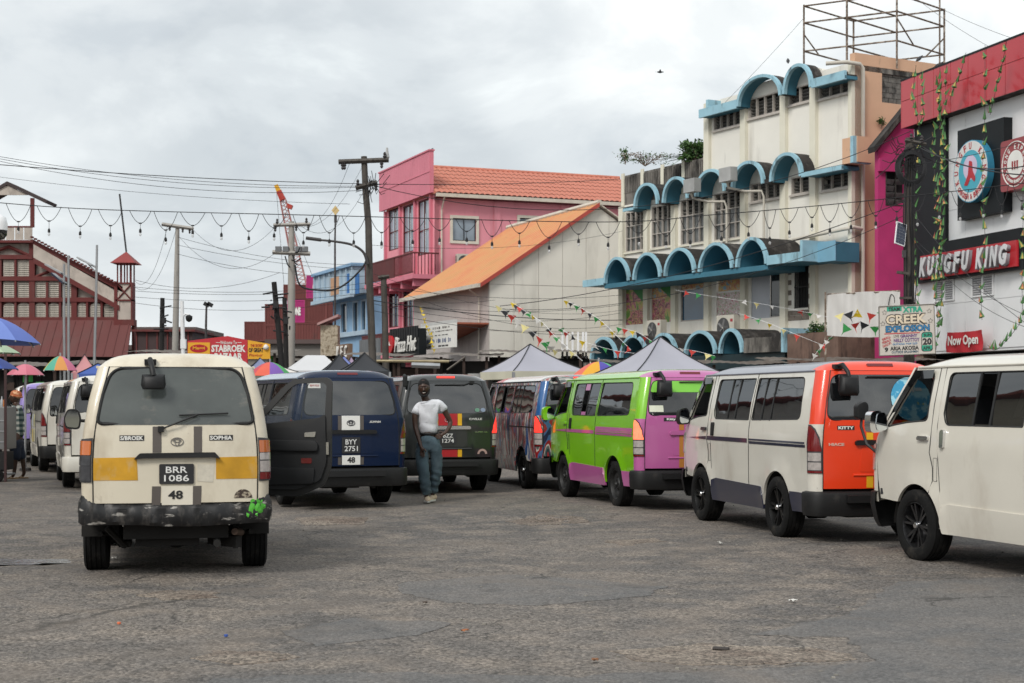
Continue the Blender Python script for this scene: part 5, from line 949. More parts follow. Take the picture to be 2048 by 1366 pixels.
et('EXPLOSION', 685, 700, 930, 155, BLKS, .07); et('EXPLOSION', 685, 700, 915, 130, BLUP, .035, .012); MB().prism([e(195, 830), e(940, 800), e(940, 780), e(195, 808)], f, .001, .004).build('print_rule', REDP, t)
et('LIVE', 450, 865, 110, 55, GREYS, .01); et('GRANNY', 710, 855, 360, 70, PURP, .04); et('NELLY COTTOY', 665, 945, 540, 80, PURP, .03); et("GUYANA TOP DJ'S", 630, 1030, 520, 50, BLUP, .02); et('ARIA AKOSIA', 620, 1115, 600, 90, BLKS, .035); et('9', 240, 1150, 80, 100, BLKS, .04); et('OUTSIDE SPLASHMIN', 630, 1195, 560, 50, mat('print_navy', '1f4a60', .6), .02)
for i, s in enumerate(('SMALL', 'FEMALE', "DANCE UP'S")): et(s, 235+i*8, 905+i*70, 190, 55, REDP, .02, rot=.45)
MB().prism(rpoly([e(975, 1190), e(1215, 1180), e(1205, 770), e(975, 780)], .09), f, .001, .004).build('date_panel', BLKS, t); MB().prism(rpoly([e(990, 1175), e(1200, 1165), e(1192, 785), e(990, 795)], .08), f, .0045, .007).build('date_panel', TEALP, t); MB().prism([e(990, 1055), e(1200, 1050), e(1196, 890), e(990, 895)], f, .0075, .009).build('date_band', mat('board_white', ''), t)
et('SUN', 1100, 840, 150, 65, BLKS, .03, .01); et('20', 1097, 975, 190, 150, BLKS, .05, .011); et('APR.', 1097, 1115, 180, 75, BLKS, .03, .01)
for cx_, cy_ in ((200, 370), (1140, 335), (165, 605), (1165, 540)):
    c = Vector(e(cx_, cy_)); P = [(c.x+(.075 if k % 2 == 0 else .035)*math.cos(PI/2+PI*k/5), c.y+(.075 if k % 2 == 0 else .035)*math.sin(PI/2+PI*k/5)) for k in range(11)]; MB().tube([f(*p, .005) for p in P], .005, 3).build('star_mark', BLKS, t)
Bn = Frame(*at(1800, 640, 50).xy, 78); t = thing('banner', 'large blank white cloth banner stretched behind the event board', 'banner', tuple(Bn.o), Bn.rz); f = wall_fn('y', 0); a0 = Bn.f(1654, 630)[0]; z00, z01 = Bn.f(1654, 671)[1], Bn.f(1654, 590)[1]; z10, z11 = Bn.f(1800, 672)[1], Bn.f(1800, 583)[1]
MB().grid(lambda i, j: (a0+(.0-a0)*i/30, -.05*math.sin(i*.6+j*.5)-.02*math.sin(i*2.1), (z00+(z10-z00)*i/30)*(1-j/10)+(z01+(z11-z01)*i/30)*j/10-.05*math.sin(PI*i/30)*(1-j/5)), 31, 11).build('cloth', mat('white_cloth', 'cfcdca', .8, var=.05, vs=1.5), t, smooth=60, recalc=False)
MB().box(a0-.08, a0-.02, -.03, .03, 0, z01+.1).build('post', RST, t); MB().tube([(a0, .05, z01+.02), (0, .05, z11+.02)], .03, 5).build('rail', RST, t); p = Bn.f(1783, 600); MB().tube([f(p[0]+.09*math.cos(a)*(1+.2*math.sin(2*a)), p[1]-.1+.28*math.sin(a), .06) for a in [2*PI*i/16 for i in range(15)]], .012, 4).build('rope_loop', WIRE, t)
# ================================================================ tents and parasols
def tent(lab, pk, pl, pr, pe, Y, h, top=0, rot=.25, val=.18, sag=.16, cat='tent', name='tent'):
    c = at(pk[0], pk[1], Y); e0, e1 = at(pl, pe, Y), at(pr, pe, Y); W2_ = (e1.x-e0.x)/2; ze = e0.z; cx_ = (e0.x+e1.x)/2; s = W2_/(abs(math.cos(rot))+abs(math.sin(rot)))*1.0
    t = thing(name, lab, cat, (cx_, Y, 0), rot, 'market tents'); Mr = Matrix.Rotation(-rot, 3, 'Z'); ap = Mr @ Vector((c.x-cx_, 0, 0)); m = mat('canvas_'+h, h, .75, var=.06, vs=1.2); H = c.z-ze
    cor = [Vector((-s, -s, ze)), Vector((s, -s, ze)), Vector((s, s, ze)), Vector((-s, s, ze))]; tp = [Vector((ap.x+q.x*top, ap.y+q.y*top, c.z)) for q in cor] if top else [Vector((ap.x, ap.y, c.z))]*4
    for k in range(4):
        A, B, TA, TB = cor[k], cor[(k+1) % 4], tp[k], tp[(k+1) % 4]; n = 8
        def fn(i, j):
            u = i/n; v = j/n; lo = A.lerp(B, u); hi = TA.lerp(TB, u); p = lo.lerp(hi, v); p.z -= sag*H*math.sin(PI*v)*(.55+.45*math.sin(PI*u))+.02*math.sin(PI*u)*(1-v); return tuple(p)
        MB().grid(fn, n+1, n+1).build('canopy_panel', m, t, smooth=60, recalc=False); a_, b_2 = A, B; nn = (b_2-a_).cross(Vector((0, 0, 1))).normalized()*.01
        MB().add([tuple(a_-nn), tuple(b_2-nn), tuple(b_2-nn-Vector((0, 0, val))), tuple(a_-nn-Vector((0, 0, val))), tuple(a_+nn), tuple(b_2+nn), tuple(b_2+nn-Vector((0, 0, val))), tuple(a_+nn-Vector((0, 0, val)))], [(0, 1, 2, 3), (7, 6, 5, 4), (3, 2, 6, 7), (0, 3, 7, 4), (1, 5, 6, 2)]).build('valance', mat('canvas_'+h if h != 'a6a6b0' else 'valance_cream', 'c6c3b0', .8), t)
        MB().box(A.x-.025, A.x+.025, A.y-.025, A.y+.025, 0, ze-.02).build('leg', GALV, t)
        if not top: MB().tube([Vector(fn(0, j))+Vector((0, 0, .012)) for j in range(n+1)], .012, 4).build('seam', BLK if h != 'dddbd8' else WHT, t)
    return t
tent('dark grey pointed tent top behind the blue van', (729, 706), 672, 782, 743, 38, '35373b'); tent('smaller dark grey tent top left of the pointed one', (678, 709), 638, 716, 743, 41, '3b3d42')
tent('broad white flat-topped tent left of the dark tents', (630, 711), 560, 690, 742, 46, 'cfd0d2', top=.32, sag=.05); tent('small blue tent edge behind the dark grey tents', (688, 712), 640, 722, 741, 48, '6f7cb4'); tent('lilac tent tip behind the dark tents', (702, 713), 680, 724, 741, 50, 'a893ad')
tent('grey peaked tent with cream valance behind the graffiti van', (1060, 689), 960, 1176, 744, 36, 'a6a6b0', rot=.42); tent('large grey peaked tent behind the lime van', (1320, 674), 1190, 1440, 748, 32, 'a6a6b0', rot=.38); tent('pink tent peak left of the cream van roof', (169, 709), 140, 200, 745, 44, 'c98d90', sag=.1)
tent('bright blue tent top right behind the cream van roof', (196, 727), 150, 240, 748, 40, '4560a8', sag=.05); tent('blue-grey tent tip by the bazaar sign', (520, 716), 490, 552, 738, 52, '8088a8')
tent('low white tent roof between the parasols and the cream van', (545, 728), 520, 600, 745, 44, 'd8d4d0', sag=.05)
def parasol(lab, cx_, cy_, pl, pr, pe, Y, cols, tilt=0, n=8, drop=0):
    c = at(cx_, cy_, Y); r_ = (at(pr, pe, Y).x-at(pl, pe, Y).x)/2; mx = (at(pr, pe, Y).x+at(pl, pe, Y).x)/2; ze = at(0, pe, Y).z; H = c.z-ze; t = thing('parasol', lab, 'parasol', (mx, Y, 0), rnd.random(), 'market parasols'); Mt = Matrix.Rotation(tilt, 3, 'Y')
    for k in range(n):
        def fn(i, j): a = 2*PI*(k+i/4)/n; v = j/6; rr = r_*v*(1-.06*math.sin(PI*i/4)*v); p = Vector((rr*math.cos(a), rr*math.sin(a), -H*v**1.8)); p = Mt @ p; return (p.x, p.y, c.z+p.z)
        h = cols[k % len(cols)]; m = mat('canvas_'+h, h, .7, var=.06, vs=2); MB().grid(fn, 5, 7).build('canopy_gore', m, t, smooth=60, recalc=False)
        MB().tube([Vector(fn(0, j))-Vector((0, 0, .02)) for j in range(7)], .012, 4).build('rib', GALV, t)
    MB().tube([(0, 0, 0), (0, 0, c.z+.08)], .025, 8).build('pole', GALV, t); MB().lathe([(.13, 0), (.12, .06), (.03, .10)], 16).build('base', INS, t); return t
parasol('big blue parasol at the left edge of the photo', -22, 632, -126, 82, 683, 22, ['6d82c8', '7288cc', '5f74bd', '7a8fd0'], tilt=.06); parasol('pale green parasol beneath the big blue one', -38, 678, -114, 38, 706, 24, ['b4c8a8', 'a8bc9e']); parasol('dark blue parasol lowest at the left edge', -40, 706, -114, 34, 738, 26, ['2f4488', '38509a'])
parasol('pink parasol above the row of white vans', 52, 728, 14, 87, 750, 34, ['c96f80', 'cf7a8a']); parasol('rainbow parasol left of the pink tent', 124, 712, 86, 155, 741, 38, ['c9708c', '8c5aa0', 'd06060', 'd8c040', '58a890', 'd09050'])
parasol('rainbow parasol behind the cream van roof at right', 533, 724, 495, 585, 752, 40, ['d8604c', '7a58a8', '4fa860', 'd8d8dc', 'c04a58']); parasol('rainbow parasol between the two grey tents', 1195, 723, 1140, 1255, 756, 34, ['58b878', 'c03848', '3c3c90', 'd86a58', 'd8a030', '5048a0'])
# ================================================================ market sheds behind the tents
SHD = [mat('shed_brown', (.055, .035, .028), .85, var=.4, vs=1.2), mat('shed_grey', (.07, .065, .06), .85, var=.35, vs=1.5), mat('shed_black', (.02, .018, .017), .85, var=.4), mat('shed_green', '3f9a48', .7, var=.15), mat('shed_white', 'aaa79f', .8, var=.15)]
TIN = mat('old_tin_roof', (.16, .14, .12), .75, var=.35, vs=2, dirt=((.10, .06, .04), .5, .65, 3, 1))
def shed(lab, px0, px1, pt, Y, m, d=3.0, over=.4):
    p, q = at(px0, pt, Y), at(px1, pt, Y); w = q.x-p.x; h = p.z; t = thing('market_shed', lab, 'shed', (p.x, Y, 0), 0, 'market sheds behind the tents'); n = max(2, int(w/.9))
    for i in range(n):
        if rnd.random() < .78: MB().box(w*i/n+.01, w*(i+1)/n-.01, 0, .06, .9 if i % 3 else .05, h-.25-rnd.random()*.3).build('wall_board', SHD[1] if rnd.random() < .25 else m, t)
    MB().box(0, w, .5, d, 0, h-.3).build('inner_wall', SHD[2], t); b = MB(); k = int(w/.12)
    b.grid(lambda i, j: (-over+(w+2*over)*i/k, -.7+(d+.7)*j/2, h-.12+.10*j+.018*math.sin(i*PI)+.03*math.sin(i*.37)+(.02 if i % 2 else 0)), k+1, 3).build('roof_sheet', TIN, t, recalc=False)
    for i in range(3): x = w*(.1+.4*i); MB().box(x-.05, x+.05, -.45, -.35, 0, h-.15).build('post', SHD[0], t)
    MB().box(.05, w-.05, -.3, -.05, .82, .9).build('counter', SHD[0], t)
    for i in range(int(w*1.6)): x = rnd.random()*w; MB().obox((x, -.15, h-.55-rnd.random()*.4), (.25+.2*rnd.random(), .12, .3), rnd.random()).build('hanging_goods', rnd.choice(SHD+[CUR, BLK]), t)
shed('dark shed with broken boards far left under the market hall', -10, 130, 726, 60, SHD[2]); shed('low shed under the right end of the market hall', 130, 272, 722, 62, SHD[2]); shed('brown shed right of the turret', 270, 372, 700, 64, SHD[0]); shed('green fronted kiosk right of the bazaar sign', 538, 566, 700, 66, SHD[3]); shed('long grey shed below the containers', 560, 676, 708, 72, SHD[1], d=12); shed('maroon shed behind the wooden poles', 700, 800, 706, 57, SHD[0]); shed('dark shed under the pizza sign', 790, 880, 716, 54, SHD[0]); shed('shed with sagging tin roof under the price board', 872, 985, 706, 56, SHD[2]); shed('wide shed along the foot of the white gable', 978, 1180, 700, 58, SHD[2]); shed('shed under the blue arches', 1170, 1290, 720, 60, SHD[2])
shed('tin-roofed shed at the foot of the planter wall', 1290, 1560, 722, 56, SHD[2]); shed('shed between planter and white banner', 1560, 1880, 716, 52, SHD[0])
o = wire('bamboo_pole', 'pale bamboo pole laid level above the dark green van', (752, 722), (898, 723), 50, 50, 0, .07, m=mat('bamboo', 'a89a7a', .8, var=.2, vs=4), cat='bamboo pole'); o = wire('tin_duct', 'short grey metal duct hanging behind the dark green van', (823, 730), (880, 732), 49, 49, 0, .14, m=GALV, cat='duct')
o = wire('timber_plank', 'slanting grey timber plank by the sagging tin roof', (894, 740), (930, 714), 50, 50, 0, .05, m=TIN, cat='plank')
# distant low blocks closing the horizon
for px0, px1, pt, Y, h, lab in ((270, 385, 664, 130, '5a3a38', 'low reddish warehouse roof beyond the sheds'), (385, 545, 712, 150, '8a8680', 'pale low warehouse beyond the bazaar sign'), (540, 700, 688, 140, '7d7974', 'grey low block at the foot of the containers'), (-60, 270, 700, 128, '4a3434', 'dark hall wall behind the market skirt roof')):
    p, q = at(px0, pt, Y), at(px1, pt, Y); t = thing('warehouse', lab, 'building', (p.x, Y, 0)); MB().box(0, q.x-p.x, 0, 12, 0, p.z).build('wall', mat('ware_'+h, h, .85, var=.12, vs=.4), t); MB().box(-.4, q.x-p.x+.4, -.5, 12, p.z+.01, p.z+.4).build('roof', mat('ware_roof', (.10, .07, .065), .8, var=.2, vs=.4), t)
    for i in range(int((q.x-p.x)/2.2)): MB().box(.8+i*2.2, 1.5+i*2.2, -.04, -.001, p.z*.45, p.z*.7).build('window', WIN, t)
# iron spikes at the corner of the arches
t = thing('railing', 'white upright rails beside the first blue ground arch', 'railing', tuple(at(1120, 720, 60)))
for i, px in enumerate((1125, 1134, 1145, 1156, 1166, 1172)): p = at(px, 712, 60)-t.location; q = at(px, 664, 60)-t.location; MB().box(p.x-.04, p.x+.04, -.04, .04, p.z-.3, q.z).build('rail', WHP, t)
MB().box((at(1122, 0, 60)-t.location).x, (at(1176, 0, 60)-t.location).x, -.03, .03, (at(0, 712, 60)-t.location).z-.1, (at(0, 712, 60)-t.location).z).build('bottom_rail', BLK, t)
# ================================================================ bunting and garlands
FL = {'r': mat('flag_red', 'd0453c', .65, var=.05), 'g': mat('flag_green', '3a8058', .65), 'y': mat('flag_yellow', 'e0c22a', .65, var=.05), 'k': mat('flag_black', '23242a', .6, var=.05), 'w': mat('flag_white', 'd2d0cc', .7, var=.03), 'c': mat('flag_cream', 'd8cc8c', .7, var=.04)}
def flagmesh(): return MB().add([(-.5, 0, 0), (.5, 0, 0), (.06, .12, -.62), (0, -.10, -1.12), (-.06, .1, -.6), (-.5, .012, 0), (.5, .012, 0), (.06, .132, -.62), (0, -.088, -1.12), (-.06, .112, -.6)], [(0, 1, 2, 4), (4, 2, 3), (6, 5, 9, 7), (7, 9, 8)]).mesh('flag', None, False)
FM = flagmesh()
def bunting(lab, pts, Ys, flags, s=.20):
    P = [at(x, y, Y) for (x, y), Y in zip(pts, Ys)]; o0 = P[0].copy(); t = thing('bunting', lab, 'bunting', tuple(o0)); Q = smoothp(P, 8); MB().tube([p-o0 for p in Q], .005, 3).build('cord', WHP, t); n = len(flags)
    for i, c in enumerate(flags):
        if c == '-': continue
        u = (i+.5)/n*(len(Q)-1); k = int(u); p = Q[k].lerp(Q[min(k+1, len(Q)-1)], u-k)-o0
        o = link('flag', FM, FL[c], t); o.location = p; o.scale = (s, s, s*rnd.uniform(.85, 1.1)); o.rotation_euler = (rnd.gauss(0, .35), rnd.gauss(.15, .35), rnd.gauss(0, .5))
bunting('bunting crossing the foot of the white gable, yellow to white', [(985, 605), (1030, 635), (1085, 680), (1120, 708)], [46, 46, 45, 45], '-ckrwckrgwc-', .28)
bunting('bunting rising from the gable middle to the first blue arch', [(1025, 605), (1050, 622), (1085, 645), (1110, 672), (1165, 722)], [46, 45, 44, 43, 42], 'ykrkgywc-krgwc-'); bunting('bunting from the white gable down past the blue arches', [(1130, 600), (1160, 615), (1200, 640), (1230, 668), (1262, 700)], [48, 46, 45, 44, 43], 'ykgrkgywykgr')
bunting('long bunting from the railing to the large grey tent', [(1118, 655), (1160, 680), (1235, 702), (1330, 712), (1380, 720)], [44, 42, 40, 38, 38], 'grkywgrk-ycrg'); bunting('bunting sloping from the posters to the large grey tent', [(1235, 655), (1275, 665), (1320, 690), (1390, 702), (1430, 712)], [46, 44, 42, 40, 40], 'grykrgwywr-cg')
bunting('bunting from the posters over the barred window to the banner', [(1350, 580), (1420, 592), (1500, 604), (1600, 622), (1655, 634)], [52, 51, 50, 49, 49], '-rg---wcw-rgw-'); bunting('bunting crossing low before the planter', [(1470, 625), (1520, 640), (1590, 668), (1650, 692)], [50, 48, 46, 46], 'krgycr-w'); bunting('bunting in front of the white banner', [(1672, 630), (1700, 625), (1740, 628), (1768, 620)], [48, 48, 48, 48], 'ckyrg', .32)
bunting('lower bunting hooked under the white banner', [(1690, 655), (1720, 645), (1760, 655), (1790, 650)], [48, 48, 48, 48], 'grkg-g', .34); bunting('yellow streamer hanging before the grey siding', [(842, 612), (850, 640), (862, 670), (868, 700)], [55, 55, 55, 55], 'yyyyyyyyyyyy', .16); bunting('loose ribbons tied at the planter corner', [(1628, 712), (1645, 690), (1665, 672)], [47, 47, 47], 'wgrwg', .2)
# vertical garlands of folded pennants on the restaurant
ga, gb, gc = mat('pennant_green', '4f7f48', .65, var=.2, vs=3), mat('pennant_yellow', 'c0a85a', .6), mat('pennant_red', 'b8604c', .6)
pm = MB(); pm.add([(-.5, 0, 0), (0, .3, 1), (0, .25, 0), (.5, 0, 0), (0, -.3, .05)], [(0, 4, 1), (4, 3, 1), (3, 2, 1), (2, 0, 1), (0, 2, 3, 4)]); PM = pm.mesh('pennant'); p2 = MB(); p2.add([(-.22, -.32, .08), (.22, -.32, .08), (0, -.22, .75)], [(0, 1, 2)]); PM2 = p2.mesh('pennant_face', recalc=False); p3 = MB(); p3.add([(-.12, -.34, .08), (.12, -.34, .08), (0, -.25, .45)], [(0, 1, 2)]); PM3 = p3.mesh('pennant_tip', recalc=False)
def garland(lab, pts, dy=-1.0, step=.36, s=.20):
    P = [K.on(x, y, 1, dy) for x, y in pts]; W_ = [K.w(p) for p in P]; o0 = W_[0].copy(); t = thing('garland', lab, 'garland', tuple(o0), K.rz, 'pennant garlands on the restaurant'); Ri = K.I; Q = smoothp(W_, 10); MB().tube([Ri @ (p-o0) for p in Q], .008, 3).build('cord', WIRE, t); acc = 0
    for a, b in zip(Q, Q[1:]):
        acc += (b-a).length
        if acc > step*.8:
            acc = 0; p = Ri @ (b-o0); o = link('pennant', PM, ga, t); o.location = p; o.scale = (s*rnd.uniform(.7, 1.15), s, s*rnd.uniform(1.2, 1.7)); o.rotation_euler = (rnd.gauss(0, .2), rnd.gauss(0, .35), rnd.gauss(0, .8))
            link('pennant_face', PM2, gc if rnd.random() < .5 else gb, o); link('pennant_tip', PM3, gb, o)
garland('garland hanging from the left corner of the red fascia', [(1832, 130), (1826, 200), (1838, 260), (1832, 400), (1830, 520), (1838, 620), (1836, 700)]); garland('second garland, close right of the corner one', [(1842, 140), (1846, 210), (1840, 250)], step=.34); garland('long garland over the black band', [(1872, 150), (1880, 230), (1868, 290), (1872, 420), (1868, 560), (1876, 640), (1872, 700)], step=.32)
garland('long garland right beside the one over the black band', [(1893, 125), (1890, 220), (1884, 320), (1890, 400), (1880, 500), (1884, 580), (1878, 650)], step=.32); garland('garland between the two long ones', [(1880, 135), (1878, 230), (1892, 300), (1876, 380), (1882, 470), (1874, 560)], step=.34); garland('short slanting garland on the red fascia', [(1932, 105), (1920, 150), (1908, 175), (1900, 200)], step=.34)
garland('garland over the round sign down to the vents', [(1970, 90), (1970, 200), (1968, 290), (1964, 360), (1970, 480), (1962, 560), (1964, 640)], dy=-1.1, step=.48); garland('short slanting garland at the right of the fascia', [(2014, 78), (2006, 120), (1996, 160), (1986, 205), (1980, 230)], step=.36); garland('garland at the right edge beside the letters', [(2046, 350), (2046, 450), (2044, 560), (2046, 640)], step=.42); garland('few loose pennants right of the red banner', [(1975, 690), (1990, 700), (2014, 680), (2045, 640)], step=.3)
# ================================================================ greenery on roofs and ledges
LFM = mat('leaf_green', (.06, .13, .03), .6, var=.35, vs=5); LFD = mat('leaf_dark', (.03, .07, .02), .6, var=.4, vs=5); DRY = mat('dry_vine', (.20, .14, .10), .9, var=.35, vs=5)
pt_ = T.w(T.on(1382, 318, 1, .1)); t = thing('roof_plant', 'spiky green plant growing out of the low roof parapet', 'plant', tuple(pt_))
for i in range(58):
    a = rnd.random()*2*PI; L = rnd.uniform(.5, 1.4); e_ = rnd.uniform(.1, 1.2); d = Vector((math.cos(a)*math.cos(e_)*1.3, math.sin(a)*math.cos(e_)*.6, math.sin(e_))); s_ = d.cross(Vector((0, 0, 1))).normalized()*.075
    P = [d*L*u-Vector((0, 0, .5*L*u*u*(1-e_/2))) for u in (0, .3, .6, .85, 1)]; w_ = (.7, 1, .8, .4, .02); b = MB(); b.add([tuple(p+s_*k*w) for p, w in zip(P, w_) for k in (-1, 1)], [(2*i_, 2*i_+1, 2*i_+3, 2*i_+2) for i_ in range(4)]); b.build('leaf', LFM, t, recalc=False)
def scrub(lab, pos, R_, n, m, ls=.07, name='shrub', stems=8, m2=None):
    t = thing(name, lab, 'plant', tuple(pos)); b = MB()
    for k in range(stems):
        a = rnd.random()*2*PI; q = Vector((math.cos(a)*R_[0]*.8, math.sin(a)*R_[1]*.8, R_[2]*rnd.uniform(.5, 1.7))); b.tube([(0, 0, -.1), tuple(q*.5+Vector((.05, 0, .1))), tuple(q)], .014, 4, r1=.005)
    b.build('stem', DRY, t)
    for mm in ([m, m2] if m2 else [m]):
        b = MB(); cl = [Vector((rnd.gauss(0, R_[0]*.5), rnd.gauss(0, R_[1]*.5), R_[2]*rnd.uniform(.2, 1.6))) for _ in range(9)]
        for k in range(n):
            c = cl[k % 9]+Vector((rnd.gauss(0, R_[0]*.22), rnd.gauss(0, R_[1]*.22), rnd.gauss(0, R_[2]*.22))); u = Vector((rnd.gauss(0, 1), rnd.gauss(0, 1), rnd.gauss(0, .6))).normalized()*ls*rnd.uniform(.6, 1.4); v = u.cross(Vector((rnd.gauss(0, 1), rnd.gauss(0, 1), rnd.gauss(0, 1)))).normalized()*ls*.45
            b.add([tuple(c-u), tuple(c+v), tuple(c+u), tuple(c-v)], [(0, 1, 2, 3)])
        b.build('foliage', mm, t, recalc=False, kind='stuff')
    return t
scrub('tangled dry vine with green tips over the left parapet corner', T.w(T.on(1290, 328, 1, .15)), (1.2, .3, .28), 260, DRY, .05, 'vine', 22, LFM); scrub('bushy green plant beside the spiky one on the low roof', T.w(T.on(1388, 322, 1, .15)), (.7, .3, .45), 520, LFM, .10, m2=LFD); scrub('small green tuft at the left roof corner', T.w(T.on(1250, 325, 1, .1)), (.25, .2, .35), 120, LFM); scrub('leafy bush growing above the brown planter', T.w(T.on(1632, 690, 1, -1.6)), (.45, .35, .45), 420, LFD, .07, m2=LFM); scrub('sparse weeds along the planter edge', T.w(T.on(1590, 694, 1, -1.8)), (.5, .2, .12), 120, LFM, .05)
scrub('small weed rooted in the peach wall stain', T.w(T.on(1762, 252, 0, .12)), (.2, .12, .2), 90, LFM, .06); scrub('dark weeds in shade at the foot of the pipes', T.w(T.on(1700, 700, 0, .6)), (.6, .3, .3), 160, LFD, .07); scrub('tuft of weeds under the left end of the top canopy', T.w(T.on(1408, 232, 1, -.1)), (.12, .1, .15), 50, LFD, .06)
# ================================================================ birds
BRD = mat('bird_grey', (.05, .05, .055), .7, var=.2)
def bird(lab, p, fly, s=.16):
    t = thing('bird', lab, 'bird', tuple(p), rnd.random()*2 if not fly else 0); MB().lathe([(.01, -s), (.25*s, -.7*s), (.42*s, -.1*s), (.36*s, .4*s), (.2*s, .7*s), (.22*s, .9*s), (.12*s, 1.08*s), (.02, 1.2*s)], 12, Matrix.Rotation(PI/2 if fly else .9, 3, 'Y'), (0, 0, .5*s if not fly else 0)).build('body', BRD, t, smooth=60)
    if fly:
        for sg in (-1, 1): MB().add([(-.3*s, 0, .1*s), (.35*s, 0, .1*s), (.2*s, sg*1.2*s, .6*s), (-.25*s, sg*1.1*s, .55*s), (-.5*s, sg*2.2*s, .35*s)], [(0, 1, 2, 3), (3, 2, 4)]).build('wing', BRD, t, recalc=False)
        MB().add([(-.9*s, 0, 0), (-1.7*s, .3*s, 0), (-1.7*s, -.3*s, 0)], [(0, 1, 2)]).build('tail', BRD, t, recalc=False)
    else: MB().add([(-.5*s, -.1*s, .1*s), (-.5*s, .1*s, .1*s), (-1.2*s, .15*s, -.4*s), (-1.2*s, -.15*s, -.4*s)], [(0, 1, 2, 3)]).build('tail', BRD, t, recalc=False); MB().tube([(0, .03, .3*s), (0, .03, 0)], .006, 3).tube([(0, -.03, .3*s), (0, -.03, 0)], .006, 3).build('leg', BRD, t)
bird('bird flying high left of the blue arches', at(1320, 144, 45), True, .085); bird('dark bird perched on the topmost blue arch', T.w(T.on(1576, 126, 1, -.8)), False); bird('dark bird perched at the left end of the red fascia', K.w(K.on(1838, 122, 1, -.3)), False); bird('small bird on the right tip of the pink parapet', Pk.w(Pk.on(862, 303, 1, -.2)), False); bird('small bird on the left end of the pink parapet', Pk.w(Pk.on(772, 344, 1, -.2)), False)
# ================================================================ minibuses
def paint(name, h, dirt=(.30, .25, .19), amt=.62, var=.05, coat=.8, d2=None, dent=.07):
    return mat('paint_'+name, h, .32, var=var, vs=1.2, coat=coat, dirt=(dirt, amt, amt+.38, 1.6, 2.2), dirt2=d2, bump=dent, bs=2.2)
# body surface, H200 shape: x half width by height, rear and front edge by height
WT = [(.25, .80), (.45, .835), (.60, .845), (1.0, .8475), (1.22, .842), (1.30, .828), (1.50, .795), (1.75, .735), (1.87, .702)]
RT = [(.25, -1.0), (.5, -1.035), (.75, -1.045), (1.28, -1.04), (1.40, -1.025), (1.70, -.955), (1.87, -.905), (1.95, -.87)]
FT = [(.25, 3.50), (.55, 3.60), (.95, 3.60), (1.18, 3.50), (1.28, 3.40), (1.87, 2.93)]
FS = [(.25, 3.30), (.55, 3.36), (.95, 3.38), (1.18, 3.34), (1.28, 3.25), (1.87, 2.80)]
WT_A = [(.25, .77), (.45, .785), (.60, .795), (1.0, .80), (1.22, .79), (1.33, .775), (1.55, .74), (1.75, .69), (1.84, .665)]
RT_A = [(.25, -1.0), (.5, -1.03), (.66, -1.045), (1.0, -1.05), (1.30, -1.035), (1.5, -.985), (1.75, -.895), (1.85, -.85)]
def smooth_T(T, x, h=.05): return (interp(T, x-h)+interp(T, x+h)+2*interp(T, x))/4
class Body:
    def __init__(s, WT_, RT_, rc=.11, rl=.14, old=False, zt=1.87, top=1.985): s.WT, s.RT, s.rc, s.rl, s.old, s.zt, s.top = WT_, RT_, rc, rl, old, zt, top
    def W(s, y, z):
        w = smooth_T(s.WT, z); w -= .07*max(0, (y-2.1)/1.3)**2.2 if y > 2.1 else 0
        for cy in (0, 2.57):
            d = math.hypot(y-cy, z-.335)
            if z < 1.1: w += .018*(1-sstep(.49, .53, d))*(sstep(.15, .3, d))
        w += .006*(sstep(1.02, 1.05, z)-sstep(1.08, 1.13, z))*(0 if s.old else 1)
        return w
    def YR(s, x, z): return smooth_T(s.RT, z)+.055*(abs(x)/.8)**2.4
    def side(s, sg): return lambda y, z, o: (sg*(s.W(y, z)+o), y, z)
    def rear(s): return lambda x, z, o: (x, s.YR(x, z)-o, z)
    def xt(s, z): return s.W(-.8, z)-s.rc
    def ys(s, z): return s.YR(s.xt(z), z)+s.rl
    def corner(s, sg):
        def f(a, z, o):
            x0 = s.xt(z); y0 = s.YR(x0, z); w = s.W(s.ys(z), z); y1 = s.ys(z); t = a*PI/2
            e = .9; sx = math.sin(t)**e if t > 0 else 0; cy = max(0, math.cos(t))**e
            nx, ny = math.sin(t), math.cos(t)
            return (sg*(x0+(w-x0)*sx+o*nx), y1+(y0-y1)*cy-o*ny, z)
        return f
    def front(s, sg=1):
        def f(a, z, o):
            w = s.W(smooth_T(FS, z), z); y0 = smooth_T(FS, z); y1 = smooth_T(FT, z); t = a*PI/2
            sx = abs(math.sin(t))**.62*(1 if a >= 0 else -1); return (sx*(w+o*abs(math.sin(t))), y0+(y1-y0+o)*max(0, math.cos(t))**.62, z)
        return f
    def roof(s):
        z0 = s.zt
        def f(u, v, o):   # u across -1..1, v along 0..1
            w = s.W(.5, z0)-.07*0; x = u*w
            yr = s.YR(x, z0) if abs(u) < .999 else s.YR(w, z0)
            yr = smooth_T(s.RT, z0)+.055*(abs(x)/.8)**2.4 + .10*abs(u)**10; yf = 2.93-.12*abs(u)**3
            vv = v; y = yr+(yf-yr)*vv; wt = w-(.07*max(0, (y-2.1)/1.3)**2.2 if y > 2.1 else 0)
            d = (y-yr); e = (yf-y); hr = 1-(1-min(1, d/.30))**2.6; hf = 1-(1-min(1, e/.75))**2.2
            cr = (1-abs(u)**3.2); rise = s.top-z0
            z = z0+rise*(.42*min(1, hr*1.4) if False else 1)*(min(hr, 1)*min(hf, 1))*(.55*(1-abs(u)**9)+.45*cr)
            return (u*wt, y, z+o)
        return f
B200 = Body(WT, RT); B100 = Body(WT_A, RT_A, rc=.10, rl=.12, old=True, zt=1.84, top=1.965)
def arch(cy, r, a0, a1, n=14): return [(cy+r*math.cos(R(a0+(a1-a0)*i/n)), .335+r*math.sin(R(a0+(a1-a0)*i/n))) for i in range(n+1)]
CACHE = {}
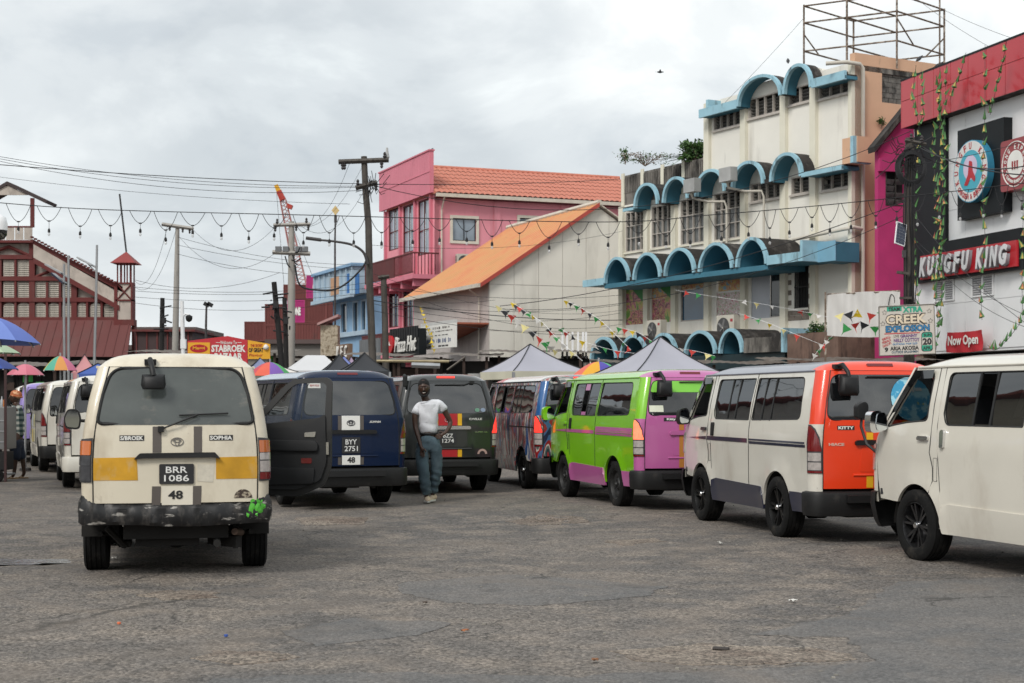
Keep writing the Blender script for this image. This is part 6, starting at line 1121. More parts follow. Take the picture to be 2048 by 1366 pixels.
def cpart(name, key, fn, m, par, smooth=38, label=None, recalc=False):
    if key not in CACHE:
        b = fn(); CACHE[key] = b.mesh(name, smooth, recalc)
    return link(name, CACHE[key], m, par, label=label)
def wheel(van, x, y, sg, rim, r=.335, wd=.20):
    Mx = Matrix.Rotation(PI/2*sg, 3, 'Y')    # local z -> outward (+x*sg)
    def tyre():
        b = MB(); pr = [(r*.62, -wd*.42), (r*.70, -wd*.5), (r*.9, -wd*.5), (r*.975, -wd*.43)]
        for k in range(4):   # tread grooves
            a = -wd*.40+k*wd*.2; pr += [(r, a), (r, a+wd*.15), (r-.008, a+wd*.155), (r-.008, a+wd*.195)]
        pr += [(r, wd*.40), (r*.975, wd*.43), (r*.9, wd*.5), (r*.70, wd*.5), (r*.66, wd*.46), (r*.62, wd*.40)]
        return b.lathe(pr, 40, Mx, closed=True)
    o = cpart('wheel', ('tyre', sg, r, wd), tyre, RUB, van, 50, recalc=True); o.location = (x, y, r-.004)
    def rimm():
        b = MB(); R0 = r*.655; b.lathe([(R0, wd*.43), (R0*.96, wd*.44), (R0*.92, wd*.30), (R0*.88, -wd*.1), (.01, -wd*.1)], 32, Mx, closed=True)
        if rim == 'steel':
            b.lathe([(R0*.9, wd*.12), (R0*.78, wd*.26), (R0*.62, wd*.24), (R0*.45, wd*.16), (R0*.36, wd*.30), (R0*.18, wd*.32), (.01, wd*.32)], 24, Mx, closed=True)
            for k in range(5):
                a = 2*PI*k/5; b.lathe([(.012, 0), (.012, .02)], 6, Mx, Mx @ Vector((R0*.3*math.cos(a), R0*.3*math.sin(a), wd*.30)))
        else:
            ns = 5 if rim == 'alloy5' else 6
            for k in range(ns):
                for dl in (-.16, .16):
                    a = 2*PI*k/ns+.3; p0 = Vector((R0*.12*math.cos(a), R0*.12*math.sin(a), wd*.30)); a2 = a+dl
                    p1 = Vector((R0*.93*math.cos(a2), R0*.93*math.sin(a2), wd*.38)); d = (p1-p0).normalized(); q = Vector((0, 0, 1)).cross(d).normalized()*.013
                    tz = Vector((0, 0, -.03)); b.add([tuple(Mx @ v) for v in (p0+q, p0-q, p1-q*.8, p1+q*.8, p0+q+tz, p0-q+tz, p1-q*.8+tz, p1+q*.8+tz)], [(0, 1, 2, 3), (4, 7, 6, 5), (0, 4, 5, 1), (1, 5, 6, 2), (2, 6, 7, 3), (3, 7, 4, 0)])
        return b
    rm = {'steel': mat('steel_rim', (.05, .05, .05), .5, .6, var=.3, vs=12), 'alloy5': mat('black_alloy', (.02, .02, .02), .3, .5, var=.2), 'alloy6': mat('machined_alloy', (.10, .10, .105), .28, .9, var=.5, vs=16)}[rim]
    q = cpart('rim', ('rim', rim, sg, r, wd), rimm, rm, o, 35, recalc=True)
    h = cpart('hub_cap', ('hub', sg, wd, rim), lambda: MB().lathe([(.035, wd*.3), (.035, wd*.40), (.028, wd*.46), (.01, wd*.47)], 16, Mx), CHR if rim != 'steel' else rm, o, 40, recalc=True)
def sweep(path, prof, closed=False):
    """path: plan (x,y) points; prof: (out,z) points; outward = left normal of the path direction"""
    b = MB(); n = len(path); N = []
    for i in range(n):
        a = Vector(path[max(i-1, 0)]); c = Vector(path[min(i+1, n-1)]); d = (c-a).normalized(); N.append(Vector((d.y, -d.x)))
    b.grid(lambda i, j: (path[i][0]+N[i].x*prof[j][0], path[i][1]+N[i].y*prof[j][0], prof[j][1]), n, len(prof)); return b
def van(name, label, loc, th, body, roof_m, rear_m, skirt_m, spec, group='parked minibuses'):
    """spec keys select variants; origin on the ground under the middle of the rear axle"""
    B = spec.get('B', B200); old = B.old; bk = 'a' if old else 'b'
    t = thing(name, label, 'minibus', loc, R(th), group); g = spec.get
    bm2 = [body, LIN, body]
    side_open = g('open', ())
    for sg in (-1, 1):
        SF = B.side(sg); k = (bk, sg)
        if sg == 1 and g('rear_only'): pass
        # front door
        zt = B.zt-.008
        fd = [(2.335, .665)]+arch(2.57, .405, 125, 32)[1:]+[(3.30, .56), (3.355, .75), (3.375, .95), (3.33, 1.18), (3.245, 1.285), (3.02, 1.50), (2.83, 1.74), (2.77, zt), (2.345, zt), (2.335, 1.5), (2.325, 1.2), (2.335, 1.05), (2.285, .9), (2.29, .78)]
        fw = rpoly([(2.42, 1.355), (2.80, 1.33), (3.17, 1.285), (2.985, 1.49), (2.80, 1.72), (2.755, 1.80), (2.43, 1.80)], [.05, 0, .03, 0, .04, .03, .05])
        if not (g('door_open') and sg == 1):
            d = cpart('front_door', k+('fd',), lambda: panel(fd, [fw], SF, .03, .10), bm2, t)
            if sg == -1 or True:
                if sg == -1 and g('front_open'): pass
                else: cpart('window_glass', k+('fg',), lambda: panel(rpoly([(a, b) for a, b in fw], 0), [], lambda a, b, o: SF(a, b, o-.012), .004, .2, False), GLS, d)
                cpart('window_seal', k+('fs',), lambda: MB().tube([SF(a, b, .0) for a, b in fw]+[SF(*fw[0], 0)], .009, 5), SEAL, d)
                if g('visor'): cpart('rain_visor', k+('vis',), lambda: panel([(2.42, 1.84), (2.42, 1.76), (2.70, 1.755), (2.80, 1.66), (2.99, 1.44), (3.06, 1.42), (2.86, 1.70), (2.76, 1.84)], [], lambda a, b, o: SF(a, b, .03+o), .004, .1), GLD, d)
                cpart('door_handle', k+('fh', g('handle', 0)), lambda: MB().prism(rpoly([(2.36, 1.165), (2.53, 1.165), (2.54, 1.185), (2.52, 1.205), (2.36, 1.205)], .008), SF, .0, .028), [g('handle', body)], d, 30, recalc=True)
                if sg == -1 and g('door_extra'): g('door_extra')(d, SF)
        # B pillar panel and sill
        bp = [(2.335, .655), (2.285, .78), (2.28, .9), (2.33, 1.05), (2.32, 1.2), (2.33, 1.5), (2.34, zt), (2.25, zt), (2.235, 1.3), (2.20, 1.0), (2.17, .7), (2.14, .34), (2.20, .335)]+[(2.165, .335)][:0]+[(2.165, .36)][:0]+arch(2.57, .405, 178, 128, 8)
        cpart('pillar_panel', k+('bp',), lambda: panel(bp, [], SF, .03, .10), [body, LIN, body], t)
        # sliding / fixed side panel with window band
        sl = [(.885, .34), (2.135, .34), (2.165, .7), (2.195, 1.0), (2.23, 1.3), (2.245, zt), (.885, zt)]
        sw = rpoly([(.935, 1.315), (2.10, 1.315), (2.15, 1.42), (2.165, 1.805), (.935, 1.805)], [.02, .08, 0, .07, .02])
        d = cpart('sliding_door' if sg == -1 else 'side_panel', k+('sl',), lambda: panel(sl, [sw], SF, .03, .10), bm2, t)
        op = [rect(1.42, 1.66, 1.33, 1.79)] if (sg == -1 and 'side' in side_open) else []
        cpart('window_glass', k+('sg', len(op)), lambda: panel(rect(.925, 2.17, 1.305, 1.815), op, lambda a, b, o: SF(a, b, o-.010), .004, .2, False), GLS, d)
        for yb in (1.42, 1.68) if sg == -1 else (1.5,):
            cpart('window_bar', k+('wb', yb), lambda: MB().prism(rect(yb-.014, yb+.014, 1.31, 1.81), SF, -.012, .002), SEAL, d, None, recalc=True)
        cpart('window_seal', k+('ss',), lambda: MB().tube([SF(a, b, .0) for a, b in sw]+[SF(*sw[0], 0)], .007, 5), SEAL, d)
        if sg == -1:
            cpart('door_handle', k+('sh',), lambda: MB().prism(rpoly([(2.08, 1.10), (2.14, 1.10), (2.145, 1.25), (2.13, 1.27), (2.095, 1.27), (2.08, 1.25)], .02), SF, .0, .03), [g('handle2', BLK)], d, 30, recalc=True)
        # rear quarter
        ye = B.ys
        q0 = [(.875, .34)]+[(.875, zt)]+[(ye(z)+.003, z) for z in (zt, 1.7, 1.5, 1.3, 1.1, .9, .7, .55, .50)]+[(-.5, .50)]+arch(0, .415, 154, 2, 18)+[(.43, .34)]
        qw = rpoly([(-.60, 1.34), (.835, 1.315), (.835, 1.805), (-.52, 1.80)], [.10, .02, .02, .09])
        d = cpart('quarter_panel', k+('q',), lambda: panel(q0, [qw], SF, .03, .10), bm2, t)
        cpart('window_glass', k+('qg',), lambda: panel(rect(-.62, .845, 1.305, 1.815), [], lambda a, b, o: SF(a, b, o-.010), .004, .2, False), GLS, d)
        if sg == -1 and not g('plain_window'):
            for yb in (.28, .56): cpart('window_bar', k+('wb', yb), lambda: MB().prism(rect(yb-.014, yb+.014, 1.31, 1.81), SF, -.012, .002), SEAL, d, None, recalc=True)
        cpart('window_seal', k+('qs',), lambda: MB().tube([SF(a, b, .0) for a, b in qw]+[SF(*qw[0], 0)], .007, 5), SEAL, d)
        # slide rail groove
        if sg == -1: cpart('slide_rail', k+('rail',), lambda: MB().prism(rect(-.78, .86, 1.075, 1.095), SF, -.01, .004), [g('rail', BLK)], t, None, recalc=True)
        for q_, ps, rr_ in ((0, [(2.34, zt), (2.335, 1.5), (2.323, 1.2), (2.333, 1.05), (2.284, .9), (2.288, .78), (2.335, .66)], .005), (1, [(2.247, zt), (2.232, 1.3), (2.197, 1.0), (2.167, .7), (2.14, .34)], .004), (2, [(.88, .34+i*(zt-.34)/12) for i in range(13)], .005)):
            cpart('door_seam', k+('seam', q_), lambda: MB().tube([SF(a, b, .001) for a, b in ps], rr_, 4), SEAL, t, None)
        cpart('tailgate_seam', k+('tseam',), lambda: MB().tube([B.rear()(sg*(B.xt(z)-.003), z, .002) for z in [.60+i*(B.zt-.60)/12 for i in range(13)]], .0055, 4), SEAL, t, None)
        # sill cladding between the arches
        cpart('side_skirt', k+('sk',), lambda: panel(rpoly([(.425, .29), (2.15, .29), (2.165, .40), (2.12, .55), (2.0, .575), (.50, .55), (.44, .45)], .025), [], lambda a, b, o: SF(a, b, .014+o), .03, .12), skirt_m, t)
        if skirt_m is not body: cpart('quarter_skirt', k+('sk2',), lambda: panel([(-.43, .33), (-.86, .33), (-.87, .545), (-.40, .545)], [], lambda a, b, o: SF(a, b, .012+o), .03, .12), skirt_m, t)
        cpart('gutter', k+('gut',), lambda: MB().tube([SF(y, B.zt-.002, .004) for y in [ye(B.zt)+i*(2.75-ye(B.zt))/16 for i in range(17)]], .013, 6), g('gutter', roof_m), t, 60)
        # rear corner with the tail lamp let in
        CF = B.corner(sg)
        if old: L = [(.06, .69+.0), (1, .69), (1, 1.215), (.06, 1.235)]; L = [(.04, .845), (1, .845), (1, 1.21), (.04, 1.225)]
        else: L = [(.02, .765), (.985, .765), (.985, 1.285), (.80, 1.285), (.45, 1.24), (.18, 1.15), (.02, 1.02)]
        def corn():
            b = MB(); nz = 44; zs = [.50+(B.zt-.50)*i/(nz-1) for i in range(nz)]
            lo = [.50+(1.29-.50)*i/20 for i in range(21)]; hi = [1.30+(B.zt-1.30)*i/14 for i in range(15)]
            b.grid(lambda i, j: CF(i/8, (lo if True else 0)[j], 0), 9, 21); return b
        cpart('rear_corner', k+('c1',), corn, g('corner_m', body), t, 40)
        cpart('rear_pillar', k+('c2',), lambda: MB().grid(lambda i, j: CF(i/8, 1.29+(B.zt-1.29)*j/14, 0), 9, 15), g('pillar_m', rear_m), t, 40)
        def lamp(o0, o1, poly): return lambda: panel(poly, [], lambda a, z, o: CF(a, z, o1+o), o1-o0, .12)
        hs = cpart('tail_lamp', k+('lh',), lamp(0, .010, L), LDRK if not old else (LDRK), t, 30)
        def strip(z0, z1, a0=.06, a1=.95):
            P = [(a, z) for a, z in rect(a0, a1, z0, z1)]
            P = [(a if z <= 1.03 or a > .5 else a+(z-1.02)*.0, z) for a, z in P]; return P
        if old:
            for z0, z1, mm in g('lampL' if sg == -1 else 'lampR'): cpart('lens', k+('ln', z0, mm.name), lamp(.008, .016, rpoly(strip(z0, z1, .08, .96), .02)), mm, hs, 30)
        else:
            top = rpoly([(.07, 1.00), (.94, 1.00), (.94, 1.272), (.80, 1.272), (.48, 1.225), (.22, 1.13), (.07, 1.02)], .03)
            cpart('lens', k+('l1',), lamp(.008, .014, top), g('lamp_m', LRED), hs, 30)
            cpart('lens', k+('l2',), lamp(.008, .014, rpoly(strip(.895, .985, .10, .90), .02)), LCLR, hs, 30)
            cpart('lens', k+('l3',), lamp(.008, .014, rpoly(strip(.80, .882, .10, .90), .02)), LCLR, hs, 30)
            cpart('lens', k+('l4',), lamp(.008, .012, strip(.768, .79, .05, .95)), LRED, hs, 30)
        for wy, wr in ((0, g('rim', 'steel')), (2.57, g('rim', 'steel'))):
            wheel(t, sg*g('track', .735), wy, sg, wr, g('wr', .335), g('wd', .20))
            cpart('wheel_housing', k+('wh', wy), lambda: MB().grid(lambda i, j: (sg*(.50+.325*j), wy+.425*math.cos(PI*i/16), .335+.42*math.sin(PI*i/16)), 17, 2).grid(lambda i, j: (sg*.50, wy+.425*math.cos(PI*i/16)*j, .335+.42*math.sin(PI*i/16)*j), 17, 2), UND, t, 60)
    # tailgate
    RF = B.rear(); xt = B.xt
    zs = [.60, .75, .95, 1.15, 1.3, 1.45, 1.6, 1.75, B.zt-.005] if not old else [.665, .75, .95, 1.15, 1.3, 1.45, 1.6, 1.75, B.zt-.005]
    tg = [(xt(z)-.008, z) for z in zs]+[(-xt(z)+.008, z) for z in reversed(zs)]
    if old: tg = rpoly([(-.70, .665), (.70, .665)], 0)+tg[1:-1]; tw = rpoly([(-.665, 1.345), (.665, 1.345), (.615, 1.60), (.54, 1.865-.04), (-.54, 1.865-.04), (-.615, 1.60)], [.06, .06, 0, .13, .13, 0], 7)
    else: tw = rpoly([(-.685, 1.335), (.685, 1.335), (.655, 1.55), (.585, 1.825), (-.585, 1.825), (-.655, 1.55)], [.10, .10, 0, .10, .10, 0], 7)
    tgo = cpart('tailgate', (bk, 'tg'), lambda: panel(tg, [tw], RF, .03, .09), [rear_m, LIN, rear_m], t)
    gl = cpart('window_glass', (bk, 'tgg'), lambda: panel([(a*1.015, b+(.008 if b > 1.6 else -.008)) for a, b in tw], [], lambda a, b, o: RF(a, b, o-(.003 if not old else -.004)), .004, .15, False), g('rear_glass', GLS), tgo, 60)
    cpart('window_seal', (bk, 'tgs'), lambda: MB().tube([RF(a, b, .0) for a, b in tw]+[RF(*tw[0], 0)], .016 if old else .007, 6), SEAL, tgo, 60)
    # roof
    rf = B.roof()
    cpart('roof', (bk, 'roof'), lambda: MB().grid(lambda i, j: rf(-1+2*i/24, (.045+(1-.045)*(j/44)), 0), 25, 45), roof_m, t, 60)
    cpart('roof_header', (bk, 'roofr'), lambda: MB().grid(lambda i, j: rf(-1+2*i/24, .045*j/7, .0), 25, 8), rear_m, t, 60)
    # front
    FF = B.front()
    cpart('nose', (bk, 'nose'), lambda: MB().grid(lambda i, j: FF(-1+2*i/30, .52+(1.25-.52)*j/10, 0), 31, 11), body, t, 50)
    cpart('windscreen', (bk, 'ws'), lambda: MB().grid(lambda i, j: FF(-.80+1.6*i/24, 1.27+(B.zt-.02-1.27)*j/8, 0.002), 25, 9), GLS, t, 60)
    cpart('windscreen_pillar', (bk, 'wp'), lambda: MB().grid(lambda i, j: FF(-1+.2*i/4, 1.25+(B.zt-1.25)*j/8, 0), 5, 9).grid(lambda i, j: FF(.8+.2*i/4, 1.25+(B.zt-1.25)*j/8, 0), 5, 9).grid(lambda i, j: FF(-.8+1.6*i/20, 1.25+.022*j, 0), 21, 2).grid(lambda i, j: FF(-.8+1.6*i/20, B.zt-.02+.022*j, 0), 21, 2), body, t, 60)
    fbm = g('front_bumper_m', BLK)
    cpart('front_bumper', (bk, 'fb'), lambda: MB().grid(lambda i, j: FF(-1+2*i/30, [.26, .27, .34, .5, .62, .63][j], [-.02, .03, .05, .05, .03, -.01][j]), 31, 6), fbm, t, 50)
    for sg in (-1, 1):
        cpart('headlight', (bk, 'hl', sg), lambda: panel(rpoly([(sg*.55, .86), (sg*.98, .84), (sg*.99, 1.12), (sg*.70, 1.06)], .03), [], lambda a, z, o: FF(a, z, .012+o), .02, .1), LCLR, t, 40)
    # floor, seats, dashboard
    cpart('floor_pan', ('floor',), lambda: MB().box(-.79, .79, -.98, 3.3, .60, .66), LIN, t, None)
    cpart('chassis', ('under', bk), lambda: MB().box(-.45, .45, -.85, 3.2, .34, .598).box(-.62, .62, -.06, .06, .30, .38).box(-.62, .62, 2.5, 2.64, .26, .34).tube([(.35, -1.0, .30), (.35, -.4, .33), (.32, .6, .36)], .032, 8).box(-.35, .20, -.75, -.35, .27, .38).tube([(-.66, -.5, .36), (-.55, 0, .33), (-.5, .6, .42)], .025, 6).tube([(.66, -.5, .36), (.55, 0, .33), (.5, .6, .42)], .025, 6), UND, t, None)
    for y in (-.30, .55, 1.35, 2.25):
        cpart('seat', ('seat', y), lambda: MB().box(-.70, .70, y-.02, y+.42, .66, 1.03).box(-.70, .70, y-.14, y-.022, .75, 1.38).box(-.55, -.28, y-.13, y-.05, 1.381, 1.56).box(.28, .55, y-.13, y-.05, 1.381, 1.56), SEATM, t, None)
    cpart('dashboard', ('dash',), lambda: MB().box(-.72, .72, 2.95, 3.22, .665, 1.22), BLK, t, None)
    cpart('steering_wheel', ('sw',), lambda: MB().tube([(.38+.19*math.cos(a), 2.80+.06*math.sin(a), 1.20+.18*math.sin(a)) for a in [2*PI*i/20 for i in range(21)]], .014, 6).tube([(.38, 2.80, 1.20), (.38, 3.0, 1.05)], .03, 6), BLK, t, 50)
    # rear bumper
    if not old:
        bz = .565
        def pathx(zr=.5):
            P = []
            for sg in (-1,): P += [(-B.W(y, zr), y) for y in (-.80, -.84, B.ys(zr))]
            P += [B.corner(-1)(a, zr, 0)[:2] for a in (.85, .7, .5, .3, .15)]
            P += [(x, B.YR(x, zr)) for x in [-B.xt(zr)+i*2*B.xt(zr)/16 for i in range(17)]]
            P += [B.corner(1)(a, zr, 0)[:2] for a in (.15, .3, .5, .7, .85)]+[(B.W(y, zr), y) for y in (B.ys(zr), -.84, -.80)]
            return P
        cpart('rear_bumper', ('rb', bk), lambda: sweep(pathx(), [(-.04, .30), (.035, .31), (.05, .36), (.055, .53), (.045, .562), (-.01, .575)]).box(-.50, .50, B.YR(0, .5)-.11, B.YR(0, .5)-.04, .455, .535), g('bumper_m', BLK), t, 40, recalc=False)
        hb = cpart('garnish', ('gar', bk), lambda: MB().prism(rpoly([(-.38, 1.065), (.38, 1.065), (.385, 1.10), (.36, 1.12), (-.36, 1.12), (-.385, 1.10)], .015), RF, 0, .035), g('garnish_m', BLK), tgo, 40, recalc=True)
        cpart('plate_recess', ('prc', bk), lambda: panel(rpoly([(-.33, .78), (.33, .78), (.30, 1.05), (-.30, 1.05)], .03), [], lambda a, b, o: RF(a, b, .004+o), .004, .15), rear_m, tgo, 40)
        cpart('crease', ('crs', bk), lambda: MB().tube([RF(x, .745-.03*0, .004) for x in [-.40+.8*i/10 for i in range(11)]], .012, 6), rear_m, tgo, 60)
        cpart('brake_lamp', ('bl', g('bl_m', LRED).name, bk), lambda: MB().obox((0, -.835+0, 1.925), (.30, .03, .035), M=Matrix.Rotation(-.5, 3, 'X')), g('bl_m', LRED), t, None)
    # aerial mirror for reversing, on an arm at the left rear roof edge
    if g('rmir', True):
        mx = g('mx', -.50 if not old else -.22)
        y0 = B.YR(mx, B.zt)
        cpart('mirror_arm', ('ma', bk), lambda: MB().tube([(mx, y0+.02, B.zt+.045), (mx+.0, y0-.10, B.zt+.06), (mx+.02, y0-.19, B.zt-.02), (mx+.03, y0-.20, B.zt-.08)], .024, 8).obox((mx, y0+.02, B.zt+.04), (.10, .09, .05)), BLK, t, 50)
        cpart('reversing_mirror', ('rm', bk), lambda: MB().add([(mx+.03+sx*w*.5, y0-.20+dy, B.zt+zz) for dy, w, z0, z1 in (((-.045, .15, -.25, -.09), (.0, .235, -.275, -.055), (.06, .20, -.255, -.075)) if not old else ((-.04, .15, -.185, -.10), (.0, .21, -.20, -.07), (.05, .18, -.19, -.085))) for sx, zz in ((-.85, z0), (.85, z0), (1, z0+.04), (.9, z1), (-.9, z1), (-1, z0+.04))],
              [(5, 4, 3, 2, 1, 0), (12, 13, 14, 15, 16, 17)]+[(r*6+i, r*6+(i+1) % 6, (r+1)*6+(i+1) % 6, (r+1)*6+i) for r in (0, 1) for i in range(6)]), BLK, t, 60, recalc=True)
    if g('wiper', True) and not old:
        cpart('rear_wiper', ('wip', bk), lambda: MB().tube([RF(.42, 1.845, .03), RF(.30, 1.805, .035), RF(-.20, 1.80, .02)], .009, 5).obox(RF(.43, 1.845, .025), (.07, .04, .05)), BLK, tgo, None)
    # side mirrors
    for sg in (-1, 1):
        if sg == 1 and g('no_rm'): continue
        x0 = B.W(3.2, 1.25)
        cpart('side_mirror', ('sm', sg, g('chrome_mirror', 0)), lambda: MB().prism(rpoly([(x0+.06, 1.23), (x0+.20, 1.22), (x0+.215, 1.30), (x0+.20, 1.43), (x0+.09, 1.45), (x0+.06, 1.38)], .04), lambda a, b, d: (sg*a, 3.20+d+.3*(a-x0)*0, b), -.05, .06).tube([(sg*(x0-.03), 3.22, 1.26), (sg*(x0+.12), 3.21, 1.26)], .028, 6), g('chrome_mirror', BLK), t, 40, recalc=True)
        cpart('mirror_glass', ('smg', sg), lambda: MB().prism(rpoly([(x0+.075, 1.25), (x0+.185, 1.24), (x0+.20, 1.30), (x0+.185, 1.415), (x0+.10, 1.43), (x0+.075, 1.38)], .03), lambda a, b, d: (sg*a, 3.145+d, b), -.003, .003), MIR, t, None, recalc=True)
    return t, tgo, RF
def deco(par, RF, P, m, name='sticker', off=.003, r=0, label=None):
    """flat print stuck on the tailgate"""
    return panel(rpoly(P, r) if r else P, [], lambda a, b, o: RF(a, b, off+o), .002, .12, False).build(name, m, par, smooth=60, recalc=False, label=label)
def badge(par, RF, cx, cz, s, m, off=.004):
    """three-ellipse emblem"""
    b = MB()
    for (w, h, dz) in ((1, .66, 0), (.36, .60, -.0), (.62, .24, .17)):
        b.tube([RF(cx+s*w*math.cos(2*PI*i/24), cz+s*(h*math.sin(2*PI*i/24)+dz), off) for i in range(25)], s*.085, 5)
    b.build('emblem', m, par, smooth=60)
def curvtext(*a, **k): return text(*a, **k)
PLT = mat('plate_black', (.022, .022, .024), .45, var=.15); PLW = mat('plate_letters', (.72, .72, .70), .5, var=.05)
def plate(par, RF, cx, cz, l1, l2, w=.335, h=.215, off=.014):
    b = MB().prism(rect(cx-w/2, cx+w/2, cz-h/2, cz+h/2, .015), RF, off-.012, off); p = b.build('number_plate', PLT, par)
    text('plate_text', l1, PLW, RF, w*.62, h*.32, cx, cz+h*.21, p, bold=.012, off=off+.002, ext=.0015)
    text('plate_text', l2, PLW, RF, w*.72, h*.33, cx, cz-h*.21, p, bold=.012, off=off+.002, ext=.0015)
# ---------------------------------------------------------------- the vans, one by one
CREAM = paint('cream', 'd8cfbb', (.34, .26, .17), .50, .07, coat=.25, d2=((.20, .13, .08), .64, .80, 5, 1.5), dent=.30)
WHITE = paint('white', 'dad6cb', (.40, .34, .27), .53); WHITE2 = paint('pearl_white', 'd9d4c8', (.42, .36, .29), .55)
NAVY = mat('paint_navy', (.003, .012, .042), .25, var=.05, coat=.15, ior=1.35, bump=.07, bs=2.2); GREEN = paint('dark_green', '1d201f', (.10, .10, .09), .6, coat=1)
LIME = paint('lime', '7ec412', (.18, .28, .05), .72, coat=1); MAG = paint('magenta', 'b8609a', (.36, .10, .25), .68, coat=.8); ORG = paint('orange', 'e8401a', (.50, .10, .04), .66, coat=.6)
SLATE = paint('slate_roof', '7c808c', (.16, .16, .18), .55, coat=.4); NAVYW = paint('navy_skirt', '25283c', (.10, .09, .09), .62, coat=.6)
DIRTW = mat('grimy_glass', (.085, .095, .09), .12, var=.25, vs=2.5, ior=1.6, alpha=.96, dirt=((.22, .20, .17), .56, .80, 3, .6))
# --- cream old van, foreground left
BUMP = mat('scraped_bumper', (.010, .010, .011), .5, var=.4, vs=6, dirt=((.38, .36, .33), .57, .63, 6, .35), dirt2=((.10, .09, .08), .5, .8, 14, 2))
def lampset(broken): return ([(1.08, 1.20, LORG), (.99, 1.07, LDRK), (.86, .98, LDRK)] if broken else [(1.095, 1.20, LORG), (1.03, 1.09, LCLR), (.925, 1.02, LCLR), (.86, .92, LRED)])
tA, gA, RA = van('cream_van', 'battered cream van seen from behind with yellow band, grey stripes and number 48', (-3.11, 14.37, 0), 12.0, CREAM, CREAM, CREAM, CREAM,
    dict(B=B100, lampL=lampset(True), lampR=lampset(False), rear_glass=DIRTW, door_open=True, plain_window=True, track=.71, wd=.215, wr=.345, no_rm=True))
YBAND = mat('yellow_band', 'c99520', .6, var=.2, vs=5, dirt=((.50, .40, .25), .54, .8, 4, 1.5))
def A(px, py): return ((px-351)/228.0, 1.55+(800-py)/228.0*1.0)
deco(gA, RA, [A(192, 957), A(278, 957), A(276, 912), A(192, 913)], YBAND, 'colour_band'); deco(gA, RA, [A(428, 956), A(511, 956), A(511, 912), A(428, 913)], YBAND, 'colour_band')
for (x0, x1) in ((306, 323), (385, 401)):
    deco(gA, RA, [A(x0, 903), A(x1, 903), A(x1, 852), A(x0, 852)], GREYS, 'grey_stripe'); deco(gA, RA, [A(x0-2, 1006), A(x1-2, 1006), A(x1-1, 969), A(x0-1, 969)], GREYS, 'grey_stripe')
deco(gA, RA, [A(323.5, 1006), A(383, 1006), A(383, 969), A(323.5, 969)], mat('number_white', 'ddd6c6', .5, var=.08, vs=5), 'number_panel')
text('number', '48', BLKS, RA, .125, .075, *A(350, 986), parent=gA, bold=.03, off=.0055, ext=.001)
for s_, x0, x1 in (('S/BROEK', 243, 290), ('SOPHIA', 415, 461)):
    d_ = deco(gA, RA, [A(x0, 880), A(x1, 880), A(x1, 869), A(x0, 869)], BLKS, 'name_sticker'); text('sticker_text', s_, WHT, RA, (x1-x0-3)/228, .036, *A((x0+x1)/2, 874.5), parent=d_, bold=.03, off=.005, ext=.001)
badge(gA, RA, *A(353, 882), .052, mat('worn_emblem', (.33, .31, .29), .3, .8))
plate(gA, RA, *A(352, 945), 'BRR', '1086', .292, .172)
MB().prism(rpoly([A(270, 916), A(282, 904), A(426, 903), A(437, 916), A(424, 913), A(286, 914)], .01), RA, 0, .045).build('garnish', BLK, gA)
deco(gA, RA, [A(392, 960), A(422, 962), A(425, 928), A(392, 926)], mat('torn_label', 'cfc8b8', .8, var=.15, vs=20), 'torn_label')
b_ = MB(); b_.prism([A(463+36*i/10, 994) if False else (A(481, 994)[0]+.078*math.cos(PI*i/12), A(481, 994)[1]+.075*math.sin(PI*i/12)) for i in range(13)], RA, .001, .004); b_.build('half_round_sticker', mat('brown_sticker', '40332c', .6, dirt=('b0a48f', .5, .6, 30, 1)), gA)
b_ = MB(); b_.tube([RA(*A(322, 857), .03), RA(*A(350, 846), .045), RA(*A(392, 829), .04)], .008, 5).tube([RA(*A(357, 830), .03), RA(*A(452, 826), .03)], .007, 5).obox(RA(*A(322, 857), .02), (.05, .04, .05)); b_.build('rear_wiper', BLK, gA)
# dented, scraped bumper wrapping the corners
def pA(z):
    P = [(-B100.W(y, z), y) for y in (-.55, -.7, B100.ys(z))]+[B100.corner(-1)(a, z, 0)[:2] for a in (.85, .7, .5, .3, .15)]
    P += [(x, B100.YR(x, z)) for x in [-B100.xt(z)+i*2*B100.xt(z)/30 for i in range(31)]]; return P+[(-x, y) for x, y in reversed(P[:8])]
PB = pA(.55); nB = len(PB)
def fB(i, j):
    x, y = PB[i]; a = Vector(PB[max(i-1, 0)]); c = Vector(PB[min(i+1, nB-1)]); d = (c-a).normalized()
    o = [-.05, .01, .03, .035, .03, .0, -.04][j]+.010*math.sin(i*1.7)*(j in (2, 3, 4))+.006*math.sin(i*.9+j*2)
    top = .665+.11*sstep(.62, .82, abs(x)); z = [.475, .47, .50, .56, .62, top-.008, top][j] if abs(x) < .62 else [.475, .47, .50, .58, .66, top-.012, top][j]
    return (x+d.y*o, y-d.x*o, z-.010*math.sin(x*5+1)*(j < 3))
MB().grid(fB, nB, 7).build('rear_bumper', BUMP, tA, smooth=40, recalc=False)
GP = mat('green_paint_splash', '4fae34', .5, var=.2)
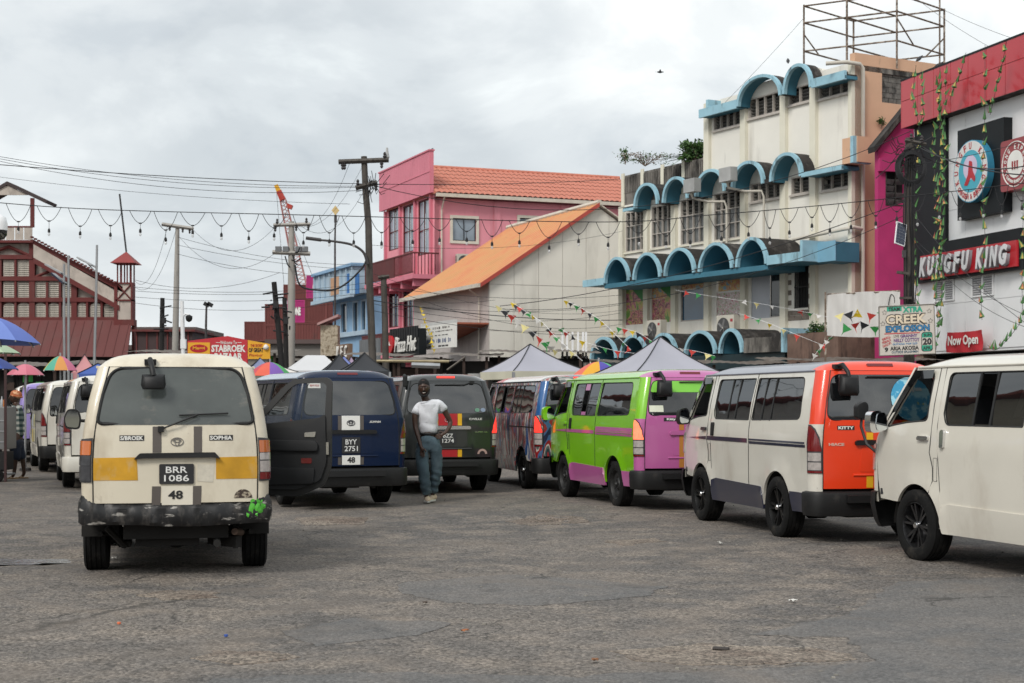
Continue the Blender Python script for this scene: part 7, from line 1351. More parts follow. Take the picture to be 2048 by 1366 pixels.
for k in range(12):
    i = nB-11+rnd.random()*6; j = 2.2+rnd.random()*2.2; i0 = int(i); j0 = int(j); s_ = .010+.022*rnd.random()
    p0 = Vector(fB(i0, j0)).lerp(Vector(fB(i0+1, j0)), i-i0).lerp(Vector(fB(i0, j0+1)).lerp(Vector(fB(i0+1, j0+1)), i-i0), j-j0)
    n0 = (Vector(fB(i0+1, j0))-Vector(fB(i0, j0))).cross(Vector(fB(i0, j0+1))-Vector(fB(i0, j0))).normalized(); 
    if n0.y > 0: n0 = -n0
    u = n0.cross(Vector((0, 0, 1))).normalized(); w = Vector((0, 0, 1)); n_ = 11; b_ = b_ if k else MB()
    pts = [tuple(p0+n0*.004+(u*math.cos(2*PI*q/n_)+w*math.sin(2*PI*q/n_)*1.3)*s_*rnd.uniform(.5, 1.3)) for q in range(n_)]; b_.add(pts+[tuple(p0+n0*.009)], [(q, (q+1) % n_, n_) for q in range(n_)])
o = b_.build('paint_splash', GP, tA)
MB().tube([(.50, -.95, .40), (.56, -.80, .38), (.52, -.2, .36)], .03, 10).build('exhaust_pipe', mat('rusty_metal', '4a3a30', .8, .4, var=.3, vs=14), tA, smooth=50)
MB().obox((.42, -.62, .30), (.06, .5, .10), .5).obox((.52, -.55, .33), (.05, .05, .22)).tube([(-.60, -.55, .42), (-.45, -.45, .25), (-.50, 0, .22)], .03, 6).obox((-.45, -.2, .26), (.10, .5, .05)).obox((0, 0, .32), (1.2, .10, .10)).lathe([(.02, -.13), (.12, -.09), (.14, 0), (.12, .09), (.02, .13)], 14, Matrix.Rotation(PI/2, 3, 'X'), (0, 0, .32)).build('rear_suspension', UND, tA, smooth=50)
# open right front door: hinge at its front edge
hx, hy = B100.W(3.2, .9)+.0, 3.24
DM = mat('door_card', (.014, .0145, .016), .7, var=.15, vs=6); 
dfr = [(0, .60), (.02, 1.05), (0.02, 1.24), (.22, 1.47), (.45, 1.72), (.55, 1.79), (.93, 1.81), (.99, 1.77), (1.0, 1.2), (1.0, .80), (.92, .58), (.62, .45), (.2, .47)]
dwn = rpoly([(.13, 1.27), (.30, 1.45), (.50, 1.68), (.58, 1.735), (.88, 1.755), (.93, 1.72), (.92, 1.36), (.80, 1.34)], .03)
ang = R(-12-62)
def DF(a, z, o):   # a from the hinge outwards, o towards the cabin side
    x = a*math.cos(R(17)); y = -a*math.sin(R(17)); nx, ny = -math.sin(R(17)), -math.cos(R(17)); k = -.18*max(0, (z-1.2))**1.2
    return (hx+x+nx*(o+k), hy+y+ny*(o+k), z)
dr = panel(rpoly(dfr, .05), [dwn], DF, .05, .10).build('front_door', [SEAL, CREAM, SEAL], tA, smooth=35, recalc=False, label='open right front door with black inner trim')
panel(rpoly([(.05, .66), (.06, 1.16), (.30, 1.22), (.55, 1.24), (.80, 1.30), (.93, 1.40), (.95, .85), (.88, .64), (.6, .53), (.2, .54)], .05), [], lambda a, z, o: DF(a, z, .028+.014*math.sin(z*18)*0+o), .026, .08).build('door_card', DM, dr, smooth=35, recalc=False)
MB().prism(rpoly([(.12, .98), (.85, .97), (.86, 1.05), (.82, 1.09), (.12, 1.10)], .03), DF, .028, .07).build('armrest', DM, dr, smooth=40, bevel=.008)
MB().prism(rpoly([(.10, .58), (.80, .60), (.82, .78), (.10, .79)], .03), DF, .028, .055).build('door_pocket', DM, dr, smooth=40, bevel=.008)
MB().prism(rect(.66, .78, .83, .89, .01), DF, .028, .034).build('reflector', LRED, dr); MB().prism(rpoly([(.70, 1.13), (.82, 1.13), (.83, 1.19), (.70, 1.18)], .01), DF, .028, .04).build('inner_handle', CHR, dr)
MB().obox(DF(.96, 1.0, 0), (.03, .05, .14), R(-17)).build('door_latch', CHR, dr)
panel([(a, z) for a, z in dwn], [], lambda a, z, o: DF(a, z, -.025+o), .004, None, False).build('window_glass', GLC, dr, recalc=False)
MB().tube([(-.78, 3.25, 1.30), (-1.06, 3.20, 1.32)], .02, 6).prism(rpoly([(-1.22, 1.23), (-1.07, 1.22), (-1.05, 1.34), (-1.08, 1.45), (-1.20, 1.45), (-1.24, 1.34)], .04), lambda a, b, d: (a, 3.20+d, b), -.03, .06).build('wing_mirror', BLK, tA, smooth=50); MB().prism(rpoly([(-1.205, 1.25), (-1.08, 1.24), (-1.065, 1.34), (-1.09, 1.43), (-1.19, 1.43), (-1.225, 1.34)], .03), lambda a, b, d: (a, 3.165+d, b), -.002, .002).build('mirror_glass', MIR, tA)
# --- dark blue
tB, gB, RB = van('blue_van', 'dark blue van with white panels, number 48 and plate BYY 2751 on its tailgate', (-2.68, 23.25, 0), 20.5, NAVY, paint('grey_blue_roof', '8fa0b4'), NAVY, NAVY, dict(plain_window=True, rear_glass=GLS, rmir=False, wiper=False, bumper_m=BLK, corner_m=NAVY))
deco(gB, RB, [(-.135, 1.115), (.135, 1.115), (.135, 1.325), (-.135, 1.325)], WHT, 'white_panel'); deco(gB, RB, [(-.135, .62), (.135, .62), (.135, .755), (-.135, .755)], WHT, 'white_panel', .0165)
for sx in (-1, 1):
    for z0, z1, of in ((1.115, 1.325, .003), (.62, .745, .003)): deco(gB, RB, [(sx*.14, z0), (sx*.19, z0), (sx*.19, z1), (sx*.14, z1)], GREYS, 'grey_stripe', of)
badge(gB, RB, 0, 1.22, .058, mat('dark_emblem', (.05, .05, .06), .2, .9)); plate(gB, RB, 0, .90, 'BYY', '2751', .27, .23)
text('number', '48', BLKS, RB, .115, .085, 0, .69, gB, bold=.03, off=.019, ext=.001); text('badge_text', 'SOPHIA', WHT, RB, .17, .03, .36, 1.235, gB, bold=.02, shear=.5)
deco(gB, RB, [(-.60, 1.72), (-.42, 1.72), (-.42, 1.79), (-.60, 1.79)], WHT, 'window_sticker', .004); text('sticker_text', 'BJRM 0230', mat('red_print', 'c0504a', .6), RB, .13, .035, -.505, 1.755, gB, off=.0065, ext=.001)
# --- dark green
tC, gC, RC = van('dark_green_van', 'dark green van with lit brake lamps and red and yellow stripes behind the walking man', (-1.30, 26.6, 0), 13.5, GREEN, GREEN, GREEN, GREEN, dict(lamp_m=LREDG, bl_m=LREDG, garnish_m=CHR, track=.735, rmir=False))
MB().obox((-.70, B200.YR(-.7, 1.85)-.08, 1.86), (.07, .09, .19)).tube([(-.70, -.86, 1.96), (-.70, -.95, 1.94)], .03, 6).build('reversing_mirror', BLK, tC, bevel=.02); REDS = mat('sticker_red', 'b01f26', .5)
deco(gC, RC, [(-.16, 1.13), (.16, 1.13), (.16, 1.325), (-.16, 1.325)], REDS); deco(gC, RC, [(.165, 1.13), (.235, 1.13), (.235, 1.325), (.165, 1.325)], YELS); deco(gC, RC, [(-.235, 1.13), (-.165, 1.13), (-.165, 1.325), (-.235, 1.325)], YELS)
deco(gC, RC, [(-.16, .61), (.16, .61), (.16, .745), (-.16, .745)], REDS); deco(gC, RC, [(.165, .61), (.235, .61), (.235, .745), (.165, .745)], YELS)
badge(gC, RC, 0, 1.22, .055, CHR); text('badge_text', 'C/VILLE', WHT, RC, .22, .035, .47, 1.235, gC, bold=.02); text('badge_text', 'SUPER GL', CHR, RC, .22, .022, .57, 1.02, gC); plate(gC, RC, 0, .92, 'BZZ', '1274', .27, .2)
b_ = MB(); b_.prism([(.585+.085*math.cos(PI*i/12), .655+.085*math.sin(PI*i/12)) for i in range(13)]+[(.585+.05*math.cos(PI*i/12), .655+.05*math.sin(PI*i/12)) for i in range(12, -1, -1)], RC, .002, .004); b_.build('half_round_sticker', mat('pink_print', 'b89a92', .6), gC)
for xx, h_ in ((.50, '6f9a84'), (.60, '8c9bb2')): MB().prism([(xx+.042*math.cos(2*PI*i/16), 1.385+.032*math.sin(2*PI*i/16)) for i in range(16)], RC, .002, .004).build('window_sticker', mat('sticker_'+h_, h_, .5), gC)
# --- graffiti
def graff():
    m = bpy.data.materials.new('paint_graffiti'); m.use_nodes = True; n = m.node_tree.nodes; l = m.node_tree.links; p = n['Principled BSDF']; p.inputs['Roughness'].default_value = .35; p.inputs['Coat Weight'].default_value = .8
    tc = n.new('ShaderNodeTexCoord'); mp = n.new('ShaderNodeMapping'); mp.inputs['Scale'].default_value = (1.3, 2.2, .55); l.new(tc.outputs['Object'], mp.inputs[0])
    t = n.new('ShaderNodeTexNoise'); t.inputs['Scale'].default_value = 1.5; t.inputs['Detail'].default_value = 1.5; t.inputs['Distortion'].default_value = 1.6; l.new(mp.outputs[0], t.inputs[0])
    r = n.new('ShaderNodeValToRGB'); e = r.color_ramp.elements; r.color_ramp.interpolation = 'CONSTANT'
    cs = [(0, '16223f'), (.36, '3a5f86'), (.41, '8b1f22'), (.47, 'b9b5ad'), (.50, '5a6360'), (.54, '2a3540'), (.58, 'a03030'), (.63, 'c9c6c0'), (.68, '25518a')]
    while len(e) < len(cs): e.new(.5)
    for q, (pos, h) in zip(e, cs): q.position = pos; q.color = (*hexc(h), 1)
    l.new(t.outputs[0], r.inputs[0]); l.new(r.outputs[0], p.inputs['Base Color']); return m
GRF = graff(); RWB = mat('paint_red', 'b3262c', .3, coat=.8); BLU = mat('paint_blue', '1d5a96', .3, coat=.8)
WRT = mat('roof_white_red', 'dcdbd8', .4, var=.04, coat=.5, dirt=('bb3a40', .55, .57, .7, 1))
tD, gD, RD = van('graffiti_van', 'van wrapped in red, white and blue spray art between green vans', (.99, 27.3, 0), 14.4, GRF, WRT, GRF, GRF, dict(lamp_m=LREDG, bl_m=LREDG, rim='alloy5', pillar_m=BLU, gutter=BLK, open=('side',)))
# --- lime and magenta
tE, gE, RE = van('lime_van', 'lime green van with magenta tailgate and skirts', (2.29, 22.65, 0), 15.0, LIME, LIME, MAG, MAG, dict(lamp_m=LREDO, pillar_m=LIME, corner_m=MAG, bumper_m=BLK, open=('side',), plain_window=True, rail=MAG, garnish_m=MAG, front_open=True, visor=True, chrome_mirror=LIME, rear_glass=GLD))
LG2 = mat('sunstrip_green', '86d44e', .4)
deco(gE, RE, rpoly([(-.625, 1.66), (.625, 1.66), (.585, 1.815), (-.585, 1.815)], .03), LG2, 'sun_strip', .004)
deco(gE, RE, [(-.66, 1.385), (-.46, 1.385), (-.46, 1.475), (-.66, 1.475)], mat('paper', 'dfe3cf', .7), 'paper_notice', .004)
d_ = deco(gE, RE, [(-.46, 1.255), (-.25, 1.255), (-.25, 1.305), (-.46, 1.305)], BLKS, 'name_sticker'); text('sticker_text', 'Kitty', WHT, RE, .13, .04, -.355, 1.28, d_, bold=.04, off=.006, ext=.001)
OCH = mat('sticker_ochre', 'b87a34', .5)
for z0, z1 in ((1.13, 1.325), (.61, 1.055)): deco(gE, RE, [(-.24, z0), (-.17, z0), (-.17, z1), (-.24, z1)], OCH, 'ochre_stripe', .0055); deco(gE, RE, [(.17, z0), (.24, z0), (.24, z1), (.17, z1)], OCH, 'ochre_stripe', .0055)
def stripe(par, Bq, m, y0, y1, zf, name='side_stripe'):
    SFq = Bq.side(-1); n_ = 14; b_ = MB()
    b_.grid(lambda i, j: SFq(y0+(y1-y0)*i/n_, zf(i/n_)[j], .004), n_+1, 2); b_.build(name, m, par, smooth=60, recalc=False)
def tapers(par, Bq, m):
    stripe(par, Bq, m, 3.28, 2.36, lambda t: (1.05+.01*(1-t), 1.055+.035*t)); stripe(par, Bq, m, 2.32, .92, lambda t: (1.045, 1.095)); stripe(par, Bq, m, .85, -.80, lambda t: (1.035, 1.065))
tapers(tE, B200, MAG); stripe(tE, B200, MAG, .85, -.80, lambda t: (1.10, 1.155))
for z0, z1 in ((1.32, 1.37), (1.70, 1.81)):
    MB().grid(lambda i, j: B200.side(-1)(1.42+.24*i/2, z0+(z1-z0)*j/2, -.004), 3, 3).build('window_film', MAG, tE, recalc=False)
# --- white and orange
HNG = mat('chrome_dark', (.10, .10, .11), .3, .8)
tF, gF, RF_ = van('white_orange_van', 'white van with orange tailgate, navy skirt and slate roof', (3.82, 17.69, 0), 12.5, WHITE, SLATE, ORG, NAVYW, dict(rim='alloy5', wd=.235, wr=.345, lamp_m=LRED, pillar_m=ORG, corner_m=WHITE, visor=True, front_open=True, handle=HNG, rail=NAVYW, track=.75, rear_glass=GLS))
tapers(tF, B200, NAVYW)
YS2 = mat('sticker_yellow2', 'e8b21e', .5)
for x0 in (-.25, .17):
    for z0, z1 in ((1.125, 1.325), (.61, .755)): deco(gF, RF_, [(x0, z0), (x0+.075, z0), (x0+.075, z1), (x0, z1)], YS2, 'yellow_stripe', .0055)
d_ = deco(gF, RF_, [(-.575, 1.23), (-.385, 1.23), (-.385, 1.275), (-.575, 1.275)], BLKS, 'name_sticker'); text('sticker_text', 'KITTY', WHT, RF_, .17, .032, -.48, 1.2525, d_, bold=.04, off=.006, ext=.001)
text('badge_text', 'HIACE', mat('pale_badge', 'd0a898', .4), RF_, .17, .032, -.585, 1.075, gF, bold=.05); plate(gF, RF_, 0, .92, 'BXX', '5134', .29, .22)
b_ = MB(); b_.prism([(.30+.24*math.cos(2*PI*i/28), 1.56+.24*math.sin(2*PI*i/28)) for i in range(28)], RF_, .002, .005); o = b_.build('round_poster', mat('poster_blue', '3f9fc8', .5, dirt=('9fd6e6', .50, .55, 7, 1), dirt2=('c9cf6a', .62, .66, 9, 1)), gF)
text('poster_text', 'aqua', WHT, RF_, .2, .05, .34, 1.66, o, bold=.02, off=.008, ext=.001)
# --- white, right edge
tG, gG, RG = van('white_van', 'plain white van cut off by the right edge of the photo, chrome mirror and handles', (5.50, 12.79, 0), 18.0, WHITE2, WHITE2, WHITE2, WHITE2, dict(rim='alloy6', wd=.235, wr=.345, visor=True, front_open=True, handle=CHR, handle2=CHR, chrome_mirror=CHR, open=('side',), rail=WHITE2, track=.75))
SG = B200.side(-1); MB().tube([SG(y, z, .001) for y, z in rpoly(rect(2.21, 2.275, .78, 1.0), .012)]+[SG(2.22, .78, .001)], .0022, 4).build('fuel_flap_seam', SEAL, tG)
for tt in (tF, tE): MB().tube([SG(y, z, .001) for y, z in rpoly(rect(2.21, 2.275, .78, 1.0), .012)]+[SG(2.22, .78, .001)], .0022, 4).build('fuel_flap_seam', SEAL, tt)
b_ = MB().tube([(-.78, 3.40, 1.02), (-.83, 3.50, 1.10), (-.86, 3.56, 1.28), (-.84, 3.57, 1.42)], .015, 6); b_.build('mirror_arm', BLK, tG, smooth=50)
MB().prism(rpoly([(-.92, 1.36), (-.80, 1.36), (-.79, 1.50), (-.83, 1.54), (-.92, 1.50)], .03), lambda a, b, d: (a, 3.56+d, b), -.04, .05).build('wing_mirror', BLK, tG, smooth=50, bevel=.01)
# --- left-hand row
PUR = paint('purple', '9a88cc', (.2, .15, .3), .7)
van('white_rear_van', 'clean white van with dark rear window directly left of the cream van', (-7.22, 27.9, 0), 18.5, WHITE, WHITE, WHITE, WHITE, dict(bumper_m=WHITE, rmir=True, rear_glass=GLD, handle2=BLK), 'minibuses in the left-hand row')
tI, gI, RI = van('poster_van', 'white van with posters on its sliding door beside the man in plaid', (-9.6, 34.3, 0), 21, WHITE, WHITE, WHITE, WHITE, dict(rmir=False, rear_glass=GLD), 'minibuses in the left-hand row')
SI = B200.side(-1)
for y0, z0, h_ in ((1.0, .95, 'cfc9a0'), (1.45, .95, 'b9c2c6'), (1.0, .62, 'd8d2b0'), (1.5, .6, 'c9b56a')): MB().grid(lambda i, j: SI(y0+.35*i/2, z0+.28*j/2, .006), 3, 3).build('poster', mat('poster_'+h_, h_, .7, var=.3, vs=12), tI, recalc=False)
van('purple_van', 'white van with a purple rear edge behind the poster van', (-11.7, 39.4, 0), 19, WHITE2, WHITE2, PUR, WHITE2, dict(rmir=False, rear_glass=GLD, pillar_m=PUR, corner_m=PUR), 'minibuses in the left-hand row')
van('far_white_van', 'white van with a pale windscreen strip, farthest back in the left row', (-13.6, 44.8, 0), 19, WHITE, WHITE, WHITE, WHITE, dict(rmir=False, rear_glass=GLD), 'minibuses in the left-hand row')
# ================================================================ people
SKN = mat('dark_skin', (.062, .031, .020), .45, var=.12, vs=6); HAIR = mat('hair_black', (.008, .007, .007), .9, bump=.5, bs=120)
def skin(J, E, root, sub=2):
    """J: name -> (x, y, z, rx, ry); E: name pairs; grows one closed surface"""
    me = bpy.data.meshes.new('s'); nm = list(J); me.from_pydata([J[k][:3] for k in nm], [(nm.index(a), nm.index(b)) for a, b in E], []); o = bpy.data.objects.new('s', me); C.objects.link(o)
    mo = o.modifiers.new('k', 'SKIN'); mo.use_smooth_shade = True; sv = me.skin_vertices[0].data if me.skin_vertices else None
    if sv is None:
        bm = bmesh.new(); bm.from_mesh(me); bm.verts.layers.skin.verify(); bm.to_mesh(me); bm.free(); sv = me.skin_vertices[0].data
    for i, k in enumerate(nm): sv[i].radius = J[k][3:5]; sv[i].use_root = (k == root)
    s2 = o.modifiers.new('u', 'SUBSURF'); s2.levels = sub; s2.render_levels = sub
    dg = bpy.context.evaluated_depsgraph_get(); m2 = bpy.data.meshes.new_from_object(o.evaluated_get(dg)); bpy.data.objects.remove(o); m2.shade_smooth(); return m2
def chain(*k): return [(a, b) for a, b in zip(k, k[1:])]
def add_mesh(mb, me):
    b = len(mb.v); mb.v += [tuple(v.co) for v in me.vertices]
    for p in me.polygons: mb.f.append([b+i for i in p.vertices]); mb.m.append(0)
def ellip(mb, c, r, n=16, M=None, squash=None):
    def P(i, j):
        th = PI*(j+.02)/(n*.0+12.04); ph = 2*PI*i/n; p = Vector((math.sin(th)*math.cos(ph)*r[0], math.sin(th)*math.sin(ph)*r[1], math.cos(th)*r[2]))
        if squash: p = squash(p)
        if M: p = M @ p
        return tuple(Vector(c)+p)
    mb.grid(P, n, 13, cu=True)
def hand(J, E, w, p, d, out, pre, s=1.0, curl=.5):
    """palm from wrist w: p = palm point, d = pointing direction, out = towards the thumb side"""
    d = Vector(d).normalized(); out = Vector(out).normalized(); nrm = d.cross(out).normalized(); P0 = Vector(p)
    J[pre+'palm'] = (*P0, .032*s, .018*s); E += [(w, pre+'palm')]
    for i, (L, sp) in enumerate(((.070, .026), (.080, .009), (.074, -.009), (.058, -.026))):
        a = P0+d*.045*s+out*sp*s; m1 = a+(d*(1-curl*.3)+nrm*curl*.3)*L*.45*s; m2 = m1+(d*(1-curl*.8)+nrm*curl*.8)*L*.35*s; m3 = m2+(d*(1-curl)+nrm*curl)*L*.25*s
        for q, pt, r_ in (('a', a, .0095), ('b', m1, .009), ('c', m2, .008), ('d', m3, .0065)): J[f'{pre}{i}{q}'] = (*pt, r_*s, r_*s)
        E += [(pre+'palm', f'{pre}{i}a')]+chain(*[f'{pre}{i}{q}' for q in 'abcd'])
    a = P0+out*.030*s; b_ = a+(out*.7+d*.6)*.030*s; c = b_+d*.028*s
    for q, pt, r_ in (('a', a, .012), ('b', b_, .0105), ('c', c, .008)): J[f'{pre}t{q}'] = (*pt, r_*s, r_*s)
    E += [(pre+'palm', pre+'ta')]+chain(pre+'ta', pre+'tb', pre+'tc')
def m_(px, py, y, k=131.0, cx=858, fy=1003): return ((px-cx)/k, y, (fy-py)/k)
def walking_man():
    t = thing('person', 'smiling bearded man in white t-shirt and loose faded jeans stepping between two vans', 'man', (-1.268, 23.67, 0)); J = {}; 
    def j(n, px, py, y, rx, ry): J[n] = (*m_(px, py, y), rx, ry)
    j('pel', 857, 874, 0, .115, .085); j('spn', 856, 845, -.01, .10, .08); j('cst', 857, 818, -.03, .12, .085); j('nkb', 853, 802, -.04, .065, .062); j('nk', 850, 795, -.06, .055, .058); j('hd0', 849, 789, -.075, .05, .06)
    j('rsh', 835, 811, -.02, .062, .06); j('rup', 830, 830, -.05, .050, .050); j('rel', 831, 852, -.06, .040, .042); j('rfa', 837, 872, -.13, .036, .036); j('rwr', 843, 890, -.19, .024, .028)
    j('lsh', 878, 804, -.02, .062, .06); j('lup', 889, 821, .03, .050, .050); j('lel', 901, 845, .07, .040, .042); j('lfa', 898, 856, .0, .036, .036); j('lwr', 892, 864, -.06, .024, .028)
    for s_, hx, kx, ax, ky, ay in (('r', 847, 847, 853, -.13, -.03), ('l', 870, 873, 864, .05, .18)): j(s_+'hp', hx, 882, 0, .08, .08); j(s_+'kn', kx, 935, ky, .045, .045); j(s_+'an', ax, 986, ay, .036, .036); j(s_+'ft', ax+.5, 997, ay-.05, .035, .03)
    E = chain('pel', 'spn', 'cst', 'nkb', 'nk', 'hd0')+[('cst', 'rsh'), ('cst', 'lsh')]+chain('rsh', 'rup', 'rel', 'rfa', 'rwr')+chain('lsh', 'lup', 'lel', 'lfa', 'lwr')+[('pel', 'rhp'), ('pel', 'lhp')]+chain('rhp', 'rkn', 'ran', 'rft')+chain('lhp', 'lkn', 'lan', 'lft')
    hand(J, E, 'rwr', m_(845.5, 897, -.21), (.12, -.1, -1), (.9, -.4, 0), 'R', 1.15, .25); hand(J, E, 'lwr', m_(887, 869, -.09), (-.9, -.25, -.35), (-.3, -.1, .9), 'L', 1.15, .35)
    b = MB(); add_mesh(b, skin(J, E, 'pel')); Mh = Matrix.Rotation(R(-4), 3, 'Y') @ Matrix.Rotation(R(6), 3, 'X'); hc = Vector(m_(848.5, 775.5, -.085))
    def sq(p):
        k = 1 if p.z > 0 else 1-.22*(-p.z/.13)**1.5; q = Vector((p.x*k, p.y*(k if p.y > 0 else 1), p.z))
        if p.y < -.05: q.y += .010*abs(math.sin(p.z*25))
        return q
    ellip(b, hc, (.084, .104, .138), 24, Mh, sq); H = lambda x, y, z: tuple(hc+Mh @ Vector((x, y, z)))
    b.tube([H(0, -.095, .012), H(0, -.113, -.010), H(0, -.117, -.026)], .010, 8, r1=.016); b.tube([H(-.012, -.10, -.03), H(.012, -.10, -.03)], .012, 6)
    for s_ in (-1, 1): ellip(b, H(s_*.081, .005, -.008), (.010, .022, .032), 10)
    b.tube([H(-.045, -.088, .032), H(-.02, -.099, .036), H(.02, -.099, .036), H(.045, -.088, .032)], .010, 6)
    b.build('body', SKN, t, smooth=70, recalc=False)
    b = MB(); ellip(b, H(0, .014, .030), (.090, .103, .114), 24, Mh, lambda p: Vector((p.x*(1-.30*sstep(0, -.09, p.z) if False else 1-.32*(1-sstep(-.09, .0, p.z))), p.y*((1-.35*(1-sstep(-.06, .05, p.z))) if p.y < 0 else 1-.25*(1-sstep(-.10, -.02, p.z))), p.z))); b.build('hair', HAIR, t, smooth=70, recalc=False)
    # beard along the jaw, moustache, smile, eyes
    b = MB(); b.tube([H(-.074, -.02, -.035), H(-.066, -.055, -.075), H(-.035, -.085, -.112), H(0, -.094, -.122), H(.035, -.085, -.112), H(.066, -.055, -.075), H(.074, -.02, -.035)], .019, 8); b.tube([H(-.035, -.098, -.060), H(0, -.108, -.045), H(.035, -.098, -.060)], .007, 6); b.build('beard', HAIR, t, smooth=70)
    TEE = mat('teeth', (.62, .58, .52), .3); b = MB(); b.tube([H(-.022, -.103, -.064), H(0, -.109, -.069), H(.022, -.103, -.064)], .0045, 8); b.build('teeth', TEE, t, smooth=70); b = MB(); b.tube([H(-.032, -.097, -.064), H(0, -.104, -.082), H(.026, -.097, -.064)], .005, 8); b.build('lips', mat('lips', (.10, .035, .03), .5), t, smooth=70)
    for s_ in (-1, 1):
        b = MB(); ellip(b, H(s_*.030, -.086, .012), (.013, .010, .0075), 12); e_ = b.build('eye', mat('eye_white', (.45, .42, .40), .2), t, smooth=70, recalc=False); b = MB(); ellip(b, H(s_*.030, -.095, .012), (.006, .004, .006), 10); b.build('iris', HAIR, e_, recalc=False)
        MB().tube([H(s_*.014, -.100, .030), H(s_*.033, -.099, .037), H(s_*.050, -.086, .031)], .0045, 5).build('eyebrow', HAIR, t)
    # t-shirt
    J = {}; j('hem', 858, 871, 0, .172, .132); j('wst', 857, 850, -.005, .150, .118); j('cst', 857, 826, -.02, .160, .122); j('shl', 857, 810, -.03, .135, .105); j('nkb', 854, 803, -.038, .088, .082)
    j('rs', 839, 812, -.02, .078, .075); j('rs2', 833, 821, -.035, .083, .080); j('rs3', 830, 831, -.048, .074, .072); j('ls', 875, 807, -.02, .078, .075); j('ls2', 884, 813, .01, .083, .080); j('ls3', 890, 823, .03, .074, .072)
    TS = mat('tshirt_white', 'dcdde2', .9, var=.04, vs=5, bump=.15, bs=9); me = skin(J, chain('hem', 'wst', 'cst', 'shl', 'nkb')+[('shl', 'rs'), ('shl', 'ls')]+chain('rs', 'rs2', 'rs3')+chain('ls', 'ls2', 'ls3'), 'cst')
    for v in me.vertices:   # soft cloth folds
        c = v.co; c.y += .010*math.sin(c.z*38+c.x*22)*(1 if c.z < 1.45 else .4); c.x += .005*math.sin(c.z*52-c.x*15)
    link('t_shirt', me, TS, t); MB().tube([tuple(hc+Vector((.025+.068*math.cos(a), .055+.075*math.sin(a), -.205+.012*math.cos(a)-.02*math.sin(a+PI)))) for a in [2*PI*i/20 for i in range(21)]], .009, 6).build('collar', TS, t, smooth=60)
    # jeans
    J = {}; j('w', 857, 867, 0, .148, .112); j('p', 858, 880, 0, .160, .125)
    for s_, pts in (('r', ((845, 893, -.02, .122, .118), (844, 915, -.08, .108, .108), (847, 936, -.13, .098, .100), (850, 960, -.10, .090, .090), (853, 980, -.04, .088, .086), (854, 990, -.02, .090, .086))), ('l', ((871, 893, .01, .115, .112), (873, 915, .03, .104, .104), (873, 936, .05, .095, .096), (870, 960, .11, .084, .086), (865, 980, .17, .078, .080), (864, 988, .19, .080, .080)))):
        for i, (a, b_, y, rx, ry) in enumerate(pts): j(s_+str(i), a, b_, y, rx, ry)
    me = skin(J, [('w', 'p'), ('p', 'r0'), ('p', 'l0')]+chain(*['r%d' % i for i in range(6)])+chain(*['l%d' % i for i in range(6)]), 'p')
    for v in me.vertices: c = v.co; k = .016 if c.z < .45 or .70 < c.z < .95 else .005; c.y += k*math.sin(c.z*60+c.x*25); c.x += k*.6*math.sin(c.z*47+1)
    link('jeans', me, mat('denim', (.085, .13, .16), .9, var=.35, vs=6, dirt=((.13, .17, .19), .5, .7, 4, 2), bump=.2, bs=30), t); MB().tube([tuple(Vector(m_(857, 867.5, 0))+Vector((.150*math.cos(a), .118*math.sin(a), 0))) for a in [2*PI*i/24 for i in range(25)]], .018, 6).build('belt', BLK, t, smooth=60)
    SH = mat('shoe_cream', 'd6c0a6', .8, var=.1)
    for ax, ay, ang in ((854, -.03, .15), (865, .16, -.35)):
        c = Vector(m_(ax, 1003, ay)); Mz = Matrix.Rotation(ang, 3, 'Z'); b = MB()
        def sh(i, j): v = j/8; a = 2*PI*i/14; w = .046*(1-.35*(v-.45)**2*4*(v > .45))*(.86+.14*math.sin(PI*v)); h = .10-.055*sstep(.25, .9, v); yy = .07-.27*v; return tuple(c+Mz @ Vector((w*math.cos(a), yy-(0.02*abs(math.cos(a)) if j == 8 else 0), max(.022, h*.5+h*.5*math.sin(a)))))
        b.grid(sh, 14, 9, cu=True); b.f += [[k for k in range(13, -1, -1)], [8*14+k for k in range(14)]]; b.m += [0, 0]; s_ = b.build('shoe', SH, t, smooth=60); b = MB(); b.prism([(.048*math.cos(a), -.065+.140*math.sin(a)) for a in [2*PI*i/20 for i in range(20)]], lambda p, q, d: tuple(c+Mz @ Vector((p, q, d))), .0, .026); b.build('sole', WHT, s_)
walking_man()
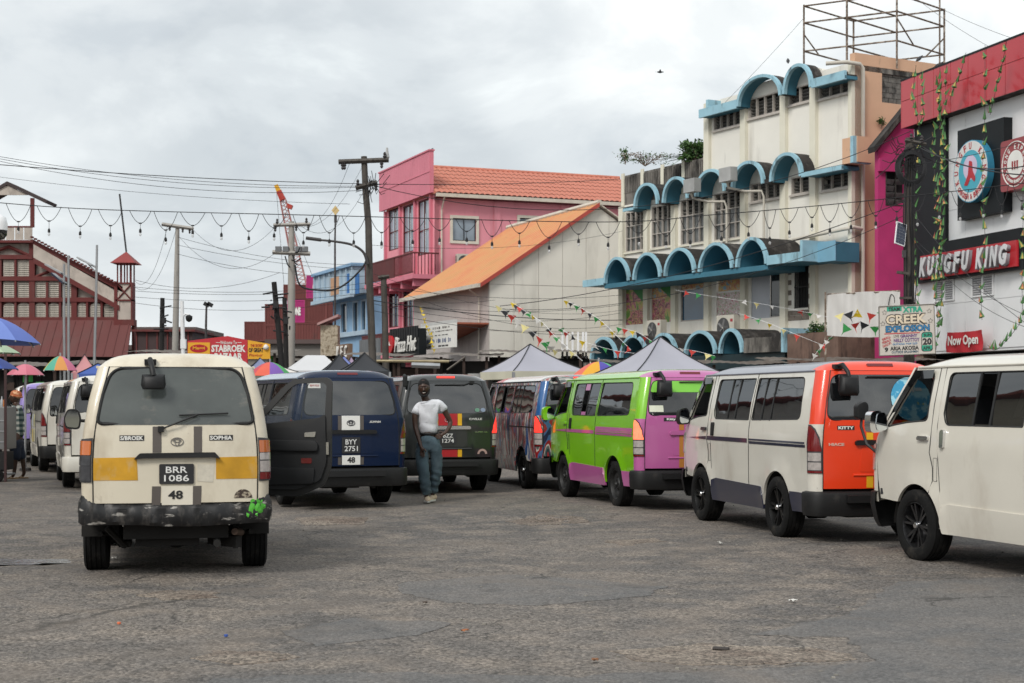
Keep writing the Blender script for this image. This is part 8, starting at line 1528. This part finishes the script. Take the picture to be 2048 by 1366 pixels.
def plaid_man():
    k = 101.0; f = lambda px, py, y: ((px-34)/k, y, (957-py)/k); t = thing('person', 'man in plaid shirt, knee shorts and orange head wrap at the far left cart', 'man', (-9.77, 30.6, 0)); J = {}
    def j(n, px, py, y, rx, ry): J[n] = (*f(px, py, y), rx, ry)
    j('pel', 33, 876, 0, .12, .12); j('spn', 34, 850, 0, .10, .12); j('cst', 34, 825, 0, .12, .15); j('nkb', 32, 808, 0, .06, .06); j('hd0', 30, 802, 0, .05, .055)
    for s_, y in (('r', -.16), ('l', .16)): j(s_+'s', 34, 816, y, .055, .055); j(s_+'e', 24, 832, y*1.2, .042, .042); j(s_+'w', 10, 820, y, .028, .028); j(s_+'h', 33, 885, y*.6, .085, .085); j(s_+'k', (34 if y < 0 else 42), 918, y*.6, .052, .055); j(s_+'a', (31 if y < 0 else 45), 947, y*.6, .036, .038); j(s_+'f', (27 if y < 0 else 41), 954, y*.6, .03, .025)
    E = chain('pel', 'spn', 'cst', 'nkb', 'hd0')
    for s_ in 'rl': E += [('cst', s_+'s'), ('pel', s_+'h')]+chain(s_+'s', s_+'e', s_+'w')+chain(s_+'h', s_+'k', s_+'a', s_+'f')
    for s_, y in (('r', -.16), ('l', .16)): hand(J, E, s_+'w', f(5, 817, y), (-1, 0, .3), (0, 0, 1), s_.upper(), 1.0, .5)
    b = MB(); add_mesh(b, skin(J, E, 'pel')); hc = Vector(f(29, 795, 0)); ellip(b, hc, (.098, .078, .125), 18); b.tube([tuple(hc+Vector((-.095, 0, .01))), tuple(hc+Vector((-.122, 0, -.03)))], .012, 6); ellip(b, hc+Vector((.01, -.08, -.01)), (.022, .01, .03), 8); b.build('body', SKN, t, smooth=70, recalc=False)
    b = MB(); ellip(b, hc+Vector((.035, 0, .055)), (.118, .095, .085), 18, Matrix.Rotation(.25, 3, 'Y')); b.tube([tuple(hc+Vector((.035+.105*math.cos(a), .088*math.sin(a), .025-.02*math.cos(a)))) for a in [2*PI*i/18 for i in range(19)]], .022, 6); b.build('head_wrap', mat('orange_cloth', 'b0623c', .85, var=.3, vs=14, dirt=('d8a880', .5, .6, 16, 1)), t, smooth=70, recalc=False)
    b = MB(); b.tube([tuple(hc+Vector((-.06, -.03, -.09))), tuple(hc+Vector((-.085, 0, -.115))), tuple(hc+Vector((-.06, .03, -.09)))], .028, 6); b.build('beard', HAIR, t, smooth=70)
    for s_ in (-1, 1): b = MB(); ellip(b, hc+Vector((-.088, s_*.03, .02)), (.007, .011, .007), 8); b.build('eye', mat('eye_white', ''), t, recalc=False)
    J = {}; j('h', 35, 880, 0, .135, .155); j('m', 35, 852, 0, .125, .15); j('c', 34, 828, 0, .135, .165); j('n', 33, 811, 0, .08, .085)
    for s_, y in (('r', -.17), ('l', .17)): j(s_+'s', 34, 817, y, .075, .07); j(s_+'e', 28, 829, y*1.15, .07, .07)
    pl = bpy.data.materials.new('plaid_cloth'); pl.use_nodes = True; n = pl.node_tree.nodes; l = pl.node_tree.links; tc = n.new('ShaderNodeTexCoord'); cols = []
    for ax, dirn in ((0, 'X'), (1, 'Z')):
        w = n.new('ShaderNodeTexWave'); w.bands_direction = dirn; w.inputs['Scale'].default_value = 3.0; l.new(tc.outputs['Object'], w.inputs[0]); r_ = n.new('ShaderNodeMapRange'); r_.inputs[1].default_value = .45; r_.inputs[2].default_value = .55; l.new(w.outputs[1], r_.inputs[0]); cols.append(r_.outputs[0])
    ad = n.new('ShaderNodeMath'); ad.operation = 'ADD'; l.new(cols[0], ad.inputs[0]); l.new(cols[1], ad.inputs[1]); cr = n.new('ShaderNodeValToRGB'); e_ = cr.color_ramp.elements; e_[0].color = (.02, .045, .045, 1); e_[1].color = (.55, .55, .50, 1); e_.new(.5).color = (.13, .17, .16, 1); h_ = n.new('ShaderNodeMath'); h_.operation = 'MULTIPLY'; h_.inputs[1].default_value = .5; l.new(ad.outputs[0], h_.inputs[0]); l.new(h_.outputs[0], cr.inputs[0]); l.new(cr.outputs[0], n['Principled BSDF'].inputs['Base Color']); n['Principled BSDF'].inputs['Roughness'].default_value = .9
    link('shirt', skin(J, chain('h', 'm', 'c', 'n')+[('c', 'rs'), ('c', 'ls'), ('rs', 're'), ('ls', 'le')], 'c'), pl, t)
    J = {}; j('w', 34, 874, 0, .125, .135); j('p', 34, 884, 0, .125, .14)
    for s_, y in (('r', -.09), ('l', .09)): j(s_+'0', 34, 892, y, .11, .10); j(s_+'1', 35 if y < 0 else 38, 908, y, .10, .09); j(s_+'2', 35 if y < 0 else 41, 922, y, .10, .088)
    link('shorts', skin(J, [('w', 'p'), ('p', 'r0'), ('p', 'l0')]+chain('r0', 'r1', 'r2')+chain('l0', 'l1', 'l2'), 'p'), mat('dark_denim', (.02, .028, .05), .9, var=.3, vs=6), t)
    for ax, y in ((29, -.09), (43, .09)): c = Vector(f(ax, 957, y)); MB().prism([(.13*math.cos(a)-.02, .045*math.sin(a)) for a in [2*PI*i/16 for i in range(16)]], lambda p, q, d: (c.x+p, c.y+q, d), .0, .022).tube([(c.x-.08, y, .02), (c.x-.03, y-.04, .05), (c.x+.0, y-.045, .02)], .008, 4).build('sandal', mat('sandal_tan', 'a08058', .8), t)
plaid_man()
# cart at the far left
t = thing('vending_cart', 'grey metal vending cart with dark post at the left edge beside the man in plaid', 'cart', (-9.66, 29.6, 0)); MB().box(-1.0, .10, -.3, .3, .62, 1.42).build('body', mat('cart_grey', (.25, .25, .25), .5, .5, var=.2), t, bevel=.01)
for z in (.75, .95, 1.15): MB().box(-.9, .06, -.315, -.302, z, z+.02).build('trim_strip', GALV, t)
for x, zt_ in ((.07, 2.65), (-.97, 2.65)): MB().box(x, x+.045, -.34, -.31, .0, zt_).build('post', mat('dark_red_post', (.05, .02, .02), .6), t)
MB().box(-1.0, .13, -.36, -.30, 2.60, 2.66).build('top_rail', BLK, t)
for i, (x, z, w_, h_) in enumerate(((-.35, .18, .5, .3), (-.1, .22, .3, .35), (-.5, .48, .6, .12))): MB().box(x, x+w_*.6, -.25, .2, z, z+h_).build('crate', rnd.choice([BLK, CUR, SHD[0]]), t, bevel=.01)
for i in range(7): MB().lathe([(.03, 0), (.035, .02), (.03, .12), (.012, .16), (.01, .2)], 8, None, (-.35+i*.06, -.1, 1.421)).build('bottle', mat(('bottle_orange', 'bottle_green', 'bottle_clear')[i % 3], ('d07a28', '3f7a4a', 'b0b4b8')[i % 3], .3), t, smooth=50)
MB().box(-.9, .08, -.3, .3, .12, .15).build('lower_shelf', GALV, t)
for x in (-.8, -.05): MB().lathe([(.11, -.02), (.12, 0), (.11, .02)], 16, Matrix.Rotation(PI/2, 3, 'X'), (x, -.33, .12)).build('wheel', RUB, t)
# the far side of the square, left of the frame: seen mirrored in the van windows
def side_house(lab, x, y, rz, w_, d_, h_, rh, wallh, roofh, storeys=2):
    t = thing('wooden_house', lab, 'house', (x, y, 0), rz, 'houses on the left side of the square'); wm = mat('house_'+wallh, wallh, .8, var=.1, dirt=((.25, .23, .2), .6, .9, 1, 5)); MB().box(0, w_, 0, d_, 0, h_).build('wall', wm, t)
    MB().prism([(-.5, h_-.1), (w_/2, h_+rh), (w_+.5, h_-.1), (w_+.5, h_+.1), (w_/2, h_+rh+.22), (-.5, h_+.1)], lambda a, b, d: (a, d, b), -.6, d_+.5).build('roof', mat('roof_'+roofh, roofh, .8, var=.15, vs=1), t); MB().prism([(.2, h_), (w_/2, h_+rh-.1), (w_-.2, h_)], lambda a, b, d: (a, d, b), .0, .15).build('gable', wm, t)
    for st in range(storeys):
        for i in range(int(w_/2.2)): a = .9+i*2.2; z = .9+st*h_/storeys; w = frame_mesh(wall_fn('y', 0), a, a+1.1, z, z+1.6, .1, .002, .06, 2).build('window', FRW, t); MB().box(a+.08, a+1.02, -.02, -.001, z+.1, z+1.5).build('pane', WIN, w)
    MB().box(-.3, w_+.3, -1.1, -.002, h_/2-.1, h_/2+.05).build('balcony', wm, t)
    for i in range(5): MB().box(-.2+i*(w_+.3)/4, -.1+i*(w_+.3)/4, -1.1, -1.0, 0, h_/2-.1).build('post', FRW, t)
side_house('white wooden house with red gabled roof facing the square, nearest of the left row', -17, 16, PI/2-.2, 9, 9, 6.4, 3.0, 'c8c4ba', '8a3a30'); side_house('cream wooden house with rusty red roof, second in the left row', -19.5, 27, PI/2-.2, 8, 9, 7.2, 2.6, 'b8b09c', '9a4a38'); side_house('tall pale house with dark roof, third in the left row', -22.5, 38, PI/2-.2, 10, 9, 9.0, 2.8, 'd0cdc6', '3a3434', 3); side_house('grey-white house with red roof, farthest in the left row', -27, 51, PI/2-.25, 12, 9, 8.0, 3.2, 'b4b0aa', '8a3a30')
side_house('white house with dark roof behind the photographer at left', -8, -26, PI, 10, 8, 7, 3, 'c8c4ba', '3a3434'); side_house('pale house with red roof behind the photographer at right', 12, -30, PI, 12, 8, 6.5, 3.4, 'b8b09c', '8a3a30')
